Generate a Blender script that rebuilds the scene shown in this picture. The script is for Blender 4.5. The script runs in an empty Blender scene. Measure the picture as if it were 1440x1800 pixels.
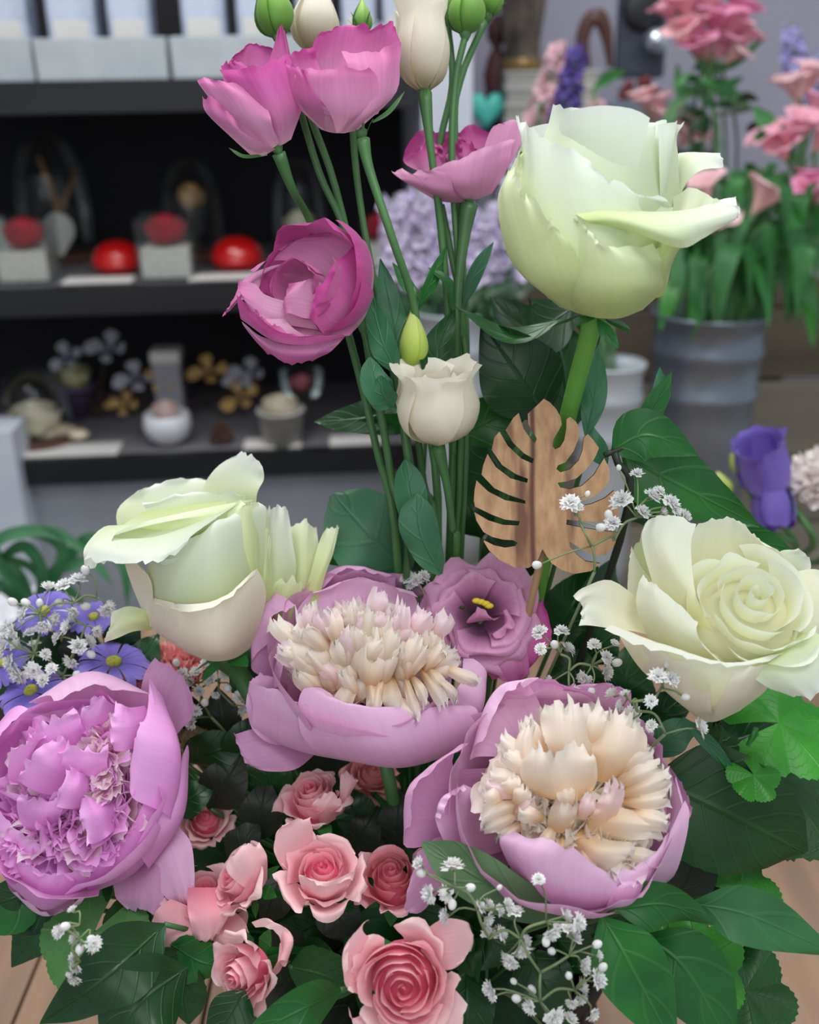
import bpy, bmesh, math, random
import numpy as np
from mathutils import Vector, Matrix
random.seed(7); RNG = np.random.default_rng(7)
SC = bpy.context.scene; COL = SC.collection
# ---------------------------------------------------------------- camera
F = 1826.0; PITCH = math.radians(22.7); ROLL = math.radians(1.0); CZ = 0.62
cam = bpy.data.cameras.new('camera'); camo = bpy.data.objects.new('camera', cam); COL.objects.link(camo)
cam.sensor_fit = 'VERTICAL'; cam.sensor_height = 36.0; cam.sensor_width = 28.8; cam.lens = 36.0*F/1800
cam.clip_start = 0.01; cam.clip_end = 50
cam.dof.use_dof = True; cam.dof.focus_distance = 0.49; cam.dof.aperture_fstop = 6.3
FW = Vector((0, math.cos(PITCH), -math.sin(PITCH))); UP0 = Vector((0, math.sin(PITCH), math.cos(PITCH))); RT0 = Vector((1, 0, 0))
RT = RT0*math.cos(ROLL) - UP0*math.sin(ROLL); UP = UP0*math.cos(ROLL) + RT0*math.sin(ROLL)
camo.matrix_world = Matrix(((RT.x, UP.x, -FW.x, 0), (RT.y, UP.y, -FW.y, 0), (RT.z, UP.z, -FW.z, CZ), (0, 0, 0, 1)))
SC.camera = camo
CAM = Vector((0, 0, CZ)); TW = -FW
# ---------------------------------------------------------------- world and lamps
SC.view_settings.view_transform = 'Standard'; SC.view_settings.look = 'None'
SC.view_settings.exposure = 0.08; SC.view_settings.gamma = 1.0; SC.view_settings.use_curve_mapping = False
w = bpy.data.worlds.new('shop_air'); SC.world = w; w.use_nodes = True
bg = w.node_tree.nodes['Background']; bg.inputs[0].default_value = (0.86, 0.93, 1.0, 1); bg.inputs[1].default_value = 0.47
def area(name, loc, target, sx, sy, power, col=(1, 1, 1)):
    l = bpy.data.lights.new(name, 'AREA'); l.shape = 'RECTANGLE'; l.size = sx; l.size_y = sy; l.energy = power; l.color = col
    o = bpy.data.objects.new(name, l); COL.objects.link(o); o.location = loc
    o.rotation_euler = (Vector(target)-Vector(loc)).to_track_quat('-Z', 'Y').to_euler(); return o
area('ceiling_lamp', (-0.35, 0.95, 1.95), (0.0, 0.55, 0.3), 1.1, 0.5, 17, (1.0, 0.98, 0.95))
area('ceiling_lamp', (0.5, -0.15, 2.0), (0.0, 0.6, 0.3), 1.0, 0.6, 13, (0.95, 0.98, 1.0))
area('front_fill', (-0.3, -1.3, 1.35), (0.0, 0.5, 0.3), 1.8, 1.1, 9, (0.96, 0.98, 1.0))  # added soft fill from behind the camera, brightens the blooms' fronts
area('ceiling_lamp', (0.2, 1.3, 2.3), (0.1, 1.8, 0.2), 1.4, 0.4, 9, (0.95, 0.98, 1.0))
# ---------------------------------------------------------------- helpers
def P(px, py, d):
    """point seen at photo pixel px, py, at distance d along the viewing axis"""
    return CAM + RT*((px-720)/F*d) + UP*((900-py)/F*d) + FW*d
def lin(h):
    if isinstance(h, str):
        h = h.lstrip('#'); c = [int(h[i:i+2], 16)/255 for i in (0, 2, 4)]
    else: c = [v/255 for v in h]
    return tuple((v/12.92 if v <= .04045 else ((v+.055)/1.055)**2.4) for v in c)+(1.0,)
MATS = {}
class NT:
    def __init__(s, name):
        s.m = bpy.data.materials.new(name); s.m.use_nodes = True; s.t = s.m.node_tree; s.t.nodes.clear()
        s.out = s.n('ShaderNodeOutputMaterial')
    def n(s, k, **kw):
        nd = s.t.nodes.new(k)
        for a, v in kw.items(): setattr(nd, a, v)
        return nd
    def l(s, a, b): s.t.links.new(a, b)
    def math(s, op, a, b=None, c=None, clamp=False):
        nd = s.n('ShaderNodeMath', operation=op, use_clamp=clamp)
        for i, x in enumerate((a, b, c)):
            if x is None: continue
            if isinstance(x, (int, float)): nd.inputs[i].default_value = x
            else: s.l(x, nd.inputs[i])
        return nd.outputs[0]
    def mix(s, fac, a, b, mode='MIX'):
        nd = s.n('ShaderNodeMix', data_type='RGBA', blend_type=mode)
        for inp, x in ((nd.inputs[0], fac), (nd.inputs[6], a), (nd.inputs[7], b)):
            if isinstance(x, (int, float, tuple)): inp.default_value = x
            else: s.l(x, inp)
        return nd.outputs[2]
    def noise(s, vec, scale, detail=3):
        nd = s.n('ShaderNodeTexNoise'); nd.inputs['Scale'].default_value = scale; nd.inputs['Detail'].default_value = detail
        if vec is not None: s.l(vec, nd.inputs['Vector'])
        return nd.outputs['Fac']
    def mapping(s, vec, sc, loc=(0, 0, 0)):
        nd = s.n('ShaderNodeMapping'); nd.inputs['Scale'].default_value = sc; nd.inputs['Location'].default_value = loc
        s.l(vec, nd.inputs['Vector']); return nd.outputs[0]
    def ramp(s, fac, stops):
        nd = s.n('ShaderNodeValToRGB'); r = nd.color_ramp
        while len(r.elements) > 1: r.elements.remove(r.elements[-1])
        r.elements[0].position, r.elements[0].color = stops[0]
        for p, c in stops[1:]:
            e = r.elements.new(p); e.color = c
        s.l(fac, nd.inputs[0]); return nd.outputs[0]
def petal_mat(name, base, mid, edge, transl=.28, vein=.16, rough=.55, blotch=None):
    if name in MATS: return MATS[name]
    g = NT(name); uv = g.n('ShaderNodeUVMap').outputs[0]
    sep = g.n('ShaderNodeSeparateXYZ'); g.l(uv, sep.inputs[0])
    oi = g.n('ShaderNodeObjectInfo').outputs['Random']
    add = g.n('ShaderNodeVectorMath', operation='ADD'); g.l(uv, add.inputs[0]); g.l(oi, add.inputs[1])
    col = g.ramp(sep.outputs[1], [(0.0, lin(base)), (0.5, lin(mid)), (0.93, lin(edge)), (1.0, lin(edge))])  # petal's own base-to-edge tint; pale edge stops also paint in the rim highlight
    nz = g.noise(g.mapping(add.outputs[0], (26, 1.6, 1)), 1.0, 4)
    k = g.math('MULTIPLY_ADD', nz, vein*2, 1-vein)
    cc = g.n('ShaderNodeCombineColor'); [g.l(k, cc.inputs[i]) for i in range(3)]
    col = g.mix(1.0, col, cc.outputs[0], 'MULTIPLY')
    if blotch:
        n2 = g.noise(g.mapping(add.outputs[0], (3, 2.2, 1), (5, 3, 0)), 1.4, 3)
        col = g.mix(g.math('MULTIPLY', g.math('SUBTRACT', n2, .5, clamp=True), 2.2, clamp=True), col, lin(blotch))
    hs = g.n('ShaderNodeHueSaturation'); g.l(col, hs.inputs['Color'])
    g.l(g.math('MULTIPLY_ADD', oi, .14, .93), hs.inputs['Value'])
    bs = g.n('ShaderNodeBsdfPrincipled'); g.l(hs.outputs[0], bs.inputs['Base Color']); bs.inputs['Roughness'].default_value = rough
    bs.inputs['Specular IOR Level'].default_value = .3
    bs.inputs['Sheen Weight'].default_value = .15
    bp = g.n('ShaderNodeBump'); bp.inputs['Strength'].default_value = .25; bp.inputs['Distance'].default_value = .0006
    g.l(nz, bp.inputs['Height']); g.l(bp.outputs[0], bs.inputs['Normal'])
    tr = g.n('ShaderNodeBsdfTranslucent'); g.l(hs.outputs[0], tr.inputs[0])
    mx = g.n('ShaderNodeMixShader'); mx.inputs[0].default_value = transl
    g.l(bs.outputs[0], mx.inputs[1]); g.l(tr.outputs[0], mx.inputs[2]); g.l(mx.outputs[0], g.out.inputs[0])
    MATS[name] = g.m; return g.m
def leaf_mat(name, col, vcol, rough=.38, transl=.18, side=9.0, tint=None, spec=.5, vein=.55):
    if name in MATS: return MATS[name]
    g = NT(name); uv = g.n('ShaderNodeUVMap').outputs[0]
    sep = g.n('ShaderNodeSeparateXYZ'); g.l(uv, sep.inputs[0])
    u = g.math('FRACT', sep.outputs[0]); m = g.math('MULTIPLY', g.math('ABSOLUTE', g.math('SUBTRACT', u, .5)), 2.0)
    mid = g.math('SUBTRACT', 1.0, g.math('DIVIDE', m, .07), clamp=True)
    s = g.math('SINE', g.math('MULTIPLY', g.math('MULTIPLY_ADD', m, -.28, sep.outputs[1]), side*6.283))
    sv = g.math('MULTIPLY', g.math('SUBTRACT', s, .86, clamp=True), 5.0, clamp=True)
    vein_f = g.math('MAXIMUM', mid, g.math('MULTIPLY', sv, .6))
    tc = g.n('ShaderNodeTexCoord').outputs['Object']
    nz = g.noise(tc, 38, 5); oi = g.n('ShaderNodeObjectInfo').outputs['Random']
    base = g.mix(g.math('MULTIPLY', g.math('SUBTRACT', nz, .3, clamp=True), 2.4, clamp=True), lin(col), lin(tint or col))
    c = g.mix(g.math('MULTIPLY', vein_f, vein), base, lin(vcol))
    hs = g.n('ShaderNodeHueSaturation'); g.l(c, hs.inputs['Color']); g.l(g.math('MULTIPLY_ADD', oi, .4, .8), hs.inputs['Value'])
    bs = g.n('ShaderNodeBsdfPrincipled'); g.l(hs.outputs[0], bs.inputs['Base Color']); bs.inputs['Roughness'].default_value = rough
    bs.inputs['Specular IOR Level'].default_value = spec
    bp = g.n('ShaderNodeBump'); bp.inputs['Strength'].default_value = .5; bp.inputs['Distance'].default_value = .0009
    g.l(g.math('MULTIPLY_ADD', nz, .5, g.math('MULTIPLY', vein_f, -1.0)), bp.inputs['Height']); g.l(bp.outputs[0], bs.inputs['Normal'])
    tr = g.n('ShaderNodeBsdfTranslucent'); g.l(hs.outputs[0], tr.inputs[0])
    mx = g.n('ShaderNodeMixShader'); mx.inputs[0].default_value = transl
    g.l(bs.outputs[0], mx.inputs[1]); g.l(tr.outputs[0], mx.inputs[2]); g.l(mx.outputs[0], g.out.inputs[0])
    MATS[name] = g.m; return g.m
def plain(name, col, rough=.5, metal=0, tint=None, scale=20, stretch=(1, 1, 1), bump=.2, spec=.5, trans=0, alpha=None, detail=4, coat=0):
    if name in MATS: return MATS[name]
    g = NT(name); tc = g.n('ShaderNodeTexCoord').outputs['Object']
    nz = g.noise(g.mapping(tc, stretch), scale, detail)
    c = g.mix(g.math('MULTIPLY', g.math('SUBTRACT', nz, .35, clamp=True), 3.0, clamp=True), lin(col), lin(tint or col))
    bs = g.n('ShaderNodeBsdfPrincipled'); g.l(c, bs.inputs['Base Color']); bs.inputs['Roughness'].default_value = rough
    bs.inputs['Metallic'].default_value = metal; bs.inputs['Specular IOR Level'].default_value = spec
    bs.inputs['Transmission Weight'].default_value = trans; bs.inputs['Coat Weight'].default_value = coat
    if bump:
        bp = g.n('ShaderNodeBump'); bp.inputs['Strength'].default_value = bump; bp.inputs['Distance'].default_value = .002
        g.l(nz, bp.inputs['Height']); g.l(bp.outputs[0], bs.inputs['Normal'])
    g.l(bs.outputs[0], g.out.inputs[0]); MATS[name] = g.m; return g.m
def glass_mat():
    if 'glass' in MATS: return MATS['glass']
    g = NT('clear_glass'); bs = g.n('ShaderNodeBsdfGlossy'); bs.inputs['Roughness'].default_value = .05; bs.inputs[0].default_value = (.9, .95, .95, 1)
    tr = g.n('ShaderNodeBsdfTransparent'); tr.inputs[0].default_value = (.985, .995, .99, 1)
    fr = g.n('ShaderNodeFresnel'); fr.inputs[0].default_value = 1.45
    mx = g.n('ShaderNodeMixShader'); g.l(g.math('MULTIPLY_ADD', fr.outputs[0], .55, .005, clamp=True), mx.inputs[0])
    g.l(tr.outputs[0], mx.inputs[1]); g.l(bs.outputs[0], mx.inputs[2]); g.l(mx.outputs[0], g.out.inputs[0])
    MATS['glass'] = g.m; return g.m
# ---- objects
def thing(name, label, cat, loc, group=None):
    o = bpy.data.objects.new(name, None); o.empty_display_size = .02; COL.objects.link(o); o.location = loc
    o['label'] = label; o['category'] = cat
    if group: o['group'] = group
    return o
def mk(name, V, Fc, mat, parent=None, uv=None, smooth=True, label=None):
    """one mesh object from world-space vertices; parented without moving"""
    V = np.asarray(V, dtype=float).reshape(-1, 3)
    off = np.array(root_loc(parent)) if parent else V.mean(0)
    me = bpy.data.meshes.new(name); me.from_pydata((V-off).tolist(), [], [tuple(f) for f in Fc])
    if uv is not None:
        l = me.uv_layers.new(name='UVMap'); idx = np.empty(len(me.loops), dtype=np.int32); me.loops.foreach_get('vertex_index', idx)
        l.data.foreach_set('uv', np.asarray(uv, dtype=np.float32)[idx].ravel())
    if smooth: me.polygons.foreach_set('use_smooth', [True]*len(me.polygons))
    me.materials.append(mat); me.update()
    o = bpy.data.objects.new(name, me); COL.objects.link(o)
    if parent: o.parent = parent
    else: o.location = off
    if label: o['label'] = label
    return o
def root_loc(o):
    l = Vector((0, 0, 0))
    while o: l = l + o.location; o = o.parent
    return l
def grid_faces(nu, nv, wrap=False):
    f = []; n = nu if wrap else nu-1
    for j in range(nv-1):
        for i in range(n):
            a = j*nu+i; b = j*nu+(i+1) % nu
            f.append((a, b, b+nu, a+nu))
    return f
def cr(pts, t):
    """Catmull-Rom through pts (n,k) at parameters t in 0..1"""
    p = np.asarray(pts, float); n = len(p); t = np.asarray(t, float)
    if n == 2: return p[0]+(p[1]-p[0])*t[:, None]
    x = np.clip(t, 0, 1)*(n-1); i = np.minimum(x.astype(int), n-2); f = (x-i)[:, None]
    ext = np.vstack([2*p[0]-p[1], p, 2*p[-1]-p[-2]])
    a, b, c, d = ext[i], ext[i+1], ext[i+2], ext[i+3]
    return .5*((2*b)+(c-a)*f+(2*a-5*b+4*c-d)*f**2+(3*b-a-3*c+d)*f**3)
def pix(A, d):
    """(x, y, z) photo pixels with z pixels towards the lens, about distance d -> world"""
    A = np.asarray(A, float).reshape(-1, 3); s = d/F; dd = d-A[:, 2]*s
    return (np.array(CAM)[None]+np.outer((A[:, 0]-720)/F*dd, RT)+np.outer((900-A[:, 1])/F*dd, UP)+np.outer(dd, FW))
def smooth_noise(n, k, seed):
    r = np.random.default_rng(seed); return cr(r.normal(size=(max(k, 3), 1)), np.linspace(0, 1, n))[:, 0]
def patch(parent, rows, d, mat, name='petal', nu=15, nv=15, ruf=2.5, jag=0, seed=0, flip=False, label=None, z=0, frill=1.2):
    """a petal lofted through a control net of rows (base to tip) of photo points"""
    R = np.asarray(rows, float); u = np.linspace(0, 1, nu); v = np.linspace(0, 1, nv)
    G = np.array([cr(r, u) for r in R])                       # rows, nu, 3
    G = np.array([cr(G[:, i], v) for i in range(nu)]).transpose(1, 0, 2)  # nv, nu, 3
    G[..., 2] += z
    s = smooth_noise(nu, 9, seed+11); e = (v[:, None]**5)
    G[..., 2] += ruf*e*s[None]*1.6; G[..., 1] += ruf*e*smooth_noise(nu, 12, seed+3)[None]
    for sgn, col in ((0, 0), (1, -1)):
        ed = np.abs(np.abs(u-(1-sgn)))**6
        G[..., 2] += ruf*1.2*ed[None]*smooth_noise(nv, 7, seed+5+sgn)[:, None]
    fr_ = (v[:, None]**9); G[..., 1] += frill*fr_*smooth_noise(nu, nu*2//2, seed+77)[None]; G[..., 0] += frill*.6*fr_*smooth_noise(nu, nu, seed+78)[None]
    if jag: G[-1, :, 1] += jag*np.random.default_rng(seed).normal(size=nu)
    W = pix(G, d)
    uu, vv = np.meshgrid(u, v); uv = np.stack([uu, vv], -1).reshape(-1, 2)
    return mk(name, W, grid_faces(nu, nv), mat, parent, uv, label=label)
class Frame:
    def __init__(s, px, py, d, axis, z=0):
        s.d = d; s.s = d/F; Z = (RT*axis[0]+UP*axis[1]+TW*axis[2]).normalized()
        X = (RT - Z*RT.dot(Z)).normalized(); Y = Z.cross(X)
        s.O = np.array(P(px, py, d-z*d/F)); s.M = np.array([X, Y, Z])*s.s; s.Z = Z; s.X = X; s.Y = Y
    def w(s, A): return s.O[None]+np.asarray(A, float).reshape(-1, 3)@s.M
def rpetal(parent, fr, phi, prof, wa, mat, spiral=.06, tip=.12, tipw=2.4, flat=0., ruf=.02, basew=.35, point=0, nu=13, nv=12, seed=0, name='petal', notch=0, edge=0, cup=0):
    """a petal on a surface of revolution: prof [(r,z)..] in px, wa half angle (rad)"""
    u = np.linspace(-1, 1, nu); v = np.linspace(0, 1, nv); U, Vv = np.meshgrid(u, v)
    e = tip*np.abs(U)**tipw - point*np.exp(-(U/.22)**2) + notch*np.exp(-(U/.12)**2)
    e = e + edge*smooth_noise(nu, nu, seed+2)[None]
    vv = Vv*(1-e)
    pr = cr(prof, np.clip(vv.ravel(), 0, 1.0)); over = np.clip(vv.ravel()-1, 0, 1)
    dv = np.array(prof[-1])-np.array(prof[-2]); pr = pr+over[:, None]*dv*len(prof)
    wf = basew+(1-basew)*np.sin(np.clip(vv*1.5, 0, math.pi/2).ravel())
    R = np.array(prof)[:, 0].max()
    a = U.ravel()*wa*wf
    r = pr[:, 0]*(1+spiral*U.ravel()); z = pr[:, 1].copy()
    n1 = smooth_noise(nu, 8, seed)[None]*(Vv**3); n2 = smooth_noise(nu, 8, seed+1)[None]*(Vv**3)
    r = r+R*ruf*n1.ravel()*1.5; z = z+R*ruf*n2.ravel()
    z = z+cup*R*(U.ravel()**2)*vv.ravel()
    x = r*np.cos(a); y = r*np.sin(a)
    x = x*(1-flat)+flat*r
    c, s_ = math.cos(phi), math.sin(phi)
    W = fr.w(np.stack([x*c-y*s_, x*s_+y*c, z], -1))
    uv = np.stack([(U.ravel()+1)/2, Vv.ravel()], -1)
    return mk(name, W, grid_faces(nu, nv), mat, parent, uv)
def tube(parent, pts, rad, mat, name='stem', n=8, seg=None, world=True, label=None, joined=None):
    pts = np.asarray([tuple(p) for p in pts], float); m = seg or max(6, 5*(len(pts)-1)+1)
    t = np.linspace(0, 1, m); C = cr(pts, t); rr = cr(np.asarray(rad, float).reshape(-1, 1), t)[:, 0] if hasattr(rad, '__len__') else np.full(m, rad)
    T = np.gradient(C, axis=0); T /= np.linalg.norm(T, axis=1)[:, None]+1e-12
    ref = np.array([0, 0, 1.]) if abs(T[0, 2]) < .9 else np.array([1., 0, 0]); V = []
    for i in range(m):
        a = np.cross(ref, T[i]); a /= np.linalg.norm(a)+1e-12; b = np.cross(T[i], a); ref = np.cross(a, T[i])*-1 if False else ref
        for k in range(n):
            q = 2*math.pi*k/n; V.append(C[i]+rr[i]*(a*math.cos(q)+b*math.sin(q)))
    Fc = grid_faces(n, m, True)+[tuple(range(n))[::-1], tuple(range((m-1)*n, m*n))]
    if joined is not None:
        o = len(joined[0]); joined[0].extend([tuple(v) for v in V]); joined[1].extend([tuple(i+o for i in f) for f in Fc]); return None
    return mk(name, V, Fc, mat, parent, uv=np.zeros((len(V), 2))+.2, label=label)
WPROF = {'ovate': [.06, .62, .95, 1, .86, .62, .34, .02], 'lance': [.05, .5, .85, 1, .95, .75, .42, .02],
         'round': [.12, .75, 1, 1.02, .98, .85, .6, .08], 'obl': [.1, .55, .8, .92, 1, .95, .7, .08], 'strap': [.35, .7, .9, 1, 1, .85, .5, .02]}
def leaf(parent, spine, wid, d, mat, kind='ovate', twist=0, fold=.12, wave=.04, serr=0, nserr=14, name='leaf', nu=9, nv=26, seed=0, label=None, curl=0, world=False):
    C = cr(np.asarray([tuple(p) for p in spine], float), np.linspace(0, 1, nv)); C = C if world else pix(C, d); s = d/F; wid = wid/2 if world else wid*s/2
    T = np.gradient(C, axis=0); T /= np.linalg.norm(T, axis=1)[:, None]
    tw = np.array(TW); v = np.linspace(0, 1, nv); wf = cr(np.array(WPROF[kind])[:, None], v)[:, 0]
    if serr: wf = wf*(1+serr*(((v*nserr) % 1)-.5)*1.2)
    V = []; uv = []; n1 = smooth_noise(nv, 6, seed); n2 = smooth_noise(nv, 6, seed+1)
    for j in range(nv):
        S = np.cross(T[j], tw); S /= np.linalg.norm(S)+1e-9; S = -S; N = np.cross(S, T[j]); N = N if N@tw > 0 else -N
        a = math.radians(twist[0]+(twist[1]-twist[0])*v[j] if isinstance(twist, tuple) else twist)
        S2 = S*math.cos(a)+N*math.sin(a); N2 = -S*math.sin(a)+N*math.cos(a)
        for u in np.linspace(-1, 1, nu):
            ww = wf[j]*wid; off = fold*abs(u)*ww - curl*u*u*ww + wave*wid*u*u*(n1[j] if u > 0 else n2[j])*2
            V.append(C[j]+S2*u*ww+N2*off); uv.append(((u+1)/2, v[j]))
    return mk(name, V, grid_faces(nu, nv), mat, parent, uv, label=label)
def lobed(parent, x, y, z, R, d, mat, ang=0, nrm=(0, .5, .8), lobes=5, depth=.16, serr=.05, dish=.12, name='leaf', seed=0, gap=.5, label=None, wave=.05):
    """round palmate leaf; ang is the direction (deg, photo) its middle lobe points to"""
    fr = Frame(x, y, d, nrm, z); nt = 96; nr = 8; V = []; uv = []; r_ = np.random.default_rng(seed)
    ph = r_.uniform(0, 6); a0 = math.radians(ang)
    for j in range(nr):
        q = (j/(nr-1))
        for i in range(nt):
            t = (i/(nt-1)-.5)*2; th = t*(math.pi-gap*.5)
            L = (t*.5+.5)*lobes; lob = abs(math.sin(math.pi*L))**.6
            rr = R*(1-depth*(1-lob)-.12*abs(t)**3)*(1+serr*((((i*7) % 14)/14)-.5)*(1 if i % 2 else .8)*2)
            rad = rr*q; zz = R*(-dish*q*q+wave*q*q*math.sin(5*th+ph)+.05*q*math.cos(2*math.pi*L)*-1)
            V.append((rad*math.cos(th+a0), rad*math.sin(th+a0), zz)); uv.append((L, q))
    return mk(name, fr.w(V), grid_faces(nt, nr), mat, parent, uv, label=label)
def boxv(c, s, R=None):
    V = [((x*s[0]/2), (y*s[1]/2), (z*s[2]/2)) for z in (-1, 1) for y in (-1, 1) for x in (-1, 1)]
    V = np.array(V)
    if R is not None: V = V@np.asarray(R)
    return V+np.array(c), [(0, 2, 3, 1), (4, 5, 7, 6), (0, 1, 5, 4), (2, 6, 7, 3), (0, 4, 6, 2), (1, 3, 7, 5)]
def box(name, c, s, mat, parent=None, R=None, bev=.0, label=None):
    V, Fc = boxv(c, s, R); o = mk(name, V, Fc, mat, parent, smooth=False, label=label)
    if bev:
        m = o.modifiers.new('bevel', 'BEVEL'); m.width = bev; m.segments = 2
    return o
def lathe(name, c, prof, mat, parent=None, n=28, axis=None, label=None, close=False, squash=1):
    V = []; c = np.array(c, float)
    for r, z in prof:
        for k in range(n):
            a = 2*math.pi*k/n; V.append((r*math.cos(a), r*math.sin(a)*squash, z))
    V = np.array(V)
    if axis is not None:
        q = Vector((0, 0, 1)).rotation_difference(Vector(axis)).to_matrix(); V = V@np.array(q).T
    return mk(name, V+c, grid_faces(n, len(prof), True), mat, parent, uv=np.zeros((len(V), 2)), label=label)
def blob(name, c, rad, mat, parent=None, n=12, noise=0, seed=0, label=None, sc=(1, 1, 1)):
    r_ = np.random.default_rng(seed); V = []
    for j in range(n+1):
        t = math.pi*j/n
        for i in range(2*n):
            a = math.pi*i/n; k = 1+noise*math.sin(3*a+seed)*math.sin(4*t+seed)+noise*.5*r_.normal()
            V.append((rad*k*math.sin(t)*math.cos(a)*sc[0], rad*k*math.sin(t)*math.sin(a)*sc[1], rad*k*math.cos(t)*sc[2]))
    return mk(name, np.array(V)+np.array(c), grid_faces(2*n, n+1, True), mat, parent, uv=np.zeros((len(V), 2)), label=label)
def copy_to(src, parent, M):
    o = src.copy(); COL.objects.link(o); o.parent = parent; o.matrix_local = M; return o
def proto(name, V, Fc, mat, uv=None):
    o = mk(name, V, Fc, mat, None, uv); bpy.data.objects.remove(o.copy()) if False else None
    me = o.data; off = np.array(o.location); co = np.empty(len(me.vertices)*3); me.vertices.foreach_get('co', co)
    co = co.reshape(-1, 3)+off; me.vertices.foreach_set('co', co.ravel()); bpy.data.objects.remove(o); return me
def place(me, name, parent, M):
    o = bpy.data.objects.new(name, me); COL.objects.link(o); o.parent = parent
    o.matrix_local = Matrix.Translation(-root_loc(parent))@M; return o
def basis(o, X, Y, Z, s=1.0):
    return Matrix(((X[0]*s, Y[0]*s, Z[0]*s, o[0]), (X[1]*s, Y[1]*s, Z[1]*s, o[1]), (X[2]*s, Y[2]*s, Z[2]*s, o[2]), (0, 0, 0, 1)))
FOAM = Vector((0.0, 0.50, 0.135))
def root(x=0, y=0): return Vector((FOAM.x+x, FOAM.y+y, FOAM.z))
# ================================================================ SETTING
def struct(o): o['kind'] = 'structure'; return o
M_wall = plain('wall_paint', '#a9a6b4', .8, tint='#a19fac', scale=3, bump=.05)
M_floor = plain('floor_vinyl', '#6b6862', .6, tint='#5c5954', scale=4)
struct(box('wall_back', (0.2, 2.62, 0.6), (5.2, .06, 2.8), M_wall))
struct(box('wall_left', (-2.37, .9, 0.6), (.06, 3.38, 2.8), M_wall))
struct(box('floor', (0.2, .93, -0.82), (5.2, 3.44, .04), M_floor))
# wooden table under the arrangement
def wood(name, a, b, axis=1, scale=1.0, rough=.55):
    if name in MATS: return MATS[name]
    g = NT(name); tc = g.n('ShaderNodeTexCoord').outputs['Object']
    sc = [40, 40, 40]; sc[axis] = 3
    n1 = g.noise(g.mapping(tc, tuple(v*scale for v in sc)), 1.0, 5)
    n2 = g.noise(g.mapping(tc, tuple(v*scale*.18 for v in sc)), 1.0, 2)
    c = g.ramp(g.math('MULTIPLY_ADD', n2, .5, g.math('MULTIPLY', n1, .5)), [(0.3, lin(a)), (.7, lin(b))])
    bs = g.n('ShaderNodeBsdfPrincipled'); g.l(c, bs.inputs['Base Color']); bs.inputs['Roughness'].default_value = rough
    bp = g.n('ShaderNodeBump'); bp.inputs['Strength'].default_value = .3; bp.inputs['Distance'].default_value = .0008
    g.l(n1, bp.inputs['Height']); g.l(bp.outputs[0], bs.inputs['Normal']); g.l(bs.outputs[0], g.out.inputs[0]); MATS[name] = g.m; return g.m
M_table = wood('table_wood', '#6b5243', '#ab8b70', 1, 1.0)
tb = thing('table', 'brown grained wooden table under the whole flower arrangement', 'table', (0.05, .62, 0))
for i in range(11):
    wd = 1.5/11; box('plank', (-.70+wd*(i+.5), .62, -.015-random.random()*.0008), (wd-.0025, 1.06, .03), M_table, tb, bev=.0012)
for sx in (-.62, .72):
    for sy in (.16, 1.08): box('leg', (sx, sy, -.395), (.06, .06, .73), M_table, tb)
# ---------------------------------------------------------------- shelving unit
YAW = math.radians(3.8)
SX = Vector((math.cos(YAW), math.sin(YAW), 0)); SY = Vector((-math.sin(YAW), math.cos(YAW), 0)); SZ = Vector((0, 0, 1))
SR = [SX, SY, SZ]; SA = P(400, 497, 1.62)
def SP(px, py, back=0):
    """point where the ray through the pixel meets the plane lying `back` behind the shelf fronts"""
    r = P(px, py, 1)-CAM; q = SA+SY*back; t = (q-CAM).dot(SY)/r.dot(SY); return CAM+r*t
def SL(p): q = p-SA; return q.dot(SX), q.dot(SY), q.z
def SW(s, b, z): return SA+SX*s+SY*b+SZ*z
M_black = plain('black_shelf_edge', '#101015', .45, tint='#17171d', scale=30, stretch=(.1, 1, 1))
M_top = plain('grey_shelf_top', '#77757a', .6, tint='#6a686e', scale=8)
M_dark = plain('dark_back_board', '#0e0d12', .8, tint='#17141a', scale=6)
M_white = plain('white_laminate', '#cfd3dc', .5, tint='#c3c8d4', scale=12, bump=.05)
M_grey = plain('grey_panel', '#a3a5ac', .7, tint='#9799a1', scale=10)
zt = SL(SP(400, 137))[2]; zm = SL(SP(400, 497))[2]; zb = SL(SP(400, 797))[2]
su = thing('shelf_unit', 'black open shelving unit with grey shelf tops and white upright sides', 'shelf', tuple(SW(-.1, .2, -.78-SA.z)))
sl = SL(SP(20, 700))[0]-.0; sr = SL(SP(742, 300))[0]; TH = .038; DEP = .42
def sbox(name, s0, s1, b0, b1, z0, z1, m, par=su, bev=0):
    c = SW((s0+s1)/2, (b0+b1)/2, (z0+z1)/2); return box(name, c, (s1-s0, b1-b0, z1-z0), m, par, R=SR, bev=bev)
s_left = SL(SP(-40, 600))[0]
for zz in (zt, zm, zb):
    x0 = s_left-.5 if zz is not zb else sl
    sbox('shelf_edge', x0, sr, 0, .02, zz-TH-.006, zz, M_black)
    sbox('shelf_board', x0, sr, .0205, DEP, zz-TH+.006, zz-.001, M_top)
sbox('back_board', s_left-.5, sr, DEP, DEP+.02, zb-TH, zt+.6, M_dark)
sbox('base_panel', s_left-.5, sr, .03, .05, -.76-SA.z, zb-TH, M_grey)
sbox('base_panel', s_left-.5, sr, .28, .30, -.76-SA.z, zb-TH-.01, M_grey)
sbox('side_panel', sr, sr+.075, -.01, DEP+.02, -.76-SA.z, zt+.6, M_white)
sbox('side_panel', sl-.06, sl, -.03, .06, -.76-SA.z, zb+.06, M_white)
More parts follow.
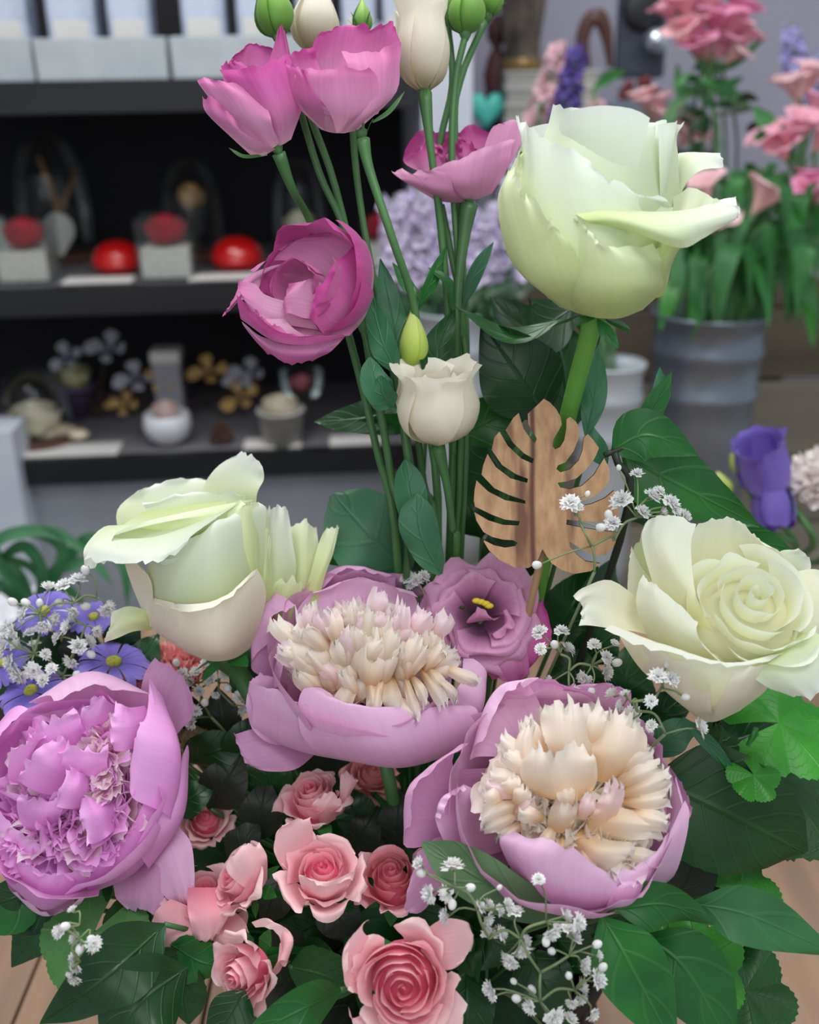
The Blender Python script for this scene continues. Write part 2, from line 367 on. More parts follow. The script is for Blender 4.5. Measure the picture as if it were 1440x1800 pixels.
# ---- items on the shelves
G = glass_mat()
M_gravel = plain('white_gravel', '#e2e0da', .8, tint='#b5b2aa', scale=260, bump=1)
M_redrose = petal_mat('dried_red_petal', '#7a0a1c', '#a51228', '#bb1c32', .1)
M_cream = petal_mat('cream_petal', '#d9cfae', '#e8e0c6', '#f1ead6', .2)
M_card = plain('white_card', '#d8d6d2', .6, tint='#cfcdc9')
M_trough = plain('whitewashed_trough', '#b9c0c4', .6, tint='#adb5ba')
M_paleblue = plain('frosted_jar_glass', '#c2cade', .25, tint='#8b93ab', scale=14, bump=.0, spec=.7)
M_jarlid = plain('dark_jar_lid', '#1d1d24', .4)
M_gold = plain('dried_golden_petal', '#b08a4a', .7, tint='#c9a666', scale=30)
M_pin = plain('brown_cone_scale', '#3f2720', .8, tint='#5a3a2d', scale=30)
def base_pt(px, py, zz, back): p = SP(px, py, back); s, b, z = SL(p); return SW(s, back, zz)
def back_of(px, py, zz):
    """how far behind the shelf front the pixel meets the shelf top at height zz"""
    r = P(px, py, 1)-CAM; t = (SA.z+zz-CZ)/r.z; p = CAM+r*t; s, b, z = SL(p); return s, b
def spot(px, py, zz):
    s, b = back_of(px, py, zz); b = min(max(b, .04), DEP-.06); s = SL(SP(px, py, b))[0]; return SW(s, b, zz), (SW(s, b, zz)-CAM).dot(FW)/F
def rosette(parent, c, r, h, mat, n=14, seed=1, tilt=(0, 0, 1)):
    fr = Frame(720, 900, 1, (0, 1, 0)); fr.O = np.array(c, float)
    Z = Vector(tilt).normalized(); X = Vector((1, 0, 0)); X = (X-Z*X.dot(Z)).normalized(); Y = Z.cross(X); fr.M = np.array([X, Y, Z])*1.0
    for i in range(n):
        t = i/(n-1); rr = r*(.15+.75*t); hh = h*(1-.35*t*t)
        rpetal(parent, fr, i*2.4, [(rr*.2, 0), (rr*.9, hh*.3), (rr, hh*.7), (rr*1.12, hh)], 1.2-.3*t, mat, nu=9, nv=6, seed=seed+i, tip=.1)
def cube_vase(px, py, wpx, hpx, label, rosehue, group=None):
    p, s = spot(px, py, zm); wd = wpx*s; h = hpx*s; t = thing('glass_vase', label, 'vase', p)
    th = .003
    for a, b, sx, sy in ((0, -1, wd, th), (0, 1, wd, th), (-1, 0, th, wd-2*th), (1, 0, th, wd-2*th)):
        box('pane', p+SX*(a*(wd-th)/2)+SY*(b*(wd-th)/2)+SZ*(h/2), (sx, sy, h), G, t, R=SR)
    box('glass_base', p+SZ*.002, (wd-2*th, wd-2*th, .004), G, t, R=SR)
    g = box('gravel', p+SZ*(h*.27), (wd-.008, wd-.008, h*.48), M_gravel, t, R=SR, bev=.003); g['kind'] = 'stuff'
    r = thing('preserved_rose', 'dark red preserved rose '+('in the leftmost glass cube' if px < 100 else 'in the glass cube between the red boxes' if px < 400 else 'in the glass cube nearest the white upright'), 'rose', p+SZ*(h*.51), 'red roses in glass cubes')
    rosette(r, p+SZ*(h*.51), wd*.44, h*.5, M_redrose, 16)
cube_vase(55, 492, 92, 105, 'glass cube vase of white gravel, leftmost on the middle shelf', 0, )
cube_vase(300, 486, 92, 105, 'glass cube vase of white gravel between the two red boxes', 0)
cube_vase(668, 470, 70, 90, 'glass cube vase on the middle shelf nearest the white upright', 0)
M_redbox = plain('glossy_red', '#b80d10', .22, tint='#d11a18', scale=8, coat=.6)
def red_dish(px, py, wpx, label):
    p, s = spot(px, py, zm); r = wpx*s/2; t = thing('red_trinket_box', label, 'box', p, 'red domed boxes')
    lathe('body', p, [(r*.55, 0), (r*.8, .001), (r, r*.34), (r*1.0, r*.44), (r*.9, r*.45)], M_redbox, t)
    V = []; n = 40; k = 12
    for j in range(k+1):
        a = math.pi/2*j/k
        for i in range(n):
            th = 2*math.pi*i/n; q = 1+.035*(math.cos(th*14)*math.cos(a*12))
            V.append((r*.98*math.cos(a)*math.cos(th)*q, r*.98*math.cos(a)*math.sin(th)*q, r*.45+r*.75*math.sin(a)*q))
    mk('lid', np.array(V)+np.array(p), grid_faces(n, k+1, True), M_redbox, t, uv=np.zeros((len(V), 2)))
red_dish(210, 478, 90, 'glossy red quilted domed box left of the middle glass cube')
red_dish(418, 472, 92, 'glossy red quilted domed box right of the middle glass cube')
def card(px, py, wpx, dd, zz, label, m=None, tilt=0, h=.003):
    p, s = spot(px, py, zz); R2 = [SX*math.cos(tilt)+SY*math.sin(tilt), SY*math.cos(tilt)-SX*math.sin(tilt), SZ]
    o = box('price_card', p+SZ*(h/2), (wpx*s, dd, h), m or M_card, None, R=R2, bev=.0006); o['label'] = label; o['category'] = 'card'; return o
card(175, 494, 120, .05, zm, 'white card lying at the shelf front under the left red box')
card(395, 488, 120, .05, zm, 'white card lying at the shelf front under the right red box')
card(110, 793, 200, .06, zb, 'pale card lying at the front left of the bottom shelf')
card(625, 775, 90, .05, zb, 'white card at the front of the bottom shelf right of the white cup')
card(480, 781, 100, .05, zb, 'white card under the white woven cup on the bottom shelf')
def cloche(px, py, wpx, hpx, zz, label):
    p, s = spot(px, py, zz); r = wpx*s/2; h = hpx*s; t = thing('glass_cloche', label, 'cloche', p)
    lathe('dome', p, [(r, .002), (r*1.03, h*.35), (r*.95, h*.65), (r*.7, h*.88), (r*.3, h*.985), (.0005, h)], G, t)
    lathe('plinth', p, [(.0005, .0), (r*1.12, .0), (r*1.12, .008), (r*1.0, .012), (.0005, .012)], M_pin, t)
    return t, p, r, h
t, p, r, h = cloche(105, 455, 130, 215, zm, 'tall glass dome over driftwood at the back left of the middle shelf')
d = thing('driftwood', 'pale driftwood stick standing inside the tall glass dome', 'driftwood', p+SZ*.012)
tube(d, [p+SZ*.012, p+SX*.01+SZ*h*.4, p-SX*.012+SZ*h*.8], [.012, .008, .004], plain('driftwood_bark', '#8b6a48', .8, tint='#6d5138'), 'branch')
tube(d, [p+SX*.004+SZ*h*.3, p+SX*.035+SZ*h*.55, p+SX*.05+SZ*h*.7], [.006, .005, .003], MATS['driftwood_bark'], 'branch')
t, p, r, h = cloche(345, 455, 110, 170, zm, 'glass dome behind the glass cube with dried flower')
d = thing('dried_flower', 'dried brown flower under the glass dome behind the cube vase', 'flower', p+SZ*.012)
tube(d, [p+SZ*.012, p+SZ*h*.55], .003, M_pin, 'stem'); rosette(d, p+SZ*h*.5, r*.5, h*.25, M_gold, 9)
t, p, r, h = cloche(530, 450, 95, 170, zm, 'glass dome of cream petals at the right of the middle shelf')
d = thing('preserved_rose', 'cream preserved rose under the right glass dome of the middle shelf', 'rose', p+SZ*.012); rosette(d, p+SZ*.012, r*.7, h*.4, M_cream, 12)
t, p, r, h = cloche(68, 775, 120, 130, zb, 'round glass dome with cream rose at the left of the bottom shelf')
d = thing('preserved_rose', 'large cream rose under the round dome on the bottom shelf', 'rose', p+SZ*.012); rosette(d, p+SZ*.012, r*.85, h*.45, M_cream, 16)
# paper wings / cards standing behind the left cube
for k, (px, tl) in enumerate(((15, -.5), (88, .45))):
    p, s = spot(px, 462, zm); V = []; n = 10
    for j in range(n+1):
        a = math.pi*j/n; V.append((math.cos(a)*.028, 0, .05+math.sin(a)*.03))
    V = [(.02, 0, 0), (-.02, 0, 0)]+V[::-1]
    W = []
    for yy in (0, .002):
        for x, y, z in V: W.append(p+SX*(x*math.cos(tl)+z*math.sin(tl))+SY*(yy)+SZ*(z*math.cos(tl)-x*math.sin(tl)+.01))
    m = len(V); Fc = [tuple(range(m))[::-1], tuple(range(m, 2*m))]+[(i, (i+1) % m, (i+1) % m+m, i+m) for i in range(m)]
    o = mk('paper_wing', [tuple(q) for q in W], Fc, M_card, None, smooth=False); o['category'] = 'decoration'
    o['label'] = ['white paper wing leaning behind the leftmost cube, left side', 'white paper wing leaning behind the leftmost cube, right side'][k]
# bottom shelf items
def pot(px, py, wpx, hpx, zz, m, name, label, cat, taper=.75, round_=0):
    p, s = spot(px, py, zz); r = wpx*s/2; h = hpx*s; t = thing(name, label, cat, p)
    if round_: pr = [(.0005, 0), (r*.45, 0), (r*.85, h*.25), (r, h*.6), (r*.93, h*.95), (r*.86, h), (r*.84, h*.9), (.0005, h*.8)]
    else: pr = [(.0005, 0), (r*taper, 0), (r*.98, h*.92), (r*1.04, h*.93), (r*1.04, h), (r*.92, h), (r*.88, h*.85), (.0005, h*.85)]
    lathe('body', p, pr, m, t); return t, p, r, h
M_wcer = plain('white_ceramic', '#dfe0e4', .3, tint='#d4d5da')
M_purp = plain('purple_pot_glaze', '#6b5a80', .4, tint='#5c4b71')
M_woven = plain('white_woven_cup', '#c4c0bb', .8, tint='#96928d', scale=220, bump=1)
t, p, r, h = pot(298, 778, 84, 55, zb, M_wcer, 'ceramic_bowl', 'small white round bowl in the middle of the bottom shelf', 'bowl', round_=1)
d = thing('preserved_rose', 'pale pink rose head sitting in the white round bowl', 'rose', p+SZ*h*.8); rosette(d, p+SZ*h*.78, r*.62, h*.6, petal_mat('pale_pink_petal', '#d7a9a6', '#e5c5c0', '#efdad4', .2), 12)
t, p, r, h = pot(497, 778, 80, 62, zb, M_woven, 'woven_cup', 'white textured cup on the bottom shelf', 'cup', taper=.82)
d = thing('white_flower_head', 'white flower heaped in the textured cup', 'flower', p+SZ*h*.85); rosette(d, p+SZ*h*.84, r*.85, h*.55, M_cream, 12)
t, p, r, h = pot(140, 735, 72, 62, zb, M_purp, 'flower_pot', 'purple tapered pot at the back left of the bottom shelf', 'pot', taper=.4)
d = thing('preserved_rose', 'yellow green rose head in the purple pot', 'rose', p+SZ*h*.85); rosette(d, p+SZ*h*.84, r*.9, h*.75, petal_mat('lime_petal', '#8f9160', '#b9ba8b', '#cfd0a9', .2), 12)
def orchid(px, py, pts, label, m, seed=0, back=.22):
    b0 = SP(px, py, back); s, b, z = SL(b0); p = SW(s, back, zb); t = thing('dried_flower_branch', label, 'flower', p, 'dried branches on the bottom shelf')
    prev = p
    for i, (x, y, r) in enumerate(pts):
        q = SP(x, y, back-.01*i); tube(t, [p, (p+q)/2+SZ*.02, q], [.002, .0015, .001], M_pin, 'twig', 6)
        fr = Frame(x, y, 1, (0, .35, 1)); dd = (q-CAM).dot(FW); fr.O = np.array(q); fr.M = fr.M*dd
        for k in range(4):
            rpetal(t, fr, k*1.5+i*1.9, [(1, 0), (r*.5, r*.3), (r*(.7+.25*((k+i) % 3)), r*.3)], .55, m, nu=7, nv=5, seed=seed+k, tip=.3, basew=.5, flat=.3)
M_grw = petal_mat('grey_white_petal', '#8f90a3', '#b5b6c6', '#c9cad6', .2)
orchid(165, 700, [(195, 618, 38), (243, 668, 36), (120, 632, 28)], 'grey white dried blooms arching over the purple pot', M_grw)
orchid(300, 760, [(222, 715, 30), (370, 655, 34), (425, 700, 34), (288, 675, 30)], 'golden dried blooms arching around the white bowl', M_gold, 4)
orchid(470, 720, [(440, 662, 34), (420, 668, 24)], 'grey white dried bloom left of the textured cup', M_grw, 8)
p, s = spot(390, 778, zb); cone = thing('pine_cone', 'small brown pine cone beside the white bowl', 'pine cone', p)
for j in range(5):
    for k in range(7):
        a = k*.9+j*.45; rr = (.017-.0028*j); q = p+SX*rr*math.cos(a)+SY*rr*math.sin(a)+SZ*(.006+.0065*j)
        blob('cone_scale', q, .0055, M_pin, cone, 4, sc=(1, 1, .6))
p, s = spot(305, 738, zb+.0); o = thing('gift_box', 'tall pale gift box at the back of the bottom shelf', 'box', p)
box('body', p+SZ*.06, (.048, .045, .12), plain('grey_card_box', '#8d8b93', .6, tint='#a19fa6'), o, R=SR, bev=.002); box('lid', p+SZ*.122, (.052, .049, .022), M_card, o, R=SR, bev=.002)
p, s = spot(535, 755, zb); gt = thing('glass_goblet', 'clear stemmed glass with pink flower behind the textured cup', 'glass', p)
lathe('bowl', p, [(.02, 0), (.003, .004), (.003, .03), (.022, .045), (.036, .075), (.038, .105)], G, gt)
d = thing('preserved_rose', 'small dusky pink rose head in the stemmed glass', 'rose', p+SZ*.05); rosette(d, p+SZ*.07, .022, .03, petal_mat('dusky_petal', '#7c2c3c', '#a04b5c', '#b76a78', .15), 10)
for k, (px, py, r) in enumerate(((85, 776, .016), (112, 772, .02), (140, 776, .015))):
    p, s = spot(px, py, zb); o = blob('seashell', p+SZ*(.0035+r*.6), r, plain('shell', '#d6bf9d', .5, tint='#e8ddc8', scale=40), None, 8, .08, k, sc=(1.2, .9, .6)); o['category'] = 'shell'
    o['label'] = ['cream shell nearest the round glass dome', 'largest pale shell at the left of the bottom shelf', 'cream shell right of the largest shell'][k]
# top shelf: white troughs with jars
def trough(x0, x1, y0, y1, back, label):
    a, b = SP(x0, y1, back), SP(x1, y1, back); s0, _, _ = SL(a); s1, _, _ = SL(b); h = (SL(SP((x0+x1)/2, y0, back))[2]-zt)
    t = thing('white_trough', label, 'box', SW((s0+s1)/2, back+.05, zt), 'white troughs on the top shelf')
    sbox('front_board', s0, s1, back, back+.008, zt, zt+h, M_trough, t, .001); sbox('rear_board', s0, s1, back+.1, back+.108, zt, zt+h, M_trough, t, .001)
    for s in (s0, s1-.008): sbox('end_board', s, s+.008, back+.0085, back+.0995, zt, zt+h, M_trough, t)
    sbox('base_board', s0+.0085, s1-.0085, back+.0085, back+.0995, zt, zt+.006, M_trough, t)
    return s0, s1, h
trough(-120, 60, 66, 135, .02, 'white trough at the left end of the top shelf'); trough(66, 296, 66, 133, .02, 'white trough of jars between the other two'); trough(304, 560, 62, 130, .02, 'white trough of jars behind the magenta flowers')
trough(600, 730, 40, 118, .08, 'white trough at the right end of the top shelf')
jl = ['at the left edge of the photo', 'second from the left', 'third from the left', 'left of the pink flowers', 'right of the fourth jar', 'behind the pale bud', 'beside the green bud', 'left of the white upright', ]
for k, (x0, x1) in enumerate(((-35, 52), (82, 172), (188, 268), (318, 400), (415, 500), (520, 585), (600, 665), (672, 735))):
    a = SL(SP(x0, 60, .07))[0]; b = SL(SP(x1, 60, .07))[0]; r = (b-a)/2; p = SW((a+b)/2, .07+min(r, .035), zt+.007)
    t = thing('glass_jar', 'pale blue glass jar in the top troughs '+jl[k], 'jar', p, 'jars on the top shelf')
    rr = min(r, .04); jb_ = box('jar_body', p+SZ*.075, (2*r*.95, rr*2, .15), M_paleblue, t, R=SR, bev=.008); box('jar_label', p+SZ*.05-SY*(rr+.0008), (2*r*.7, .001, .05), M_card, jb_, R=SR)
    box('jar_lid', p+SZ*.163, (2*r*.8, rr*1.7, .022), M_jarlid, t, R=SR, bev=.004)
# ---------------------------------------------------------------- low bench right, planks, buckets
M_plank = wood('old_plank', '#3b342d', '#6f6353', 0, .5, .8); M_plank2 = wood('pale_plank', '#71685c', '#8f8778', 0, .5, .8)
bn = thing('crate_wall', 'stacked weathered wooden planks behind the metal buckets', 'crate', (.62, 1.83, -.05))
for k, (y0, y1, m) in enumerate(((478, 528, M_plank), (532, 664, M_plank), (672, 820, M_plank2), (826, 960, M_plank2), (966, 1080, M_plank2))):
    dd = 1.86; a = P(1180, y0, dd); b = P(1180, y1, dd)
    box('plank', (.67, 1.80, (a.z+b.z)/2), (.95, .02, abs(a.z-b.z)), m, bn, bev=.003)
for sx in (.25, .65, 1.08): box('upright', (sx, 1.825, -.06), (.05, .028, .72), M_plank, bn)
be = thing('display_bench', 'low wooden bench the metal buckets stand on', 'bench', (.6, 1.45, -.06))
for k in range(3): box('slat', (.53, 1.22+k*.135, -.07), (1.2, .13, .02), M_plank2, be, bev=.002)
for sx in (-.02, 1.08):
    for sy in (1.22, 1.5): box('leg', (sx, sy, -.42), (.05, .05, .68), M_plank, be)
M_galv = plain('galvanised_metal', '#8a929d', .38, .75, tint='#737b86', scale=9, stretch=(1, 1, .6), bump=.1)
M_galvw = plain('white_enamel_bucket', '#b9bec4', .4, .1, tint='#a9aeb5', scale=9)
def bucket(px, py, wpx, d, label, m, taper=.82, h=.36, water=True):
    c = P(px, py, d); r = wpx*d/F/2; z0 = -.06; h = c.z-z0; b = Vector((c.x, c.y, z0)); t = thing('metal_bucket', label, 'bucket', b)
    rr = lambda q: r*(taper+(1-taper)*q)*.94
    pr = [(.0005, .0), (rr(0), .0)]+[(rr(q), h*q) for q in (.15, .3, .45, .6, .68)]+[(rr(.7)+.004, h*.7), (rr(.72)+.004, h*.72), (rr(.74), h*.74), (rr(.84), h*.84), (rr(.86)+.004, h*.86), (rr(.88)+.003, h*.88), (rr(.9), h*.9), (rr(.97), h*.97), (r, h*.985), (r*1.01, h), (r*.95, h*.995), (rr(.95)-.003, h*.95), (rr(.6)-.003, h*.6), (.0005, h*.6)]
    lathe('body', b, pr, m, t, 40); lathe('rim', b, [(r*.985, h*.99), (r*1.02, h*.992), (r*1.03, h*1.0), (r*1.02, h*1.008), (r*.985, h*1.005)], m, t, 40)
    return b, r, h
BK1 = bucket(1250, 548, 205, 1.42, 'tall ribbed galvanised bucket of pink flowers in front of the planks', M_galv)
BK2 = bucket(1075, 640, 120, 1.36, 'smaller pale metal bucket left of the ribbed bucket', M_galvw)
BK3 = bucket(800, 545, 150, 1.45, 'white bucket of lilac stock flowers beside the white upright', M_galvw)
# ---- right wall items on a ledge
M_ledge = plain('ledge_grey', '#8e8f96', .6, tint='#85868d')
zl = P(960, 232, 1.95).z
LGX = (.40-.0)
lg = thing('wall_ledge', 'grey ledge holding the boxes and vase right of the shelving', 'ledge', (.55, 2.05, zl-.06))
box('ledge_top', (.33, 2.0, zl-.012), (.42, .30, .024), M_ledge, lg, bev=.003)
for k in (0.14, .52): box('bracket', (k, 2.0, zl-.02-.38), (.03, .26, .75), M_ledge, lg)
box('rear_panel', (.33, 2.14, zl-.40), (.35, .012, .75), M_ledge, lg)
def LP(px, py, y=1.97):
    r = P(px, py, 1)-CAM; return CAM+r*(y/r.y)
# stacked books/box
a, b = LP(882, 232), LP(1040, 232); 
nb = 4; hh = (LP(900, 125).z-zl)/nb
bl = ['bottom', 'second lowest', 'third', 'topmost']
for k in range(nb):
    c = Vector(((a.x+b.x)/2-.002*(k % 2), 1.98, zl+hh*k)); t = thing('book', 'white '+bl[k]+' book of the stack under the brown vase', 'book', c, 'books stacked on the ledge')
    wdt = b.x-a.x; box('cover', c+SZ*(.0015), (wdt, .15, .003), M_card, t); box('cover', c+SZ*(hh-.0018), (wdt, .15, .003), M_card, t)
    box('pages', c+SZ*(hh/2), (wdt-.006, .144, hh-.0075), plain('book_pages', '#b9b6ad', .8, tint='#8f8c85', scale=90, stretch=(.02, .02, 1)), t)
ztop = zl+nb*hh
vx = LP(918, 120); t = thing('mottled_vase', 'brown mottled glass vase standing on the white books', 'vase', (vx.x, 1.98, ztop))
M_mot = plain('mottled_brown', '#3a332f', .35, tint='#76695c', scale=24, bump=.5)
rv = 36*1.97/F; lathe('body', (vx.x, 1.98, ztop), [(.0005, 0), (rv*.8, 0), (rv*.85, .02), (rv*.82, .05), (rv*1.02, .1), (rv*1.1, .16), (rv*1.15, .24), (rv*1.05, .24), (.0005, .22)], M_mot, t)
lathe('foot_ring', (vx.x, 1.98, ztop), [(rv*.82, .0), (rv*.95, .006), (rv*.97, .014), (rv*.87, .02)], plain('gold_band', '#8a7448', .35, .6), t)
# arch sculpture
t = thing('arch_sculpture', 'dark brown arch-shaped sculpture on the white books', 'sculpture', (LP(1045, 118).x, 1.98, ztop))
pts = [LP(1028, 118, 1.98), LP(1024, 70, 1.98), LP(1035, 38, 1.98), LP(1052, 30, 1.98), LP(1066, 60, 1.98), LP(1074, 104, 1.98)]; pts[0].z = ztop+.003; pts[-1].z = ztop+.003
tube(t, pts, [.012, .012, .013, .014, .011, .005], plain('dark_rosewood', '#2c1d1f', .4, tint='#7a4a3f', scale=6), 'arch', 10)
# turquoise heart-shaped ornament & carved figure
def heart(c, r, m, parent):
    V = []; n = 24; k = 14
    for j in range(k+1):
        for i in range(n):
            t_ = 2*math.pi*i/n; q = math.sin(math.pi*j/k); x = .93*math.sin(t_)**3; z = (13*math.cos(t_)-5*math.cos(2*t_)-2*math.cos(3*t_)-math.cos(4*t_))/16
            V.append((c[0]+r*x*q**.6, c[1]-r*.5*math.cos(math.pi*j/k), c[2]+r*z*q**.6))
    return mk('heart_body', V, grid_faces(n, k+1, True), m, parent, uv=np.zeros((len(V), 2)))
hp = LP(855, 205, 1.95); zst = zl
t = thing('heart_ornament', 'turquoise glossy heart ornament beside the white upright', 'ornament', (hp.x, 1.95, zst))
rh = 25*1.95/F*1.35; hp.z = zst+rh*1.25; heart(hp, rh, plain('turquoise_glaze', '#55d8c8', .3, tint='#74e6d8', scale=6), t); lathe('stand', (hp.x, 1.95, zst), [(.0005, 0), (.02, 0), (.02, .005), (.004, .008), (.004, .02)], M_jarlid, t)
fp = LP(872, 190, 2.02); t = thing('carved_figure', 'reddish brown carved figure behind the turquoise heart', 'figurine', (fp.x, 2.02, zl))
lathe('body', (fp.x, 2.02, zl), [(.0005, 0), (.028, 0), (.022, .03), (.02, .07), (.024, .10), (.016, .13), (.008, .145), (.018, .16), (.019, .18), (.010, .195), (.0005, .2)], plain('red_brown_wood', '#5a2f2c', .5, tint='#3a2225', scale=14), t, 16)
fp = LP(1140, 150, 2.0); t = thing('lantern', 'black round mirrored lantern behind the pink flowers', 'lantern', (fp.x, 2.0, zl))
lathe('foot', (fp.x, 2.0, zl), [(.0005, 0), (.03, 0), (.03, .01), (.006, .02), (.006, .10)], M_jarlid, t)
q = LP(1128, 48, 2.0); box('frame', (q.x, 2.0, q.z), (.088, .018, .165), plain('dark_slate_frame', '#2a2f3a', .4, tint='#3d4450', scale=30), t, bev=.006); lathe('round_bezel', (q.x, 1.985, q.z+.03), [(.0005, -.006), (.034, -.006), (.038, 0), (.03, .005), (.0005, .003)], M_jarlid, t, 28, axis=(0, -1, 0))
q2 = LP(1142, 72, 1.96); blob('mirror_ball', (fp.x, 1.965, q2.z), .021, plain('silver_ball', '#cdd4dc', .12, .9), t, 12)
t = thing('grey_box', 'blue grey box behind the rose with red berries in front', 'box', (LP(1130, 200).x, 1.93, zl)); c = LP(1135, 165, 1.93)
box('body', (c.x, 1.93, zl+.028), (.15, .06, .056), plain('slate_box', '#6d7681', .6, tint='#616a75'), t, bev=.003)
# ================================================================ ARRANGEMENT: container
M_foam = plain('floral_foam', '#1f3a24', .95, tint='#2a4a2e', scale=120, bump=.6)
M_basket = plain('dark_basket_cane', '#3a2b20', .7, tint='#241a13', scale=60)
bk = thing('flower_basket', 'dark round cane basket holding the whole arrangement', 'basket', (FOAM.x, FOAM.y, 0))
lathe('lining', (FOAM.x, FOAM.y, 0), [(.0005, .003), (.092, .003), (.108, .128), (.104, .128), (.09, .008), (.0005, .008)], plain('black_liner', '#141414', .6), bk, 40)
for j in range(11):
    r = .096+.014*j/10; pts = [(FOAM.x+(r+.003*math.sin(k*math.pi/2+math.pi*(j % 2)))*math.cos(k*2*math.pi/48), FOAM.y+(r+.003*math.sin(k*math.pi/2+math.pi*(j % 2)))*math.sin(k*2*math.pi/48), .007+j*.0115) for k in range(49)]
    tube(bk, pts, .0052, M_basket, 'cane', 6, 97)
fo = lathe('foam_block', (FOAM.x, FOAM.y, 0), [(.0005, .01), (.086, .01), (.1, .12), (.08, .138), (.0005, .142)], M_foam, None, 36); fo['label'] = 'wet green floral foam filling the basket'; fo['category'] = 'foam'
# ================================================================ materials
WR = petal_mat('white_rose_petal', '#d3de9a', '#e8f1d0', '#f7fcf3', .32, .03, .5)
WR2 = petal_mat('white_rose_green_petal', '#cddb8c', '#e5eeb6', '#f1f7d4', .32, .05, .5)
WR3 = petal_mat('ivory_rose_petal', '#f0ebb0', '#f4f4d4', '#f9fcee', .35, .03, .5)
WR4 = petal_mat('blush_rose_petal', '#e3d9b9', '#eee3cf', '#f7f5e0', .25, .05, .5)
PE = petal_mat('peony_guard_petal', '#e6b4d6', '#ecbade', '#f2c8e8', .25, .1, .5)
PE2 = petal_mat('peony_dusky_petal', '#c78ab2', '#d99fc8', '#e5b0d6', .25, .12, .5)
PL = petal_mat('peony_lilac_petal', '#e28fd6', '#efa3e4', '#f7baef', .28, .08, .5)
PC = petal_mat('peony_cream_petaloid', '#f6cf9c', '#fdeeda', '#fffaf2', .45, .05, .5)
PP = petal_mat('peony_pink_petaloid', '#f6d0ae', '#fbdfe2', '#fdedf2', .45, .05, .5)
LS = petal_mat('lisianthus_magenta_petal', '#cf98b4', '#cc66a6', '#ca4c9c', .26, .16, .5)
LS2 = petal_mat('lisianthus_dusky_petal', '#c98aa8', '#d68fb6', '#e0a0c4', .26, .14, .5)
LS3 = petal_mat('lisianthus_pink_petal', '#deaac2', '#d98fba', '#d06ca8', .26, .14, .5)
LS4 = petal_mat('dark_throat_lisianthus_petal', '#35182a', '#cf8ab6', '#e2a8ca', .2, .14, .5)
LW = petal_mat('white_lisianthus_petal', '#a39c66', '#f3ecd9', '#faf5e6', .3, .04, .5)
SRp = petal_mat('spray_rose_petal', '#e67f94', '#f7adbb', '#fcc8cf', .3, .06, .5)
SRo = petal_mat('spray_rose_outer_petal', '#f4aeb8', '#fac6cc', '#ffdadb', .3, .06, .5)
SRh = petal_mat('spray_rose_heart_petal', '#d04868', '#ec7490', '#f8a4b4', .25, .06, .5)
ST = leaf_mat('green_stem', '#3f6b3a', '#3f6b3a', .45, 0, tint='#4f7f45')
STL = leaf_mat('bright_green_stem', '#5c9a3a', '#5c9a3a', .45, 0, tint='#6aa845')
LG = leaf_mat('grey_green_leaf', '#2c6443', '#5f9474', .45, .12, 3, '#3f7d58', vein=.25)
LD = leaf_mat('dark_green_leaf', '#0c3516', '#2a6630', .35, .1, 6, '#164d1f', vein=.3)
LM = leaf_mat('mid_green_leaf', '#195c22', '#56984a', .33, .15, 3.5, '#2a7a2e', vein=.38)
LB = leaf_mat('bright_lobed_leaf', '#24781c', '#62ad44', .42, .22, 7, '#3d9a2a', vein=.35)
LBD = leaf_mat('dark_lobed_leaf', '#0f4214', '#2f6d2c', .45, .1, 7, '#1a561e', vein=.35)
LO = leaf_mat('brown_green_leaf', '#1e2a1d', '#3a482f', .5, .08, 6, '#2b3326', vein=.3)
YE = plain('yellow_stamen', '#e8cf1f', .5, tint='#f0da3a')
def stem(t, x, y, d, z=0, rad=.0028, mat=None, via=(), to=None, name='stem', axis=None):
    p = Vector(pix([(x, y, z)], d)[0]); pts = [p]+[Vector(pix([v[:3]], v[3] if len(v) > 3 else d)[0]) for v in via]+[t.location.copy()]
    if axis is not None: pts.insert(1, p-Vector(axis)*.035)
    return tube(t, pts, rad, mat or ST, name, 8)
def flower(name, label, cat, rx, ry, group=None): return thing(name, label, cat, root(rx, ry), group)
def heart_rings(t, fr, n, r0, r1, h0, h1, mat, mat2=None, wa=1.25, seed=0, base=0, ruf=.012, nu=13, flare=1.06, phi0=0):
    for i in range(n):
        q = i/(n-1); r = r0+(r1-r0)*q; h = h0+(h1-h0)*q
        rpetal(t, fr, phi0+i*2.399, [(r*.25, base), (r*.85, h*.35), (r, h*.75), (r*flare, h)], wa*(1-.2*q), (mat2 if mat2 and q > .45 else mat), .10, .08, ruf=ruf, seed=seed+i, nu=nu, nv=9)
def core(t, fr, r, h, mat, z0=0):
    n = 20; V = [(r*math.sin(math.pi/2*j/8)*math.cos(2*math.pi*i/n), r*math.sin(math.pi/2*j/8)*math.sin(2*math.pi*i/n), z0+(h-z0)*math.cos(math.pi/2*j/8)**.7) for j in range(9) for i in range(n)]
    return mk('bud_core', fr.w(V), grid_faces(n, 9, True), mat, t, np.tile([[.5, .35]], (len(V), 1)))
def sepals(t, fr, n, L, w, mat, z0=0, droop=.8, seed=0):
    for k in range(n):
        a = k*2*math.pi/n+.4+seed
        rpetal(t, fr, a, [(w*.3, z0), (w*.9, z0-L*.02), (L*.6, z0-L*.25*droop), (L, z0-L*.6*droop)], .45*w*3/L, mat, 0, basew=1.2, tip=.2, nu=5, nv=7, name='sepal', flat=0, point=.12)
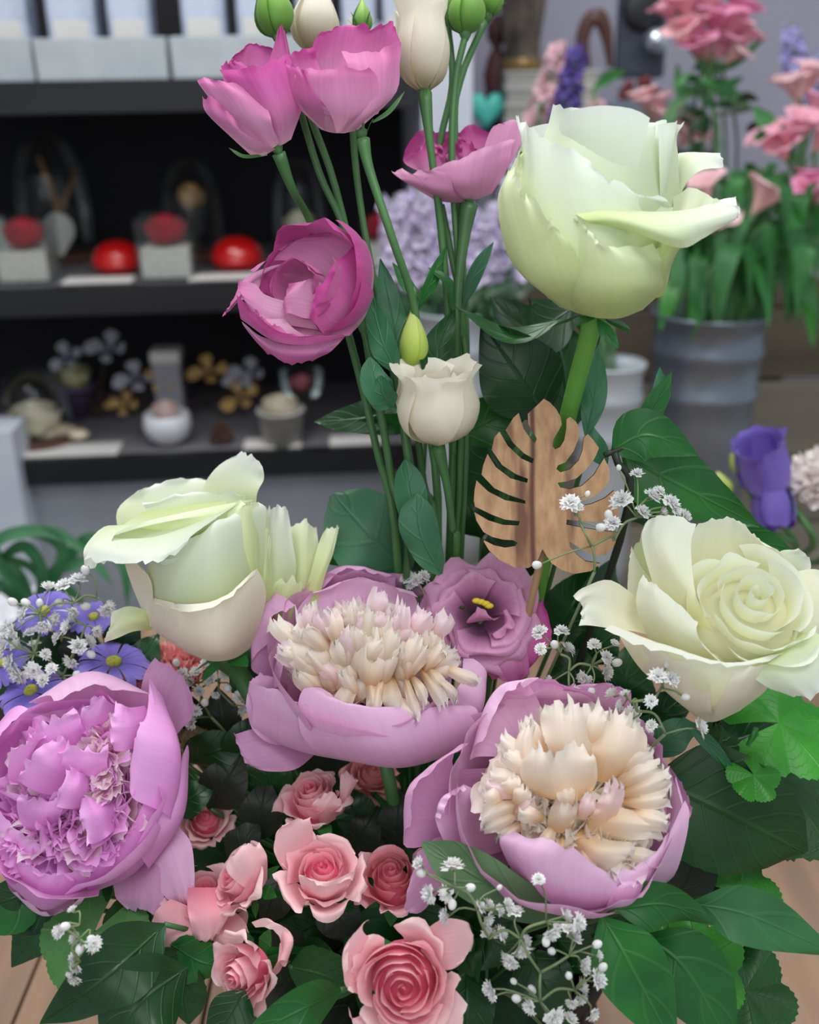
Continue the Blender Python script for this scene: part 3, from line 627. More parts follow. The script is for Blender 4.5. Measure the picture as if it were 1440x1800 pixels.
# ================================================================ 1. TALL WHITE ROSE
d = .47
t = flower('white_rose', 'tall greenish white rose standing above everything at the upper right', 'rose', .035, .01, 'large white roses')
fr = Frame(1052, 520, d, (.03, 1, .08)); heart_rings(t, fr, 9, 18, 100, 280, 300, WR, seed=3, wa=1.3)
rpetal(t, fr, math.pi/2, [(25, 0), (105, 120), (120, 220), (128, 322)], 1.5, WR, seed=40, ruf=.03, nu=19)
rpetal(t, fr, math.radians(20), [(25, 0), (100, 120), (116, 220), (124, 300)], 1.2, WR, seed=41, ruf=.03)
# inner front petal
patch(t, [[(1000, 520, 30), (1030, 535, 60), (1060, 538, 68), (1090, 530, 60), (1120, 510, 25)],
          [(950, 400, 15), (1000, 420, 95), (1065, 425, 118), (1130, 410, 100), (1188, 390, 12)],
          [(945, 290, 5), (1000, 300, 90), (1070, 305, 112), (1135, 300, 95), (1193, 290, 5)],
          [(965, 215, -5), (1010, 215, 70), (1080, 222, 90), (1150, 232, 78), (1190, 240, 10)],
          [(972, 185, -5), (1005, 186, 60), (1090, 202, 76), (1160, 220, 74), (1205, 212, 30)]], d, WR, seed=1, nu=25, nv=19, ruf=3, jag=1.5)
# big front-left petal with sweeping rim
patch(t, [[(965, 525, 10), (1000, 540, 50), (1050, 545, 70), (1100, 540, 60), (1150, 505, 20)],
          [(905, 455, 0), (950, 470, 90), (1030, 480, 135), (1110, 460, 120), (1185, 420, 30)],
          [(912, 350, -5), (945, 370, 80), (1020, 385, 138), (1100, 385, 132), (1188, 375, 40)],
          [(918, 260, -5), (940, 285, 55), (1010, 312, 128), (1085, 335, 138), (1180, 362, 60)],
          [(905, 208, -10), (932, 222, 30), (1000, 262, 112), (1075, 312, 134), (1170, 352, 70)]], d, WR, seed=2, nu=31, nv=19, ruf=5, frill=3.5, jag=1)
# left outer petals, curled rim
patch(t, [[(985, 540, 20), (1000, 545, 45), (1020, 545, 55), (1040, 545, 60)],
          [(905, 470, 0), (930, 490, 70), (975, 500, 110), (1030, 500, 140)],
          [(880, 400, -5), (905, 410, 60), (950, 425, 110), (1010, 440, 148)],
          [(876, 340, -10), (890, 335, 40), (930, 365, 100), (980, 400, 140)],
          [(895, 300, -15), (903, 302, 30), (925, 340, 92), (970, 388, 148)]], d, WR2, seed=4, nu=27, nv=17, ruf=9, frill=7)
patch(t, [[(930, 480, -30), (940, 490, -10), (960, 500, 10)], [(885, 400, -40), (895, 400, -10), (925, 405, 10)], [(890, 320, -40), (905, 310, -10), (925, 310, 5)], [(912, 282, -35), (920, 272, -12), (935, 285, 0)]], d, WR2, seed=5, ruf=8, frill=6, nu=19)
# lower front petal
patch(t, [[(978, 535, 10), (1030, 555, 55), (1085, 560, 60), (1130, 545, 10)],
          [(965, 500, 40), (1030, 520, 135), (1110, 515, 140), (1170, 505, 40)],
          [(985, 450, 80), (1035, 470, 158), (1105, 480, 165), (1178, 470, 60)],
          [(1005, 405, 110), (1035, 420, 165), (1090, 450, 175), (1178, 455, 75)],
          [(1012, 385, 118), (1030, 398, 168), (1070, 432, 180), (1182, 442, 78)]], d, WR2, seed=6, nu=31, nv=17, ruf=6, jag=1.5, frill=5)
# right sweeping reflexed petal
patch(t, [[(1008, 372, 128), (1018, 380, 142), (1032, 388, 150), (1046, 392, 142)],
          [(1058, 364, 128), (1075, 376, 156), (1095, 394, 164), (1118, 410, 144)],
          [(1140, 372, 110), (1160, 388, 155), (1180, 415, 165), (1195, 436, 130)],
          [(1215, 368, 70), (1225, 380, 105), (1235, 398, 115), (1235, 420, 95)],
          [(1270, 352, 40), (1282, 362, 60), (1288, 385, 70), (1265, 402, 62)],
          [(1292, 355, 30), (1300, 368, 45), (1298, 378, 50), (1288, 390, 50)]], d, WR, seed=7, nu=15, nv=23, ruf=4, frill=3.5, jag=1.5)
patch(t, [[(1120, 520, 0), (1140, 525, 30), (1165, 520, 40), (1172, 505, 20)], [(1150, 440, 60), (1165, 450, 100), (1180, 455, 95), (1190, 445, 50)], [(1180, 390, 60), (1195, 400, 100), (1215, 405, 90), (1240, 390, 50)],
          [(1185, 345, 20), (1215, 330, 40), (1250, 345, 50), (1275, 362, 50)]], d, WR2, seed=8, ruf=2)
# upper right back petal curling over
patch(t, [[(1130, 480, -20), (1150, 480, -10), (1170, 480, 0)], [(1165, 390, -30), (1178, 385, -5), (1190, 375, 15)], [(1178, 310, -40), (1192, 310, -10), (1205, 325, 15)], [(1188, 272, -45), (1212, 272, -10), (1232, 300, 20)],
          [(1228, 268, -50), (1248, 272, -15), (1262, 296, 5)], [(1266, 271, -50), (1271, 280, -30), (1272, 296, -10)]], d, WR, seed=9, ruf=2)
sepals(t, Frame(1045, 552, d, (.05, 1, .1)), 5, 68, 20, LM, 0, .55)
tube(t, [P(1045, 535, d), P(1038, 580, d+.005), P(1012, 680, d+.03), P(988, 780, d+.05), P(968, 900, d+.065), P(950, 1020, d+.075), t.location], [.008, .0047, .0044, .0042, .004, .004, .004], STL, 'stem', 10)
leaf(t, [(1050, 560, 20), (1070, 590, 30), (1088, 612, 35)], 24, d, LM, 'lance', 20)
# ================================================================ 2. LEFT WHITE ROSE
d = .52
t = flower('white_rose', 'white rose at the left, seen from the side above the lilac peony', 'rose', -.04, .02, 'large white roses')
fr = Frame(395, 1060, d, (-.38, .82, .42), -42); core(t, fr, 50, 120, WR); heart_rings(t, fr, 8, 10, 60, 160, 146, WR, seed=13, wa=1.45, flare=1.1)
# body petals
patch(t, [[(330, 1148, -10), (370, 1162, 20), (410, 1158, 20), (440, 1140, -20)], [(268, 1105, 0), (320, 1130, 80), (390, 1140, 90), (458, 1095, 0)], [(262, 1065, 10), (320, 1085, 105), (390, 1080, 115), (468, 1040, 20)],
          [(270, 1050, 20), (325, 1062, 110), (392, 1050, 122), (452, 1000, 40)], [(272, 1060, 30), (330, 1076, 122), (395, 1056, 135), (448, 1008, 55)]], d, WR4, seed=21, nu=21, nv=17, ruf=2)
patch(t, [[(300, 1110, 10), (350, 1130, 40), (400, 1120, 40), (440, 1090, 0)], [(262, 1050, 0), (315, 1075, 75), (390, 1055, 85), (462, 1005, 10)], [(258, 1000, 0), (310, 1010, 80), (385, 985, 92), (466, 935, 15)],
          [(275, 975, 10), (325, 965, 78), (385, 930, 88), (468, 895, 15)], [(300, 965, 20), (335, 948, 72), (385, 912, 80), (455, 882, 15)]], d, WR, seed=22, nu=21, nv=17, ruf=2)
# right big petal side (outer face)
patch(t, [[(420, 1130, -30), (450, 1120, -20), (465, 1090, -40)], [(400, 1060, 20), (445, 1050, 20), (478, 1030, -30)], [(395, 960, 50), (440, 960, 50), (475, 960, -20)], [(400, 905, 55), (435, 895, 50), (470, 900, -10)], [(420, 885, 50), (448, 882, 40), (467, 890, 0)]], d, WR2, seed=23, ruf=2)
# reflexed front petal: lit top, tip at left
patch(t, [[(300, 990, -30), (310, 980, -10), (340, 960, 0), (400, 920, 10)], [(225, 960, 0), (280, 965, 35), (330, 945, 50), (412, 900, 50)], [(190, 945, 20), (260, 945, 60), (330, 925, 70), (415, 888, 55)],
          [(165, 955, 55), (215, 968, 95), (290, 968, 115), (340, 940, 115)], [(146, 985, 60), (210, 986, 105), (282, 988, 125), (330, 958, 125)]], d, WR, seed=24, nu=21, nv=19, ruf=2, frill=3.5)
patch(t, [[(225, 930, -30), (290, 960, 30), (360, 930, 50), (430, 890, 30)], [(185, 925, -10), (270, 918, 30), (350, 908, 45), (430, 880, 30)], [(150, 960, 30), (168, 955, 45), (190, 945, 50), (215, 930, 50)], [(147, 990, 35), (158, 998, 52), (180, 990, 60), (205, 985, 70)]], d, WR, seed=25, ruf=3)
patch(t, [[(250, 900, -20), (320, 890, 0), (400, 880, 10)], [(200, 935, 0), (280, 935, 30), (390, 900, 40)], [(165, 968, 25), (260, 966, 60), (380, 915, 66)]], d, WR, seed=37)
# back petals
patch(t, [[(215, 960, -60), (290, 940, -50), (360, 920, -50)], [(205, 900, -80), (270, 895, -80), (360, 880, -80)], [(238, 866, -90), (300, 855, -95), (370, 846, -90)], [(245, 862, -92), (310, 842, -98), (372, 845, -92)]], d, WR, seed=26, ruf=3)
patch(t, [[(330, 930, -60), (400, 920, -50), (450, 910, -30)], [(355, 860, -80), (405, 862, -60), (452, 868, -30)], [(380, 822, -85), (420, 826, -65), (464, 842, -35)], [(415, 796, -85), (438, 797, -65), (462, 818, -40)]], d, WR, seed=27, ruf=2, jag=1)
patch(t, [[(300, 960, -30), (370, 950, -20), (430, 930, -10)], [(260, 900, -40), (350, 880, -30), (430, 880, -10)], [(250, 885, -40), (350, 862, -30), (440, 868, -5)]], d, WR, seed=28, ruf=3)
# left lower flap and inner wall
patch(t, [[(240, 985, 0), (228, 975, 20), (215, 975, 30)][::-1], [(225, 1010, -10), (245, 1010, 10), (265, 1020, 30)], [(240, 1050, -10), (255, 1050, 10), (270, 1060, 25)], [(262, 1100, -10), (268, 1102, 0), (276, 1100, 15)]], d, WR4, seed=29, ruf=1)
patch(t, [[(265, 1108, -20), (272, 1098, -10), (276, 1085, -10)], [(235, 1110, 0), (245, 1090, 10), (255, 1072, 0)], [(205, 1122, 10), (212, 1095, 20), (225, 1066, 5)], [(182, 1128, 15), (190, 1108, 22), (197, 1078, 10)]], d, WR2, seed=30, ruf=3)
# right side loose petals
for k, rows in enumerate((
    [[(440, 1090, -60), (465, 1090, -50), (490, 1080, -60)], [(455, 1000, -60), (485, 1010, -40), (520, 1010, -60)], [(462, 930, -60), (485, 935, -45), (515, 955, -60)], [(470, 892, -60), (490, 888, -50), (507, 893, -60)]],
    [[(490, 1100, -90), (520, 1100, -80), (545, 1090, -90)], [(505, 1020, -90), (530, 1030, -70), (556, 1010, -85)], [(508, 950, -90), (532, 955, -75), (560, 965, -90)], [(508, 925, -90), (535, 914, -80), (557, 934, -95)]],
    [[(520, 1100, -70), (535, 1098, -60), (550, 1090, -60)], [(545, 1010, -60), (560, 1015, -45), (572, 1010, -50)], [(562, 950, -70), (578, 965, -55), (585, 975, -55)], [(575, 930, -75), (590, 926, -70), (597, 924, -70)]],
    [[(470, 1090, -50), (490, 1095, -40), (510, 1090, -50)], [(470, 1040, -45), (500, 1040, -20), (525, 1050, -45)], [(485, 1022, -40), (510, 1018, -15), (533, 1026, -40)]],
    [[(440, 1080, -20), (452, 1085, -15), (465, 1080, -30)], [(455, 1020, 0), (465, 1030, 5), (480, 1035, -20)], [(458, 960, 0), (468, 975, 5), (474, 1000, -10)], [(464, 925, -10), (472, 930, 0), (476, 945, -10)]])):
    patch(t, rows, d, WR2 if k else WR, seed=31+k, ruf=3)
sepals(t, Frame(395, 1150, d, (-.3, .9, .2), -30), 5, 60, 18, LM, 0, .4)
tube(t, [P(385, 1145, d+.01), P(430, 1200, d+.02), P(500, 1350, d+.03), t.location], [.008, .005, .004, .004], ST, 'stem')
# ================================================================ 3. RIGHT WHITE ROSE
d = .48
t = flower('white_rose', 'wide open ivory white rose at the right edge facing the camera', 'rose', .07, .0, 'large white roses')
fr = Frame(1292, 1110, d, (.06, .62, .78), -30)
core(t, fr, 112, 92, WR3)
for i in range(14):
    q = i/13; r = 6+114*q**1.15; h = 134-36*q*q+random.uniform(-4, 4)
    rpetal(t, fr, i*2.3+.5+random.uniform(-.25, .25), [(r*.5, 10), (r*.88, h*.45), (r*1.0, h*.82), (r*(1.04+.08*q), h)], 1.5-.4*q, WR3, .15, .12, ruf=.03, seed=60+i, nu=19, nv=10)
# big petals around
patch(t, [[(1240, 1150, -20), (1300, 1150, -20), (1360, 1130, -20)], [(1190, 1060, -40), (1290, 1000, -60), (1400, 1060, -40)], [(1205, 965, -30), (1280, 940, -50), (1375, 975, -30)], [(1225, 925, -25), (1290, 917, -40), (1345, 960, -25)], [(1232, 922, -22), (1290, 912, -34), (1335, 948, -20)]], d, WR3, seed=81, nu=19, nv=17)
patch(t, [[(1240, 1180, 0), (1265, 1180, 20), (1290, 1170, 30)], [(1170, 1080, 10), (1215, 1080, 40), (1262, 1120, 60)], [(1140, 1000, 0), (1180, 1000, 35), (1225, 1050, 55)], [(1128, 945, -10), (1165, 940, 10), (1215, 960, 20)], [(1135, 918, -20), (1175, 905, 0), (1225, 922, 5)]], d, WR3, seed=82, nu=19, nv=17)
patch(t, [[(1215, 1215, 0), (1250, 1215, 20), (1290, 1200, 30)], [(1150, 1140, 40), (1200, 1150, 80), (1270, 1160, 95)], [(1120, 1070, 40), (1170, 1095, 88), (1240, 1140, 112)], [(1122, 1030, 30), (1160, 1055, 75), (1225, 1110, 108)], [(1130, 1015, 22), (1162, 1035, 60), (1228, 1095, 100)]], d, WR3, seed=83, nu=19, nv=17)
patch(t, [[(1180, 1110, -20), (1190, 1130, 0), (1200, 1150, 20)], [(1130, 1060, 0), (1130, 1095, 10), (1135, 1115, 30)], [(1075, 1020, 0), (1070, 1070, 15), (1075, 1105, 30)], [(1030, 1030, 0), (1035, 1060, 8), (1045, 1100, 20)], [(1006, 1040, -5), (1022, 1068, 5), (1022, 1096, 12)]], d, WR3, seed=84, nu=17, nv=17, ruf=4, frill=3.5)
patch(t, [[(1180, 1060, -60), (1170, 1080, -50), (1160, 1100, -40)], [(1130, 1000, -60), (1110, 1040, -40), (1110, 1080, -30)], [(1110, 960, -60), (1105, 990, -40), (1105, 1020, -30)]], d, WR3, seed=85, ruf=2)
# front rim petal (wide lower lip) and body
patch(t, [[(1190, 1230, 0), (1240, 1262, 10), (1280, 1250, 0), (1340, 1200, -20)], [(1130, 1180, 40), (1220, 1230, 90), (1290, 1230, 90), (1380, 1170, 30)], [(1095, 1130, 50), (1200, 1180, 120), (1290, 1190, 130), (1400, 1150, 60)],
          [(1080, 1100, 45), (1190, 1140, 128), (1285, 1165, 142), (1400, 1140, 70)], [(1060, 1108, 55), (1185, 1145, 142), (1290, 1172, 152), (1425, 1138, 70)]], d, WR3, seed=86, nu=23, nv=17, ruf=4, frill=3.5)
patch(t, [[(1200, 1235, 10), (1235, 1268, 20), (1262, 1262, 20)], [(1140, 1190, 40), (1190, 1225, 80), (1250, 1245, 95)], [(1105, 1140, 45), (1180, 1170, 115), (1250, 1200, 125)], [(1090, 1112, 48), (1175, 1150, 125), (1250, 1178, 135)]], d, WR4, seed=87)
patch(t, [[(1235, 1268, 0), (1260, 1268, 20), (1300, 1250, 10)], [(1232, 1235, 60), (1275, 1240, 95), (1345, 1215, 50)], [(1240, 1200, 95), (1290, 1205, 125), (1365, 1180, 80)], [(1262, 1175, 110), (1310, 1175, 135), (1380, 1160, 85)]], d, WR4, seed=88)
patch(t, [[(1290, 1160, 60), (1340, 1150, 70), (1390, 1120, 40)], [(1310, 1180, 100), (1370, 1165, 110), (1430, 1110, 60)], [(1350, 1210, 100), (1405, 1195, 110), (1460, 1140, 60)], [(1385, 1228, 80), (1430, 1225, 90), (1470, 1180, 60)]], d, WR, seed=89, nu=19, ruf=4)
patch(t, [[(1330, 1090, 0), (1350, 1060, -10), (1360, 1040, -30)], [(1380, 1110, 20), (1400, 1050, 0), (1390, 1010, -20)], [(1430, 1130, 20), (1450, 1060, 5), (1430, 1000, -20)], [(1460, 1130, 10), (1475, 1070, 0), (1460, 1010, -20)]], d, WR3, seed=90, nu=17)
patch(t, [[(1340, 1060, -50), (1350, 1020, -60), (1340, 1000, -70)], [(1390, 1040, -60), (1400, 990, -60), (1370, 970, -70)], [(1420, 1020, -60), (1425, 985, -55), (1400, 965, -60)]], d, WR, seed=91)
patch(t, [[(1150, 1040, -70), (1180, 1020, -80), (1200, 1010, -80)], [(1110, 1000, -80), (1140, 960, -90), (1180, 960, -95)], [(1115, 960, -85), (1135, 925, -90), (1160, 915, -95)]], d, WR2, seed=92)
tube(t, [P(1270, 1190, d+.02), P(1262, 1250, d+.05), P(1200, 1420, d+.07), t.location], [.008, .005, .004, .004], ST, 'stem')
patch(t, [[(1320, 1150, 0), (1350, 1140, 0), (1370, 1110, -10)], [(1330, 1160, 60), (1375, 1140, 50), (1400, 1090, 20)], [(1340, 1155, 85), (1395, 1130, 70), (1415, 1070, 30)]], d, WR3, seed=93)
# ================================================================ petaloid tools
def petaloid_protos(prefix, mat, n=6, jag=.10, wide=1.0, curl=.5):
    out = []
    for k in range(n):
        r_ = np.random.default_rng(100+k); nu, nv = 13, 10; V = []; uv = []
        wv = r_.uniform(.26, .44)*wide; cu = r_.uniform(.3, curl+.3); cp = r_.uniform(.2, .7); tj = smooth_noise(nu, nu, 50+k)*jag; tw = r_.uniform(-.35, .35); rp = r_.uniform(.01, .04); ph = r_.uniform(0, 6)
        for j in range(nv):
            v = j/(nv-1)
            for i in range(nu):
                u = i/(nu-1)*2-1; w_ = wv*(.2+.8*math.sin(min(v*1.5, 1.55)))
                y = v*(1-.28*abs(u)**2.2-.10*cu*v+tj[i]*v**4); x = u*w_*(1-.22*v**6); z = cu*v*v*.28-(.25 if k % 3 == 0 else 0)*v**3+cp*w_*u*u*.6+rp*math.sin(u*5+ph)*v*v*1.6
                a = tw*v; V.append((x*math.cos(a)-z*math.sin(a), y, z*math.cos(a)+x*math.sin(a))); uv.append(((u+1)/2, v))
        out.append(proto(prefix, V, grid_faces(nu, nv), mat, uv))
    return out
PR_C = petaloid_protos('petaloid', PC, 8, .055, 1.25, .6); PR_P = petaloid_protos('petaloid', PP, 8, .055, 1.25, .6)
PR_L = petaloid_protos('petaloid', PL, 6, .06, 1.5, .6)
def petaloids(t, fr, n, R, H, L0, protos, sub=None, subp=.1, lean=1.0, squash=1.0, seed=0, z0=0, upright=.5, rot=0, lump=0, rnd=.22, c=(0, 0)):
    """fill a domed disc of radius R (px) and height H with petaloids about L0 px long, standing up and leaning out"""
    r_ = np.random.default_rng(seed)
    for i in range(n):
        q = math.sqrt((i+.5)/n); a = i*2.39996+r_.normal()*.15
        x, y = R*q*math.cos(a), R*q*math.sin(a)*squash
        if lump: x += lump*math.sin(y*.03+1); y += lump*math.cos(x*.03)
        z = z0+H*math.sqrt(max(0, 1-q*q*.9))
        L = L0*r_.uniform(.75, 1.2)
        out = np.array([math.cos(a), math.sin(a), 0]); tilt = lean*q+r_.normal()*rnd
        up = np.array([0, 0, 1.])
        Yd = out*math.sin(tilt)+up*math.cos(tilt); az = r_.normal()*.6*(rnd/.22)**.5; x += c[0]; y += c[1]
        N = -out*math.cos(tilt)+up*math.sin(tilt); Xd = np.cross(Yd, N)
        X2 = Xd*math.cos(az)+N*math.sin(az); N2 = np.cross(X2, Yd)
        O = np.array([x, y, z])-Yd*L*.75
        A = fr.w([O, O+X2, O+Yd, O+N2]); s = L
        M = basis(A[0], (A[1]-A[0]), (A[2]-A[0]), (A[3]-A[0]), s)
        ps = sub if (sub and r_.random() < subp) else protos
        place(ps[r_.integers(len(ps))], 'petaloid', t, M)
def bowl(t, fr, n, R, mat, seed=0, rim=1.0, phi0=0, wa=.62, h=.55):
    for k in range(n):
        a = phi0+k*2*math.pi/n
        rpetal(t, fr, a, [(R*.1, -R*.62), (R*.7, -R*.5), (R*.98, -R*.05), (R*rim, R*h*.6)], wa, mat, .05, .15, ruf=.02, seed=seed+k, nu=15, nv=12)
def flute(t, d, x, y, ang, L, wd, z, seed, m, tipz=-6, jag=2.5):
    a = math.radians(ang); ux, uy = math.cos(a), -math.sin(a); nx, ny = -uy, ux; r_ = random.Random(seed); b = r_.uniform(-.18, .18); rows = []
    for q, wq, zq in ((0, .35, -26), (.35, .75, 6), (.72, 1.0, 12), (1.0, .72, tipz)):
        cx, cy = x+ux*L*q+nx*b*L*q*q, y+uy*L*q+ny*b*L*q*q; w_ = wd*wq/2
        rows.append([(cx-nx*w_, cy-ny*w_, z+zq-7), (cx, cy, z+zq+5), (cx+nx*w_, cy+ny*w_, z+zq-7)])
    patch(t, rows, d, m, 'petaloid', 11, 10, ruf=4, jag=jag, frill=3.5, seed=seed)
# ================================================================ 4. CENTRE PEONY
d = .52
t = flower('peony', 'pink peony with a round cream centre in the middle of the bouquet', 'peony', 0, .0, 'large peonies')
fr = Frame(640, 1160, d, (.04, .62, .78), -10)
lathe('receptacle', tuple(fr.w([(0, 0, -60)])[0]), [(.0005, -.004), (.012, 0), (.02, .008), (.014, .014), (.0005, .016)], LM, t, 16, axis=tuple(fr.Z))
bowl(t, fr, 7, 158, PE2, 200)
petaloids(t, fr, 120, 118, 30, 92, PR_C, PR_P, .3, 1.0, .9, 1, lump=5, rnd=.24)
for k, (cx, cy, n_, R_, H_, L_) in enumerate(((-60, 40, 14, 34, 30, 80), (30, 55, 14, 38, 32, 80), (70, 0, 14, 34, 26, 84), (-10, -5, 14, 34, 40, 80), (45, -60, 12, 34, 20, 96))):
    petaloids(t, fr, n_, R_, H_, L_, PR_C, PR_P, .4, .9, 1, 20+k, z0=14, rnd=.3, c=(cx, cy))
for k in range(96):
    q = math.sqrt((k+.5)/96); a = k*2.39996; dx = 122*q*math.cos(a)+random.uniform(-9, 9); dy = 8+68*q*math.sin(a)+random.uniform(-9, 9); z = 26+74*math.sqrt(max(.05, 1-(dx/150)**2-(dy/120)**2))+random.uniform(-9, 5)
    ang = (90-dx*.35+random.gauss(0, 20)) if dy < 46 or dx < 10 else (-90+dx*.5+random.gauss(0, 22)); L = random.uniform(58, 92) if dy < 46 or dx < 10 else random.uniform(46, 76)
    if dy < -35 or dx > 70: L *= .72
    flute(t, d, 645+dx, 1140+dy+26, ang, L, random.uniform(24, 46), z, 700+k, PP if (dy < -20 and random.random() < .55) or random.random() < .14 else PC, random.uniform(-4, 12), 4)
for i in range(11):
    flute(t, d, 640+i*13+random.uniform(-8, 8), 1188+random.uniform(-14, 8)-i, -112+i*8.5+random.gauss(0, 12), random.uniform(44, 84), random.uniform(18, 36), 84+random.uniform(0, 14), 860+i, PC, random.uniform(0, 16), 5)
patch(t, [[(520, 1120, -70), (600, 1100, -80), (690, 1110, -70)], [(505, 1080, -80), (590, 1035, -90), (700, 1060, -80)], [(512, 1058, -75), (590, 1008, -85), (695, 1030, -75)], [(520, 1060, -70), (600, 996, -75), (694, 1012, -70)], [(535, 1058, -62), (610, 1002, -66), (680, 1018, -62)]], d, PE2, seed=201, nu=19)
patch(t, [[(530, 1130, -40), (620, 1110, -50), (720, 1120, -40)], [(520, 1080, -50), (610, 1045, -60), (735, 1070, -50)], [(545, 1045, -45), (625, 1020, -50), (725, 1040, -45)], [(555, 1042, -40), (640, 1015, -46), (735, 1050, -38)]], d, PE, seed=202, nu=19)
patch(t, [[(720, 1110, -40), (770, 1150, -20), (790, 1200, 0)], [(745, 1050, -60), (790, 1100, -40), (815, 1165, -10)], [(760, 1080, -55), (800, 1110, -30), (838, 1170, 0)]], d, PE2, seed=203)
patch(t, [[(560, 1200, -60), (530, 1170, -60), (520, 1130, -60)], [(470, 1190, -30), (480, 1130, -30), (500, 1090, -50)], [(442, 1175, -20), (445, 1110, -15), (480, 1060, -40)], [(450, 1150, -10), (455, 1080, -5), (487, 1040, -30)], [(470, 1130, 5), (478, 1085, 8), (520, 1062, -15)]], d, PE2, seed=204, nu=17)
patch(t, [[(540, 1240, -20), (530, 1200, -20), (530, 1150, -30)], [(495, 1245, 10), (488, 1195, 12), (505, 1145, -10)], [(480, 1215, 20), (484, 1165, 20), (510, 1130, 0)], [(492, 1205, 28), (500, 1165, 26), (520, 1142, 8)]], d, PE, seed=205)
patch(t, [[(560, 1290, -40), (540, 1260, -40), (520, 1220, -30)], [(490, 1310, 10), (490, 1250, 20), (500, 1200, 10)], [(446, 1285, 20), (458, 1230, 30), (480, 1190, 25)], [(432, 1240, 22), (440, 1200, 28), (462, 1184, 25)]], d, PE2, seed=206, nu=17)
patch(t, [[(560, 1320, -40), (545, 1300, -45), (520, 1270, -50)], [(520, 1352, 0), (490, 1325, 5), (450, 1280, 0)], [(470, 1356, 0), (440, 1335, 4), (415, 1290, 0)], [(440, 1348, -4), (424, 1325, 0), (411, 1285, -4)]], d, PE2, seed=207)
patch(t, [[(620, 1330, -60), (560, 1320, -50), (520, 1310, -50)], [(620, 1338, 10), (530, 1320, 30), (450, 1290, 10)], [(620, 1290, 70), (530, 1275, 70), (445, 1240, 35)], [(600, 1255, 80), (525, 1240, 75), (438, 1208, 40)], [(575, 1245, 78), (522, 1232, 74), (445, 1200, 44)]], d, PE, seed=208, nu=19)
patch(t, [[(590, 1325, -40), (690, 1335, -50), (790, 1310, -50)], [(560, 1325, 35), (700, 1350, 50), (820, 1318, 20)], [(530, 1290, 75), (680, 1320, 105), (838, 1285, 50)], [(524, 1240, 85), (660, 1275, 118), (840, 1250, 60)], [(535, 1210, 84), (640, 1240, 116), (820, 1240, 62)], [(560, 1208, 84), (650, 1255, 112), (790, 1255, 70)]], d, PE, seed=209, nu=27, nv=21)
patch(t, [[(740, 1290, -40), (790, 1260, -40), (810, 1200, -40)], [(800, 1310, 20), (840, 1260, 20), (850, 1200, 0)], [(790, 1290, 45), (845, 1235, 45), (855, 1180, 10)], [(760, 1262, 50), (815, 1215, 50), (835, 1160, 5)], [(770, 1250, 48), (808, 1205, 45), (815, 1160, 0)]], d, PE, seed=210, nu=17)
tube(t, [tuple(fr.w([(0, 0, -60)])[0]), P(665, 1290, d+.03), P(690, 1400, d+.03), t.location], .0036, ST, 'stem')
# ================================================================ 5. RIGHT PEONY
d = .47
t = flower('peony', 'largest pink peony with a ragged open cream centre at the lower right', 'peony', .04, -.03, 'large peonies')
fr = Frame(985, 1410, d, (.06, .5, .86), -10)
lathe('receptacle', tuple(fr.w([(0, 0, -70)])[0]), [(.0005, -.004), (.012, 0), (.02, .008), (.014, .014), (.0005, .016)], LM, t, 16, axis=tuple(fr.Z))
bowl(t, fr, 7, 192, PE2, 230)
petaloids(t, Frame(1005, 1395, d, (.06, .5, .86), -10), 80, 140, 26, 124, PR_C, PR_P, .05, 1.3, .95, 3, lump=12, rnd=.3)
for k, (cx, cy, n_, R_, H_, L_) in enumerate(((35, 95, 18, 48, 40, 120), (-95, 0, 20, 42, 32, 108), (30, -50, 16, 38, 32, 96), (115, -5, 16, 42, 26, 112), (105, 75, 16, 48, 34, 120), (0, 20, 12, 34, 34, 92), (100, -90, 16, 42, 14, 108), (-50, -30, 10, 30, 26, 90))):
    petaloids(t, fr, n_, R_, H_, L_, PR_C, PR_P, .3 if k == 3 else .04, 1.0, 1, 40+k, z0=20, rnd=.3, c=(cx, cy))
CP = lambda rows, sd, m=PC: patch(t, rows, d, m, 'petaloid', seed=sd, ruf=9, jag=4, frill=5, nu=23, nv=16)
CP([[(985, 1370, 50), (1010, 1380, 60), (1035, 1370, 50)], [(965, 1320, 70), (1005, 1325, 90), (1045, 1320, 70)], [(950, 1270, 60), (1000, 1270, 80), (1045, 1275, 60)], [(955, 1240, 40), (998, 1232, 55), (1040, 1245, 40)]], 2501)
CP([[(1040, 1370, 50), (1065, 1375, 60), (1090, 1360, 50)], [(1040, 1320, 75), (1085, 1330, 95), (1130, 1335, 70)], [(1050, 1275, 60), (1100, 1280, 80), (1138, 1300, 60)], [(1062, 1264, 45), (1100, 1258, 55), (1130, 1280, 45)]], 2502)
CP([[(930, 1370, 60), (945, 1375, 60), (960, 1370, 50)], [(905, 1340, 70), (925, 1345, 85), (950, 1345, 75)], [(908, 1300, 70), (925, 1300, 85), (945, 1310, 70)], [(925, 1270, 55), (937, 1264, 65), (945, 1280, 55)]], 2503)
CP([[(950, 1400, 70), (1000, 1410, 80), (1040, 1395, 70)], [(920, 1375, 85), (980, 1385, 115), (1050, 1370, 95)], [(912, 1345, 90), (975, 1345, 125), (1048, 1335, 100)], [(918, 1322, 85), (975, 1318, 115), (1040, 1312, 95)]], 2504)
CP([[(1030, 1460, 60), (1035, 1440, 70), (1045, 1420, 60)], [(1080, 1475, 80), (1085, 1445, 100), (1090, 1420, 80)], [(1130, 1475, 75), (1140, 1450, 90), (1140, 1430, 70)], [(1160, 1465, 60), (1168, 1448, 70), (1160, 1430, 55)]], 2505)
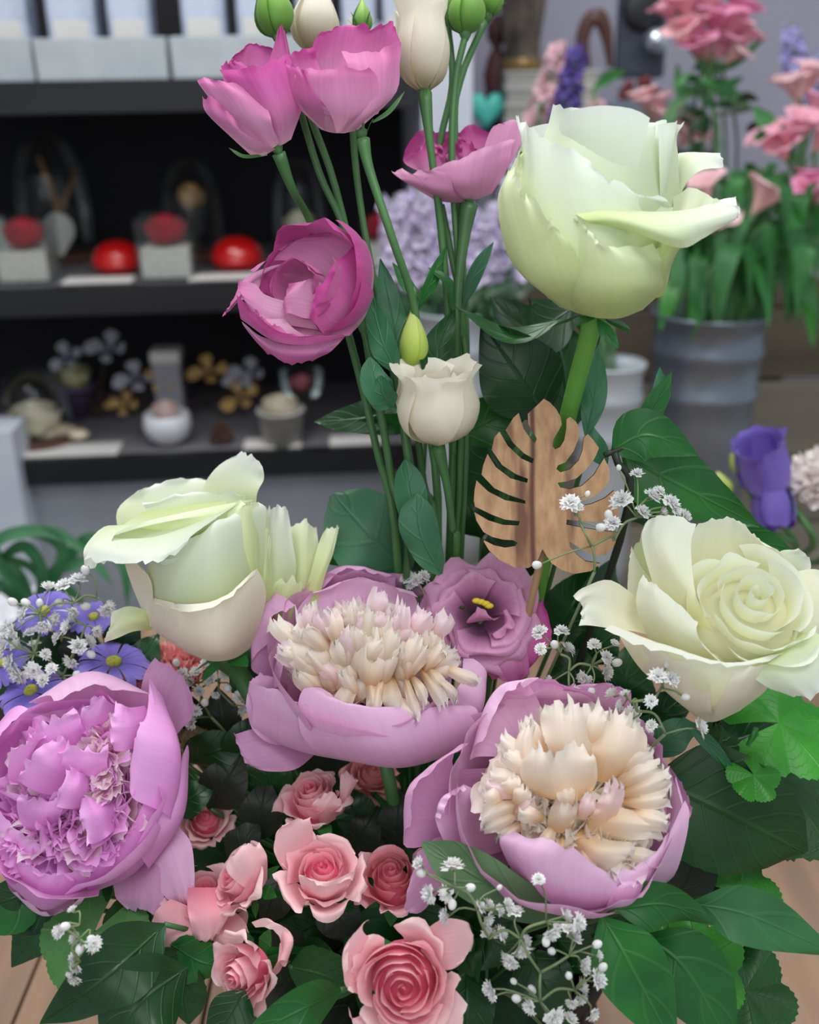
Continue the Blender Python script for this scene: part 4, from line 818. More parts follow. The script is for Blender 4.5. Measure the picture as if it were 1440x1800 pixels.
CP([[(1000, 1490, 60), (1010, 1470, 70), (1025, 1455, 60)], [(1030, 1520, 85), (1050, 1495, 105), (1065, 1475, 85)], [(1070, 1530, 85), (1090, 1505, 100), (1105, 1480, 80)], [(1085, 1520, 75), (1110, 1505, 85), (1120, 1485, 70)]], 2506)
CP([[(960, 1460, 70), (985, 1465, 80), (1005, 1455, 70)], [(965, 1430, 90), (990, 1435, 110), (1015, 1430, 90)], [(975, 1395, 85), (995, 1395, 100), (1015, 1400, 85)]], 2507)
k = 0
for x, y, an, L, wd, z in ((935, 1395, 175, 80, 34, 70), (930, 1410, 190, 88, 30, 72), (925, 1425, 205, 84, 26, 70), (930, 1380, 160, 70, 34, 70), (945, 1370, 140, 74, 36, 72), (930, 1440, 215, 66, 24, 66), (900, 1405, 100, 40, 36, 84), (905, 1420, 60, 42, 34, 88), (885, 1410, 150, 36, 30, 86), (900, 1430, 20, 44, 30, 86),
    (1080, 1380, 25, 90, 38, 70), (1090, 1395, 10, 92, 36, 72), (1095, 1410, -2, 84, 34, 72), (1070, 1365, 40, 86, 40, 66), (1100, 1430, -12, 76, 38, 76), (1060, 1500, -35, 80, 36, 74), (1040, 1510, -55, 70, 34, 74), (1075, 1490, -22, 78, 34, 70), (1020, 1480, -75, 74, 34, 84), (990, 1470, -95, 66, 30, 88), (975, 1450, -120, 50, 30, 88),
    (960, 1330, 125, 70, 36, 60), (940, 1345, 150, 74, 34, 56), (1000, 1330, 85, 84, 40, 62), (1030, 1325, 70, 84, 40, 62), (1060, 1330, 50, 84, 42, 60), (1000, 1425, 100, 44, 34, 100), (1020, 1440, 60, 44, 30, 96), (955, 1440, 160, 44, 34, 94)):
    flute(t, d, x, y, an, L, wd, z, 800+k, PC if k % 9 else PP, -2, 4); k += 1
CP([[(1040, 1440, 90), (1060, 1445, 95), (1080, 1440, 90)], [(1050, 1410, 105), (1075, 1412, 115), (1095, 1410, 100)], [(1060, 1385, 100), (1080, 1380, 105), (1100, 1385, 95)]], 2508, PP)
patch(t, [[(880, 1330, -70), (920, 1310, -80), (960, 1300, -80)], [(840, 1330, -60), (890, 1260, -70), (950, 1240, -80)], [(826, 1335, -40), (860, 1235, -50), (930, 1200, -70)], [(835, 1310, -25), (875, 1210, -35), (948, 1190, -55)], [(850, 1300, -15), (885, 1225, -25), (920, 1205, -45)]], d, PE, seed=231, nu=17)
patch(t, [[(890, 1300, -80), (960, 1290, -90), (1040, 1290, -90)], [(870, 1240, -90), (940, 1210, -95), (1010, 1220, -90)], [(890, 1215, -85), (950, 1196, -90), (1010, 1206, -88)]], d, PE2, seed=232)
patch(t, [[(960, 1290, -100), (1030, 1280, -100), (1110, 1290, -90)], [(940, 1230, -105), (1020, 1210, -105), (1110, 1225, -95)], [(1000, 1220, -100), (1060, 1203, -100), (1110, 1215, -90)]], d, PE2, seed=233)
patch(t, [[(1050, 1310, -90), (1090, 1310, -90), (1130, 1330, -80)], [(1040, 1250, -95), (1090, 1250, -90), (1150, 1290, -80)], [(1050, 1238, -90), (1100, 1245, -90), (1140, 1275, -80)]], d, PE, seed=234)
patch(t, [[(880, 1450, -80), (860, 1400, -80), (860, 1350, -80)], [(780, 1480, -40), (760, 1410, -40), (800, 1350, -50)], [(715, 1490, -20), (725, 1400, -15), (800, 1320, -30)], [(712, 1460, -5), (720, 1380, 0), (810, 1308, -15)], [(722, 1450, 5), (735, 1375, 8), (825, 1305, -8)]], d, PE2, seed=235, nu=19)
patch(t, [[(920, 1480, -50), (900, 1440, -50), (900, 1400, -50)], [(850, 1505, -10), (830, 1440, -20), (860, 1390, -20)], [(790, 1490, 20), (785, 1430, 15), (830, 1385, 0)], [(765, 1440, 32), (775, 1405, 30), (815, 1378, 12)], [(775, 1440, 36), (790, 1405, 34), (820, 1385, 18)]], d, PE, seed=236, nu=17)
patch(t, [[(880, 1520, -60), (850, 1500, -60), (840, 1470, -50)], [(800, 1540, -20), (780, 1510, -10), (775, 1470, 0)], [(745, 1600, -20), (725, 1570, -15), (745, 1490, 0)], [(720, 1605, -20), (712, 1590, -20), (735, 1500, 0)]], d, PE2, seed=237)
patch(t, [[(920, 1570, -40), (960, 1590, -50), (1040, 1600, -60)], [(915, 1560, 30), (975, 1605, 35), (1060, 1612, 20)], [(885, 1500, 75), (965, 1560, 110), (1080, 1590, 80)], [(880, 1475, 85), (960, 1510, 125), (1085, 1560, 100)], [(905, 1463, 80), (985, 1485, 122), (1082, 1545, 102)]], d, PE, seed=238, nu=23, nv=19)
patch(t, [[(1040, 1590, -40), (1090, 1580, -50), (1150, 1560, -50)], [(1040, 1608, 30), (1110, 1600, 30), (1185, 1540, 0)], [(1060, 1590, 80), (1130, 1560, 75), (1205, 1480, 20)], [(1080, 1555, 95), (1145, 1520, 85), (1212, 1430, 20)], [(1085, 1538, 92), (1145, 1505, 80), (1205, 1410, 12)]], d, PE, seed=239, nu=21, nv=17)
patch(t, [[(1060, 1600, 20), (1090, 1605, 10), (1120, 1605, 0)], [(1065, 1595, 75), (1105, 1598, 70), (1142, 1588, 45)], [(1085, 1560, 100), (1118, 1560, 95), (1146, 1570, 62)], [(1118, 1542, 92), (1132, 1548, 84), (1147, 1562, 66)]], d, PE, seed=240)
patch(t, [[(1100, 1440, -60), (1110, 1400, -70), (1100, 1350, -80)], [(1170, 1450, -40), (1175, 1390, -50), (1150, 1330, -70)], [(1210, 1440, -20), (1195, 1380, -35), (1160, 1325, -60)], [(1217, 1420, -15), (1195, 1370, -28), (1150, 1318, -55)]], d, PE2, seed=241, nu=17)
patch(t, [[(1090, 1480, -20), (1110, 1440, -30), (1110, 1400, -40)], [(1160, 1460, 0), (1180, 1430, -10), (1180, 1380, -30)], [(1170, 1450, 20), (1200, 1420, 8), (1188, 1365, -20)], [(1160, 1462, 30), (1200, 1440, 18), (1186, 1375, -12)]], d, PE, seed=242)
tube(t, [tuple(fr.w([(0, 0, -70)])[0]), P(990, 1520, d+.05), t.location], .0036, ST, 'stem')
# ================================================================ 6. LEFT PEONY
d = .50
t = flower('peony', 'bright lilac pink peony at the left edge, all petals ruffled pink', 'peony', -.05, -.02, 'large peonies')
fr = Frame(135, 1400, d, (-.12, .38, .9), -10)
lathe('receptacle', tuple(fr.w([(0, 0, -70)])[0]), [(.0005, -.004), (.012, 0), (.02, .008), (.014, .014), (.0005, .016)], LM, t, 16, axis=tuple(fr.Z))
bowl(t, fr, 7, 165, PL, 260)
petaloids(t, fr, 150, 138, 50, 88, PR_L, PR_P, .22, 1.15, 1.0, 9, lump=12)
fr2 = Frame(185, 1340, d, (.0, .3, .9), 40); petaloids(t, fr2, 60, 45, 22, 44, PR_P, PR_L, .3, 1.2, 1.9, 10)
fr3 = Frame(105, 1455, d, (-.1, .1, .9), 40); petaloids(t, fr3, 45, 60, 14, 42, PR_P, PR_L, .3, 1.2, .7, 11)
patch(t, [[(120, 1290, -80), (190, 1290, -80), (260, 1310, -80)], [(70, 1240, -70), (170, 1200, -90), (275, 1260, -80)], [(50, 1235, -50), (160, 1180, -60), (280, 1230, -60)], [(85, 1222, -20), (165, 1188, -30), (268, 1222, -40)], [(95, 1232, 0), (160, 1206, -5), (215, 1215, -20)]], d, PE, seed=261, nu=19)
patch(t, [[(240, 1270, -90), (270, 1290, -90), (290, 1320, -90)], [(250, 1200, -90), (300, 1220, -80), (320, 1280, -80)], [(262, 1170, -90), (315, 1190, -85), (336, 1265, -80)], [(272, 1158, -85), (320, 1185, -80), (342, 1240, -75)]], d, PE2, seed=262)
patch(t, [[(200, 1480, -60), (240, 1420, -80), (230, 1330, -80)], [(270, 1480, -20), (300, 1400, -30), (270, 1290, -60)], [(300, 1440, 20), (318, 1350, 10), (290, 1240, -40)], [(270, 1420, 50), (310, 1310, 45), (275, 1210, -20)], [(232, 1400, 60), (262, 1300, 60), (262, 1192, -5)], [(228, 1360, 55), (240, 1290, 58), (272, 1235, 15)]], d, PL, seed=263, nu=23, nv=21)
patch(t, [[(220, 1520, -60), (280, 1460, -80), (300, 1380, -80)], [(260, 1530, -20), (320, 1440, -30), (330, 1340, -50)], [(250, 1510, 20), (315, 1430, 5), (330, 1310, -20)], [(240, 1490, 35), (290, 1420, 25), (322, 1330, 0)]], d, PL, seed=264, nu=17)
patch(t, [[(130, 1540, -60), (200, 1530, -70), (260, 1480, -70)], [(160, 1570, 0), (230, 1540, -5), (290, 1480, -20)], [(150, 1555, 45), (220, 1520, 40), (285, 1450, 20)], [(160, 1535, 62), (205, 1500, 60), (275, 1400, 40)], [(190, 1500, 66), (215, 1475, 66), (265, 1390, 50)]], d, PL, seed=265, nu=19)
patch(t, [[(30, 1530, -60), (80, 1560, -60), (140, 1550, -60)], [(20, 1560, 0), (80, 1600, 10), (150, 1565, 5)], [(15, 1520, 45), (75, 1560, 60), (155, 1550, 45)], [(20, 1500, 58), (80, 1530, 74), (150, 1530, 60)]], d, PL, seed=266, nu=19)
patch(t, [[(0, 1500, -60), (60, 1540, -60), (120, 1540, -60)], [(15, 1560, -20), (70, 1605, -10), (135, 1590, -10)], [(30, 1570, 10), (90, 1607, 15), (155, 1570, 15)]], d, PE, seed=267)
patch(t, [[(60, 1520, -30), (20, 1490, -40), (-20, 1440, -50)], [(40, 1545, 20), (-10, 1500, 10), (-50, 1440, -10)], [(60, 1510, 60), (0, 1470, 50), (-45, 1400, 30)], [(90, 1490, 68), (30, 1460, 64), (-20, 1400, 50)]], d, PL, seed=268, nu=17)
patch(t, [[(20, 1400, -50), (20, 1340, -60), (40, 1290, -60)], [(-40, 1400, 0), (-30, 1320, -10), (10, 1260, -30)], [(-40, 1360, 30), (-20, 1300, 20), (30, 1240, -20)], [(-10, 1350, 50), (0, 1300, 42), (50, 1240, 0)]], d, PL, seed=269, nu=17)
patch(t, [[(50, 1380, 0), (80, 1360, 10), (90, 1320, 10)], [(15, 1370, 50), (50, 1340, 60), (70, 1300, 40)], [(20, 1320, 70), (60, 1310, 75), (90, 1280, 55)], [(25, 1315, 76), (60, 1305, 80), (95, 1285, 60)]], d, PL, seed=270)
for k, c in enumerate(((88, 1292, 60, .1, 1.1), (155, 1262, 40, -.3, .85), (135, 1335, 80, .5, 1.0), (70, 1350, 88, -.2, 1.2), (60, 1420, 80, .7, .9), (120, 1395, 95, -.6, .8), (165, 1450, 90, -1.2, .9), (215, 1290, 55, -.9, .9))):
    x, y, z, an, sc = c; ca, sa = math.cos(an)*sc, math.sin(an)*sc
    rows = [[(40, 55, -60), (60, 30, -50), (70, 0, -50)], [(-10, 34, -10), (25, 8, 2), (50, -20, -10)], [(-34, 12, 5), (5, -12, 8), (44, -36, -5)], [(-32, 2, 8), (-6, -24, 12), (38, -44, -5)]]
    patch(t, [[(x+p*ca-q*sa, y+p*sa+q*ca, z+w_) for p, q, w_ in r] for r in rows], d, PL, seed=280+k, ruf=6, jag=2.5, frill=3)
patch(t, [[(190, 1500, -60), (230, 1500, -60), (270, 1480, -60)], [(200, 1560, -40), (250, 1550, -30), (290, 1500, -30)], [(205, 1580, -35), (250, 1575, -25), (290, 1560, -25)], [(225, 1600, -35), (250, 1600, -25), (282, 1612, -25)]], d, PE2, seed=290)
patch(t, [[(240, 1490, -60), (280, 1470, -60), (310, 1450, -60)], [(260, 1530, -35), (300, 1500, -25), (335, 1480, -35)], [(285, 1570, -25), (315, 1550, -15), (342, 1530, -25)], [(300, 1585, -25), (325, 1590, -20), (342, 1575, -25)]], d, PE, seed=291)
tube(t, [tuple(fr.w([(0, 0, -70)])[0]), P(180, 1500, d+.06), t.location], .0036, ST, 'stem')
# ================================================================ 7. LISIANTHUS
def calyx(t, x, y, d, ax, L=34, mat=None, seed=0, w=8, z=0):
    fr = Frame(x, y, d, ax, z); s = fr.s
    cx_ = lathe('calyx', tuple(fr.O), [(.0005, -12*s), (5*s, -10*s), (10*s, 0), (11*s, 6*s), (8*s, 8*s)], mat or ST, t, 12, axis=tuple(fr.Z))
    for k in range(5):
        a = k*1.257+seed; c, sn = math.cos(a), math.sin(a); V = []
        for j in range(7):
            q = j/6; r = 9+L*.45*q; z = L*(q-.35*q*q)
            for u in (-1, 0, 1):
                ww = 3.2*(1-q)+.3; V.append(((r)*c-u*ww*sn, r*sn+u*ww*c, z+(1 if u == 0 else 0)))
        mk('sepal', fr.w(V), grid_faces(3, 7), mat or ST, cx_, np.tile([[.3, .5]], (len(V), 1)))
LG_ = 'pink lisianthus'
# 7a top left
d = .50
t = flower('lisianthus', 'magenta lisianthus highest at the left, tilted left with pointed rim', 'lisianthus', -.01, .04, LG_)
patch(t, [[(465, 215, -20), (480, 210, -30), (495, 205, -30)], [(395, 145, -35), (440, 130, -55), (490, 130, -40)], [(402, 112, -40), (440, 82, -58), (482, 90, -45)], [(412, 98, -40), (442, 78, -55), (476, 84, -45)]], d, LS, seed=301)
patch(t, [[(478, 225, -10), (500, 225, -5), (512, 220, 0)], [(470, 130, -30), (495, 130, -15), (518, 140, -5)], [(480, 85, -32), (497, 85, -20), (512, 105, -8)], [(488, 52, -32), (495, 46, -25), (503, 58, -18)]], d, LS, seed=302)
patch(t, [[(440, 200, -20), (455, 190, -10), (480, 190, 0)], [(400, 150, -30), (430, 130, -20), (460, 130, -20)], [(388, 118, -30), (405, 108, -25), (425, 112, -25)]], d, LS, seed=303)
patch(t, [[(478, 258, 0), (495, 255, 12), (512, 245, 0)], [(440, 205, 30), (490, 205, 48), (532, 185, 0)], [(405, 150, 28), (465, 150, 52), (528, 145, 0)], [(385, 122, 15), (450, 118, 42), (508, 96, 5)]], d, LS, seed=304, nu=19)
patch(t, [[(455, 262, 5), (475, 262, 20), (492, 252, 20)], [(395, 205, 10), (440, 215, 42), (480, 225, 50)], [(355, 155, 5), (410, 165, 38), (474, 200, 54)], [(346, 138, 0), (385, 140, 18), (455, 158, 45)]], d, LS3, seed=305, nu=17)
patch(t, [[(440, 272, -5), (465, 272, 5), (485, 262, 10)], [(405, 240, 5), (435, 250, 30), (470, 255, 38)], [(362, 198, 8), (392, 210, 30), (428, 230, 42)], [(356, 172, 2), (380, 178, 18), (415, 212, 40)]], d, LS3, seed=306)
calyx(t, 488, 262, d, (-.35, .9, .1), 34)
tube(t, [P(490, 270, d), P(515, 335, d+.01), P(550, 400, d+.03), P(605, 560, d+.045), P(660, 780, d+.045), P(700, 1000, d+.045), t.location], [.0034, .0022, .002, .002, .002, .0022, .0022], ST, 'stem')
leaf(t, [(470, 272, 0), (430, 275, 8), (402, 260, 10)], 8, d, ST, 'strap', 20)
# 7b top right
t = flower('lisianthus', 'broad pink lisianthus beside the highest one, next to the white bud', 'lisianthus', .0, .045, LG_)
patch(t, [[(575, 200, -20), (600, 200, -30), (625, 200, -20)], [(540, 125, -45), (590, 110, -65), (640, 115, -45)], [(552, 75, -48), (600, 52, -65), (650, 62, -48)], [(560, 62, -48), (600, 44, -62), (648, 48, -48)]], d, LS, seed=311, ruf=4)
patch(t, [[(600, 215, -10), (635, 210, -10), (665, 200, 0)], [(620, 110, -35), (665, 105, -32), (698, 110, -10)], [(640, 62, -35), (675, 55, -32), (703, 75, -15)], [(655, 50, -35), (685, 38, -32), (700, 66, -20)]], d, LS, seed=312)
patch(t, [[(570, 220, 0), (585, 205, -10), (595, 195, -20)], [(505, 150, 5), (525, 125, -15), (560, 115, -35)], [(497, 112, 5), (515, 92, -12), (555, 84, -35)]], d, LS, seed=313)
patch(t, [[(580, 232, 0), (605, 234, 10), (630, 228, 5)], [(610, 200, 40), (655, 195, 40), (695, 165, 0)], [(615, 130, 40), (665, 125, 35), (703, 110, 0)], [(600, 92, 10), (660, 88, 15), (706, 72, -8)]], d, LS3, seed=314, nu=17)
patch(t, [[(565, 228, 0), (590, 234, 14), (625, 230, 5)], [(525, 180, 20), (590, 195, 62), (660, 188, 40)], [(518, 135, 25), (585, 142, 70), (664, 140, 46)], [(522, 122, 22), (585, 118, 66), (650, 122, 46)]], d, LS3, seed=315, nu=21)
patch(t, [[(562, 226, 0), (576, 230, 10), (592, 232, 10)], [(508, 170, 10), (540, 185, 38), (580, 200, 55)], [(497, 122, 8), (530, 138, 38), (556, 160, 55)], [(496, 108, 4), (520, 116, 25), (545, 130, 46)]], d, LS, seed=316)
calyx(t, 636, 236, d, (-.15, 1, .1), 34)
leaf(t, [(655, 215, 10), (685, 195, 15), (712, 160, 5)], 8, d, ST, 'strap', 20)
tube(t, [P(638, 245, d), P(650, 300, d), P(690, 420, d), P(728, 540, d+.02), P(745, 700, d+.04), P(770, 960, d+.05), t.location], [.0034, .0023, .002, .002, .002, .0022, .0022], ST, 'stem')
# 7c mid left
t = flower('lisianthus', 'magenta and pale pink lisianthus nodding over the shelf, lower left of the pair', 'lisianthus', -.02, .04, LG_)
patch(t, [[(640, 560, -30), (655, 520, -30), (650, 470, -30)], [(610, 560, 0), (640, 500, 0), (640, 440, -20)], [(540, 470, -20), (590, 430, -20), (640, 425, -20)], [(470, 460, -30), (530, 420, -30), (600, 410, -30)], [(440, 480, -20), (500, 432, -25), (560, 408, -25)]], d, LS3, seed=321, nu=19)
patch(t, [[(615, 590, -20), (640, 560, -20), (655, 520, -20)], [(575, 590, 30), (610, 540, 30), (657, 470, 0)], [(555, 570, 50), (580, 510, 48), (645, 430, 0)], [(545, 560, 56), (562, 500, 54), (632, 420, 0)]], d, LS, seed=322, nu=19)
patch(t, [[(600, 560, 10), (580, 540, 20), (570, 500, 20)], [(540, 560, 50), (530, 520, 55), (550, 490, 45)], [(508, 550, 58), (505, 520, 60), (530, 495, 50)], [(500, 555, 52), (498, 530, 56), (508, 500, 50)]], d, LS3, seed=323)
patch(t, [[(560, 580, 20), (550, 560, 30), (545, 540, 30)], [(500, 570, 40), (480, 550, 45), (470, 520, 40)], [(460, 560, 50), (450, 530, 52), (450, 500, 42)], [(440, 545, 55), (428, 520, 55), (425, 495, 42)], [(432, 530, 52), (420, 510, 50), (418, 492, 38)]], d, LS3, seed=324)
patch(t, [[(560, 600, 10), (520, 580, 40), (500, 560, 40)], [(530, 598, 40), (490, 585, 60), (465, 560, 55)], [(510, 590, 52), (475, 575, 68), (450, 552, 60)], [(500, 580, 55), (470, 565, 70), (448, 545, 62)]], d, LS3, seed=325)
patch(t, [[(450, 520, -20), (470, 480, -30), (520, 460, -30)], [(420, 530, 0), (440, 500, -10), (470, 470, -20)], [(405, 545, 8), (422, 520, 5), (428, 492, -10)], [(391, 554, 10), (400, 545, 10), (410, 528, 5)]], d, LS3, seed=326)
patch(t, [[(630, 560, -10), (590, 570, 10), (540, 570, 10), (480, 560, 0)], [(618, 585, 20), (560, 605, 40), (490, 600, 50), (430, 565, 20)], [(612, 590, 45), (550, 592, 75), (480, 590, 70), (420, 545, 30)], [(608, 586, 55), (550, 588, 82), (490, 582, 78), (416, 520, 35)]], d, LS, seed=327, nu=21)
patch(t, [[(610, 588, 30), (560, 595, 40), (470, 595, 40), (425, 565, 20)], [(590, 610, 40), (545, 620, 58), (475, 612, 52), (430, 575, 25)], [(575, 622, 35), (530, 634, 45), (490, 630, 42), (450, 600, 25)], [(555, 628, 25), (525, 640, 32), (505, 640, 30), (470, 618, 20)]], d, LS, seed=328, nu=19)
fr = Frame(590, 500, d, (-.42, -.05, .9), -55)
for k in range(5): rpetal(t, fr, k*1.257+.2, [(4, -30), (60, -8), (92, 30), (100, 68), (96, 92)], .95, LS, .08, .12, ruf=.03, seed=360+k)
fr = Frame(560, 510, d, (-.42, -.05, .9), -30)
for k in range(6): rpetal(t, fr, k*1.05+.5, [(4, -10), (26+k*5, 10), (34+k*6, 50), (36+k*6, 78)], 1.1, LS3, .12, .12, ruf=.04, seed=370+k)
calyx(t, 628, 560, d, (-.5, .3, .7), 30, z=-25)
tube(t, [P(630, 560, d+.012), P(645, 600, d+.02), P(665, 700, d+.02), P(690, 850, d+.03), P(715, 1000, d+.035), t.location], .002, ST, 'stem')
# 7d right, wide shallow
d = .54
t = flower('lisianthus', 'wide shallow dusky pink lisianthus just left of the tall white rose', 'lisianthus', .015, .045, LG_)
patch(t, [[(790, 320, -10), (820, 320, -20), (850, 320, -10)], [(715, 290, -30), (760, 260, -50), (830, 260, -50)], [(712, 262, -30), (745, 232, -50), (795, 232, -50)]], d, LS, seed=331, ruf=5)
patch(t, [[(800, 320, -10), (840, 320, -20), (870, 310, -10)], [(770, 260, -60), (830, 250, -60), (890, 255, -40)], [(770, 238, -60), (825, 226, -60), (885, 228, -40)]], d, LS, seed=332, ruf=5)
patch(t, [[(840, 330, 0), (860, 325, 0), (880, 315, 0)], [(850, 265, 0), (885, 265, -5), (905, 275, -10)], [(865, 225, -10), (900, 216, -10), (922, 235, -10)], [(880, 220, -12), (908, 212, -12), (926, 226, -12)]], d, LS2, seed=333)
patch(t, [[(790, 350, 0), (830, 352, 5), (865, 340, 0)], [(745, 325, 25), (820, 325, 45), (890, 300, 10)], [(755, 305, 35), (825, 290, 50), (900, 260, 10)], [(760, 298, 30), (830, 268, 45), (905, 242, 8)]], d, LS2, seed=334, nu=19)
patch(t, [[(765, 352, -5), (790, 356, 5), (820, 355, 5)], [(720, 325, 10), (760, 335, 35), (800, 340, 45)], [(695, 308, 5), (740, 312, 28), (790, 310, 48)], [(687, 300, 0), (720, 302, 12), (765, 298, 35)]], d, LS2, seed=335, nu=17)
for k, (x, y) in enumerate(((740, 262), (775, 262), (800, 258))): patch(t, [[(x+20, y+60, 0), (x+40, y+60, -5), (x+55, y+55, 0)], [(x-15, y+20, -15), (x+15, y+5, -25), (x+40, y+15, -15)], [(x-12, y+4, -15), (x+15, y-14, -25), (x+38, y-4, -15)]], d, LS, seed=336+k, ruf=5)
calyx(t, 824, 352, d, (-.05, 1, .1), 24)
tube(t, [P(824, 360, d), P(815, 420, d), P(805, 520, d), P(800, 700, d+.01), P(790, 980, d+.02), t.location], [.0048, .0032, .0022, .0022, .0022, .0022], ST, 'stem')
# 7e open face with yellow stamens
d = .53
t = flower('lisianthus', 'open dusky pink lisianthus with yellow stamens below the wooden leaf', 'lisianthus', .02, .03, LG_)
fr = Frame(845, 1085, d, (.0, .22, .97), -35)
for k in range(5):
    rpetal(t, fr, k*1.257+.3, [(4, -40), (28, -20), (56, 22), (88, 40), (102, 30)], 1.0, LS4, .10, .10, tipw=4, basew=.6, ruf=.05, seed=341+k, nu=17, nv=14)
for k in range(5):
    rpetal(t, fr, k*1.257+.9, [(4, -36), (24, -18), (46, 30), (68, 52), (78, 46)], 1.0, LS4, .12, .10, tipw=4, basew=.6, ruf=.05, seed=351+k, nu=17, nv=14)
patch(t, [[(880, 1120, -20), (900, 1110, -20), (910, 1080, -20)], [(905, 1150, 0), (930, 1120, 5), (935, 1060, -5)], [(925, 1180, 0), (958, 1130, 5), (950, 1060, -8)], [(915, 1188, 5), (968, 1120, 8), (955, 1052, -6)]], d, LS, seed=356)
patch(t, [[(850, 1130, -10), (880, 1130, -10), (900, 1120, -10)], [(850, 1170, 10), (890, 1165, 12), (925, 1140, 8)], [(865, 1192, 5), (900, 1202, 6), (932, 1185, 5)]], d, LS3, seed=357, ruf=4)
patch(t, [[(855, 1090, -20), (870, 1090, -20), (885, 1080, -20)], [(822, 1095, 10), (845, 1085, 18), (870, 1090, 15)], [(825, 1085, 22), (845, 1068, 26), (862, 1082, 22)]], d, LS2, seed=358)
patch(t, [[(860, 1120, -20), (880, 1110, -20), (890, 1090, -20)], [(865, 1115, 15), (890, 1095, 18), (885, 1075, 10)], [(870, 1122, 20), (905, 1100, 22), (890, 1072, 14)]], d, LS2, seed=359)
for k, (x, y) in enumerate(((838, 1056), (846, 1058), (854, 1061), (860, 1065), (812, 1068))):
    tube(t, [tuple(fr.w([(0, 0, -30)])[0]), tuple(pix([(x, y, 8)], d)[0])], .0006, ST, 'filament', 5); blob('stamen', tuple(pix([(x, y, 10)], d)[0]), .0016 if k < 4 else .001, YE if k < 4 else LO, t, 6, sc=(1.5, 1, .9))
calyx(t, 850, 1100, d, (0, .3, .9), 24, z=-75)
tube(t, [tuple(fr.w([(0, 0, -38)])[0]), P(860, 1180, d+.04), t.location], .0028, ST, 'stem')
# 7f white ones and buds
def white_lisi(x, y, d, ax, R, H, label, via, rx, ry, seed, sp=.1, open_=1.05):
    t = flower('lisianthus', label, 'lisianthus', rx, ry); fr = Frame(x, y, d, ax)
    for k in range(5):
        rpetal(t, fr, k*1.257+seed, [(5, 0), (R*.75, H*.18), (R*.98, H*.5), (R*.84, H*.82), (R*open_*.95, H)], .98, LW, .09, .10, ruf=.035, seed=seed*7+k, nu=15, nv=14, point=.05)
    for k in range(4):
        rpetal(t, fr, k*1.6+seed+.5, [(4, 0), (R*.5, H*.2), (R*.66, H*.55), (R*.5, H*.88)], .95, LW, .12, .08, ruf=.03, seed=seed*9+k, nu=13, nv=10, point=.05)
    calyx(t, x, y, d, ax, 40, seed=seed); tube(t, [tuple(fr.O)]+[P(*v) for v in via]+[t.location], [.0036]+[.002]*(len(via)+1), ST, 'stem'); return t
t = white_lisi(747, 163, .53, (-.05, 1, .12), 47, 148, 'white lisianthus bud half open at the top beside the pink pair', ((757, 260, .53), (775, 400, .54), (790, 600, .55), (795, 950, .56)), .01, .05, 1)
t = white_lisi(770, 783, .52, (-.03, .93, .36), 72, 142, 'small creamy white lisianthus in the middle, left of the wooden leaf', ((785, 850, .525), (795, 930, .535), (800, 1010, .55)), .01, .035, 2, open_=1.12)
def bud(x, y, d, ax, R, H, label, via, rx, ry, mat, sep=True, seed=0, L=44):
    t = flower('flower_bud', label, 'flower bud', rx, ry); fr = Frame(x, y, d, ax)
    for k in range(4):
        rpetal(t, fr, k*1.571+seed, [(3, 0), (R*.8, H*.15), (R, H*.38), (R*.72, H*.65), (R*.3, H*.88), (R*.12, H)], 1.05, mat, .14, .0, ruf=.01, seed=seed+k, nu=11, nv=14, basew=.8)
    if sep: calyx(t, x, y, d, ax, L, seed=seed)
    tube(t, [tuple(fr.O)]+[P(*v) for v in via]+[t.location], .0018, ST, 'stem'); return t
GB = petal_mat('green_bud_petal', '#9fbf3a', '#c6da6a', '#dbe48e', .2, .06, .45); GB2 = petal_mat('dark_green_bud_petal', '#4a8534', '#7fae4c', '#aed06e', .15, .1, .45)
bud(724, 650, .525, (.02, 1, .1), 27, 106, 'pointed lime green bud standing above the small creamy lisianthus', ((730, 720, .535), (745, 850, .545), (765, 980, .55)), .0, .04, GB, seed=1)
bud(490, 68, .52, (-.2, 1, .1), 32, 110, 'green tipped bud cut by the top edge above the highest pink flower', ((510, 130, .52), (560, 300, .52), (610, 420, .525), (650, 640, .53), (700, 960, .55)), -.005, .05, GB2, seed=2)
bud(552, 95, .54, (.05, 1, .05), 42, 130, 'cream bud behind and between the two highest pink lisianthus', ((540, 180, .53), (590, 330, .53), (640, 560, .54), (705, 980, .56)), .0, .055, LW, seed=3)
bud(637, 60, .55, (.0, 1, .05), 16, 60, 'small green bud peeking behind the broad pink lisianthus', ((620, 200, .54), (640, 400, .54), (700, 700, .55), (740, 980, .56)), .005, .055, GB2, seed=4)
bud(818, 62, .54, (.02, 1, .1), 32, 100, 'fat green bud at the top right of the half open white one', ((800, 150, .54), (795, 300, .54), (812, 600, .55), (800, 980, .56)), .01, .055, GB2, seed=5)
bud(856, 30, .55, (.25, 1, .1), 22, 80, 'smaller green bud on the curved stem left of the brown vase', ((810, 140, .55), (800, 250, .55), (820, 600, .555), (810, 980, .565)), .015, .055, GB2, seed=6)
bud(787, 40, .55, (-.1, 1, .1), 20, 80, 'narrow green bud touching the half open white lisianthus', ((795, 150, .55), (770, 300, .55), (790, 600, .555), (790, 990, .565)), .005, .06, GB2, seed=7)
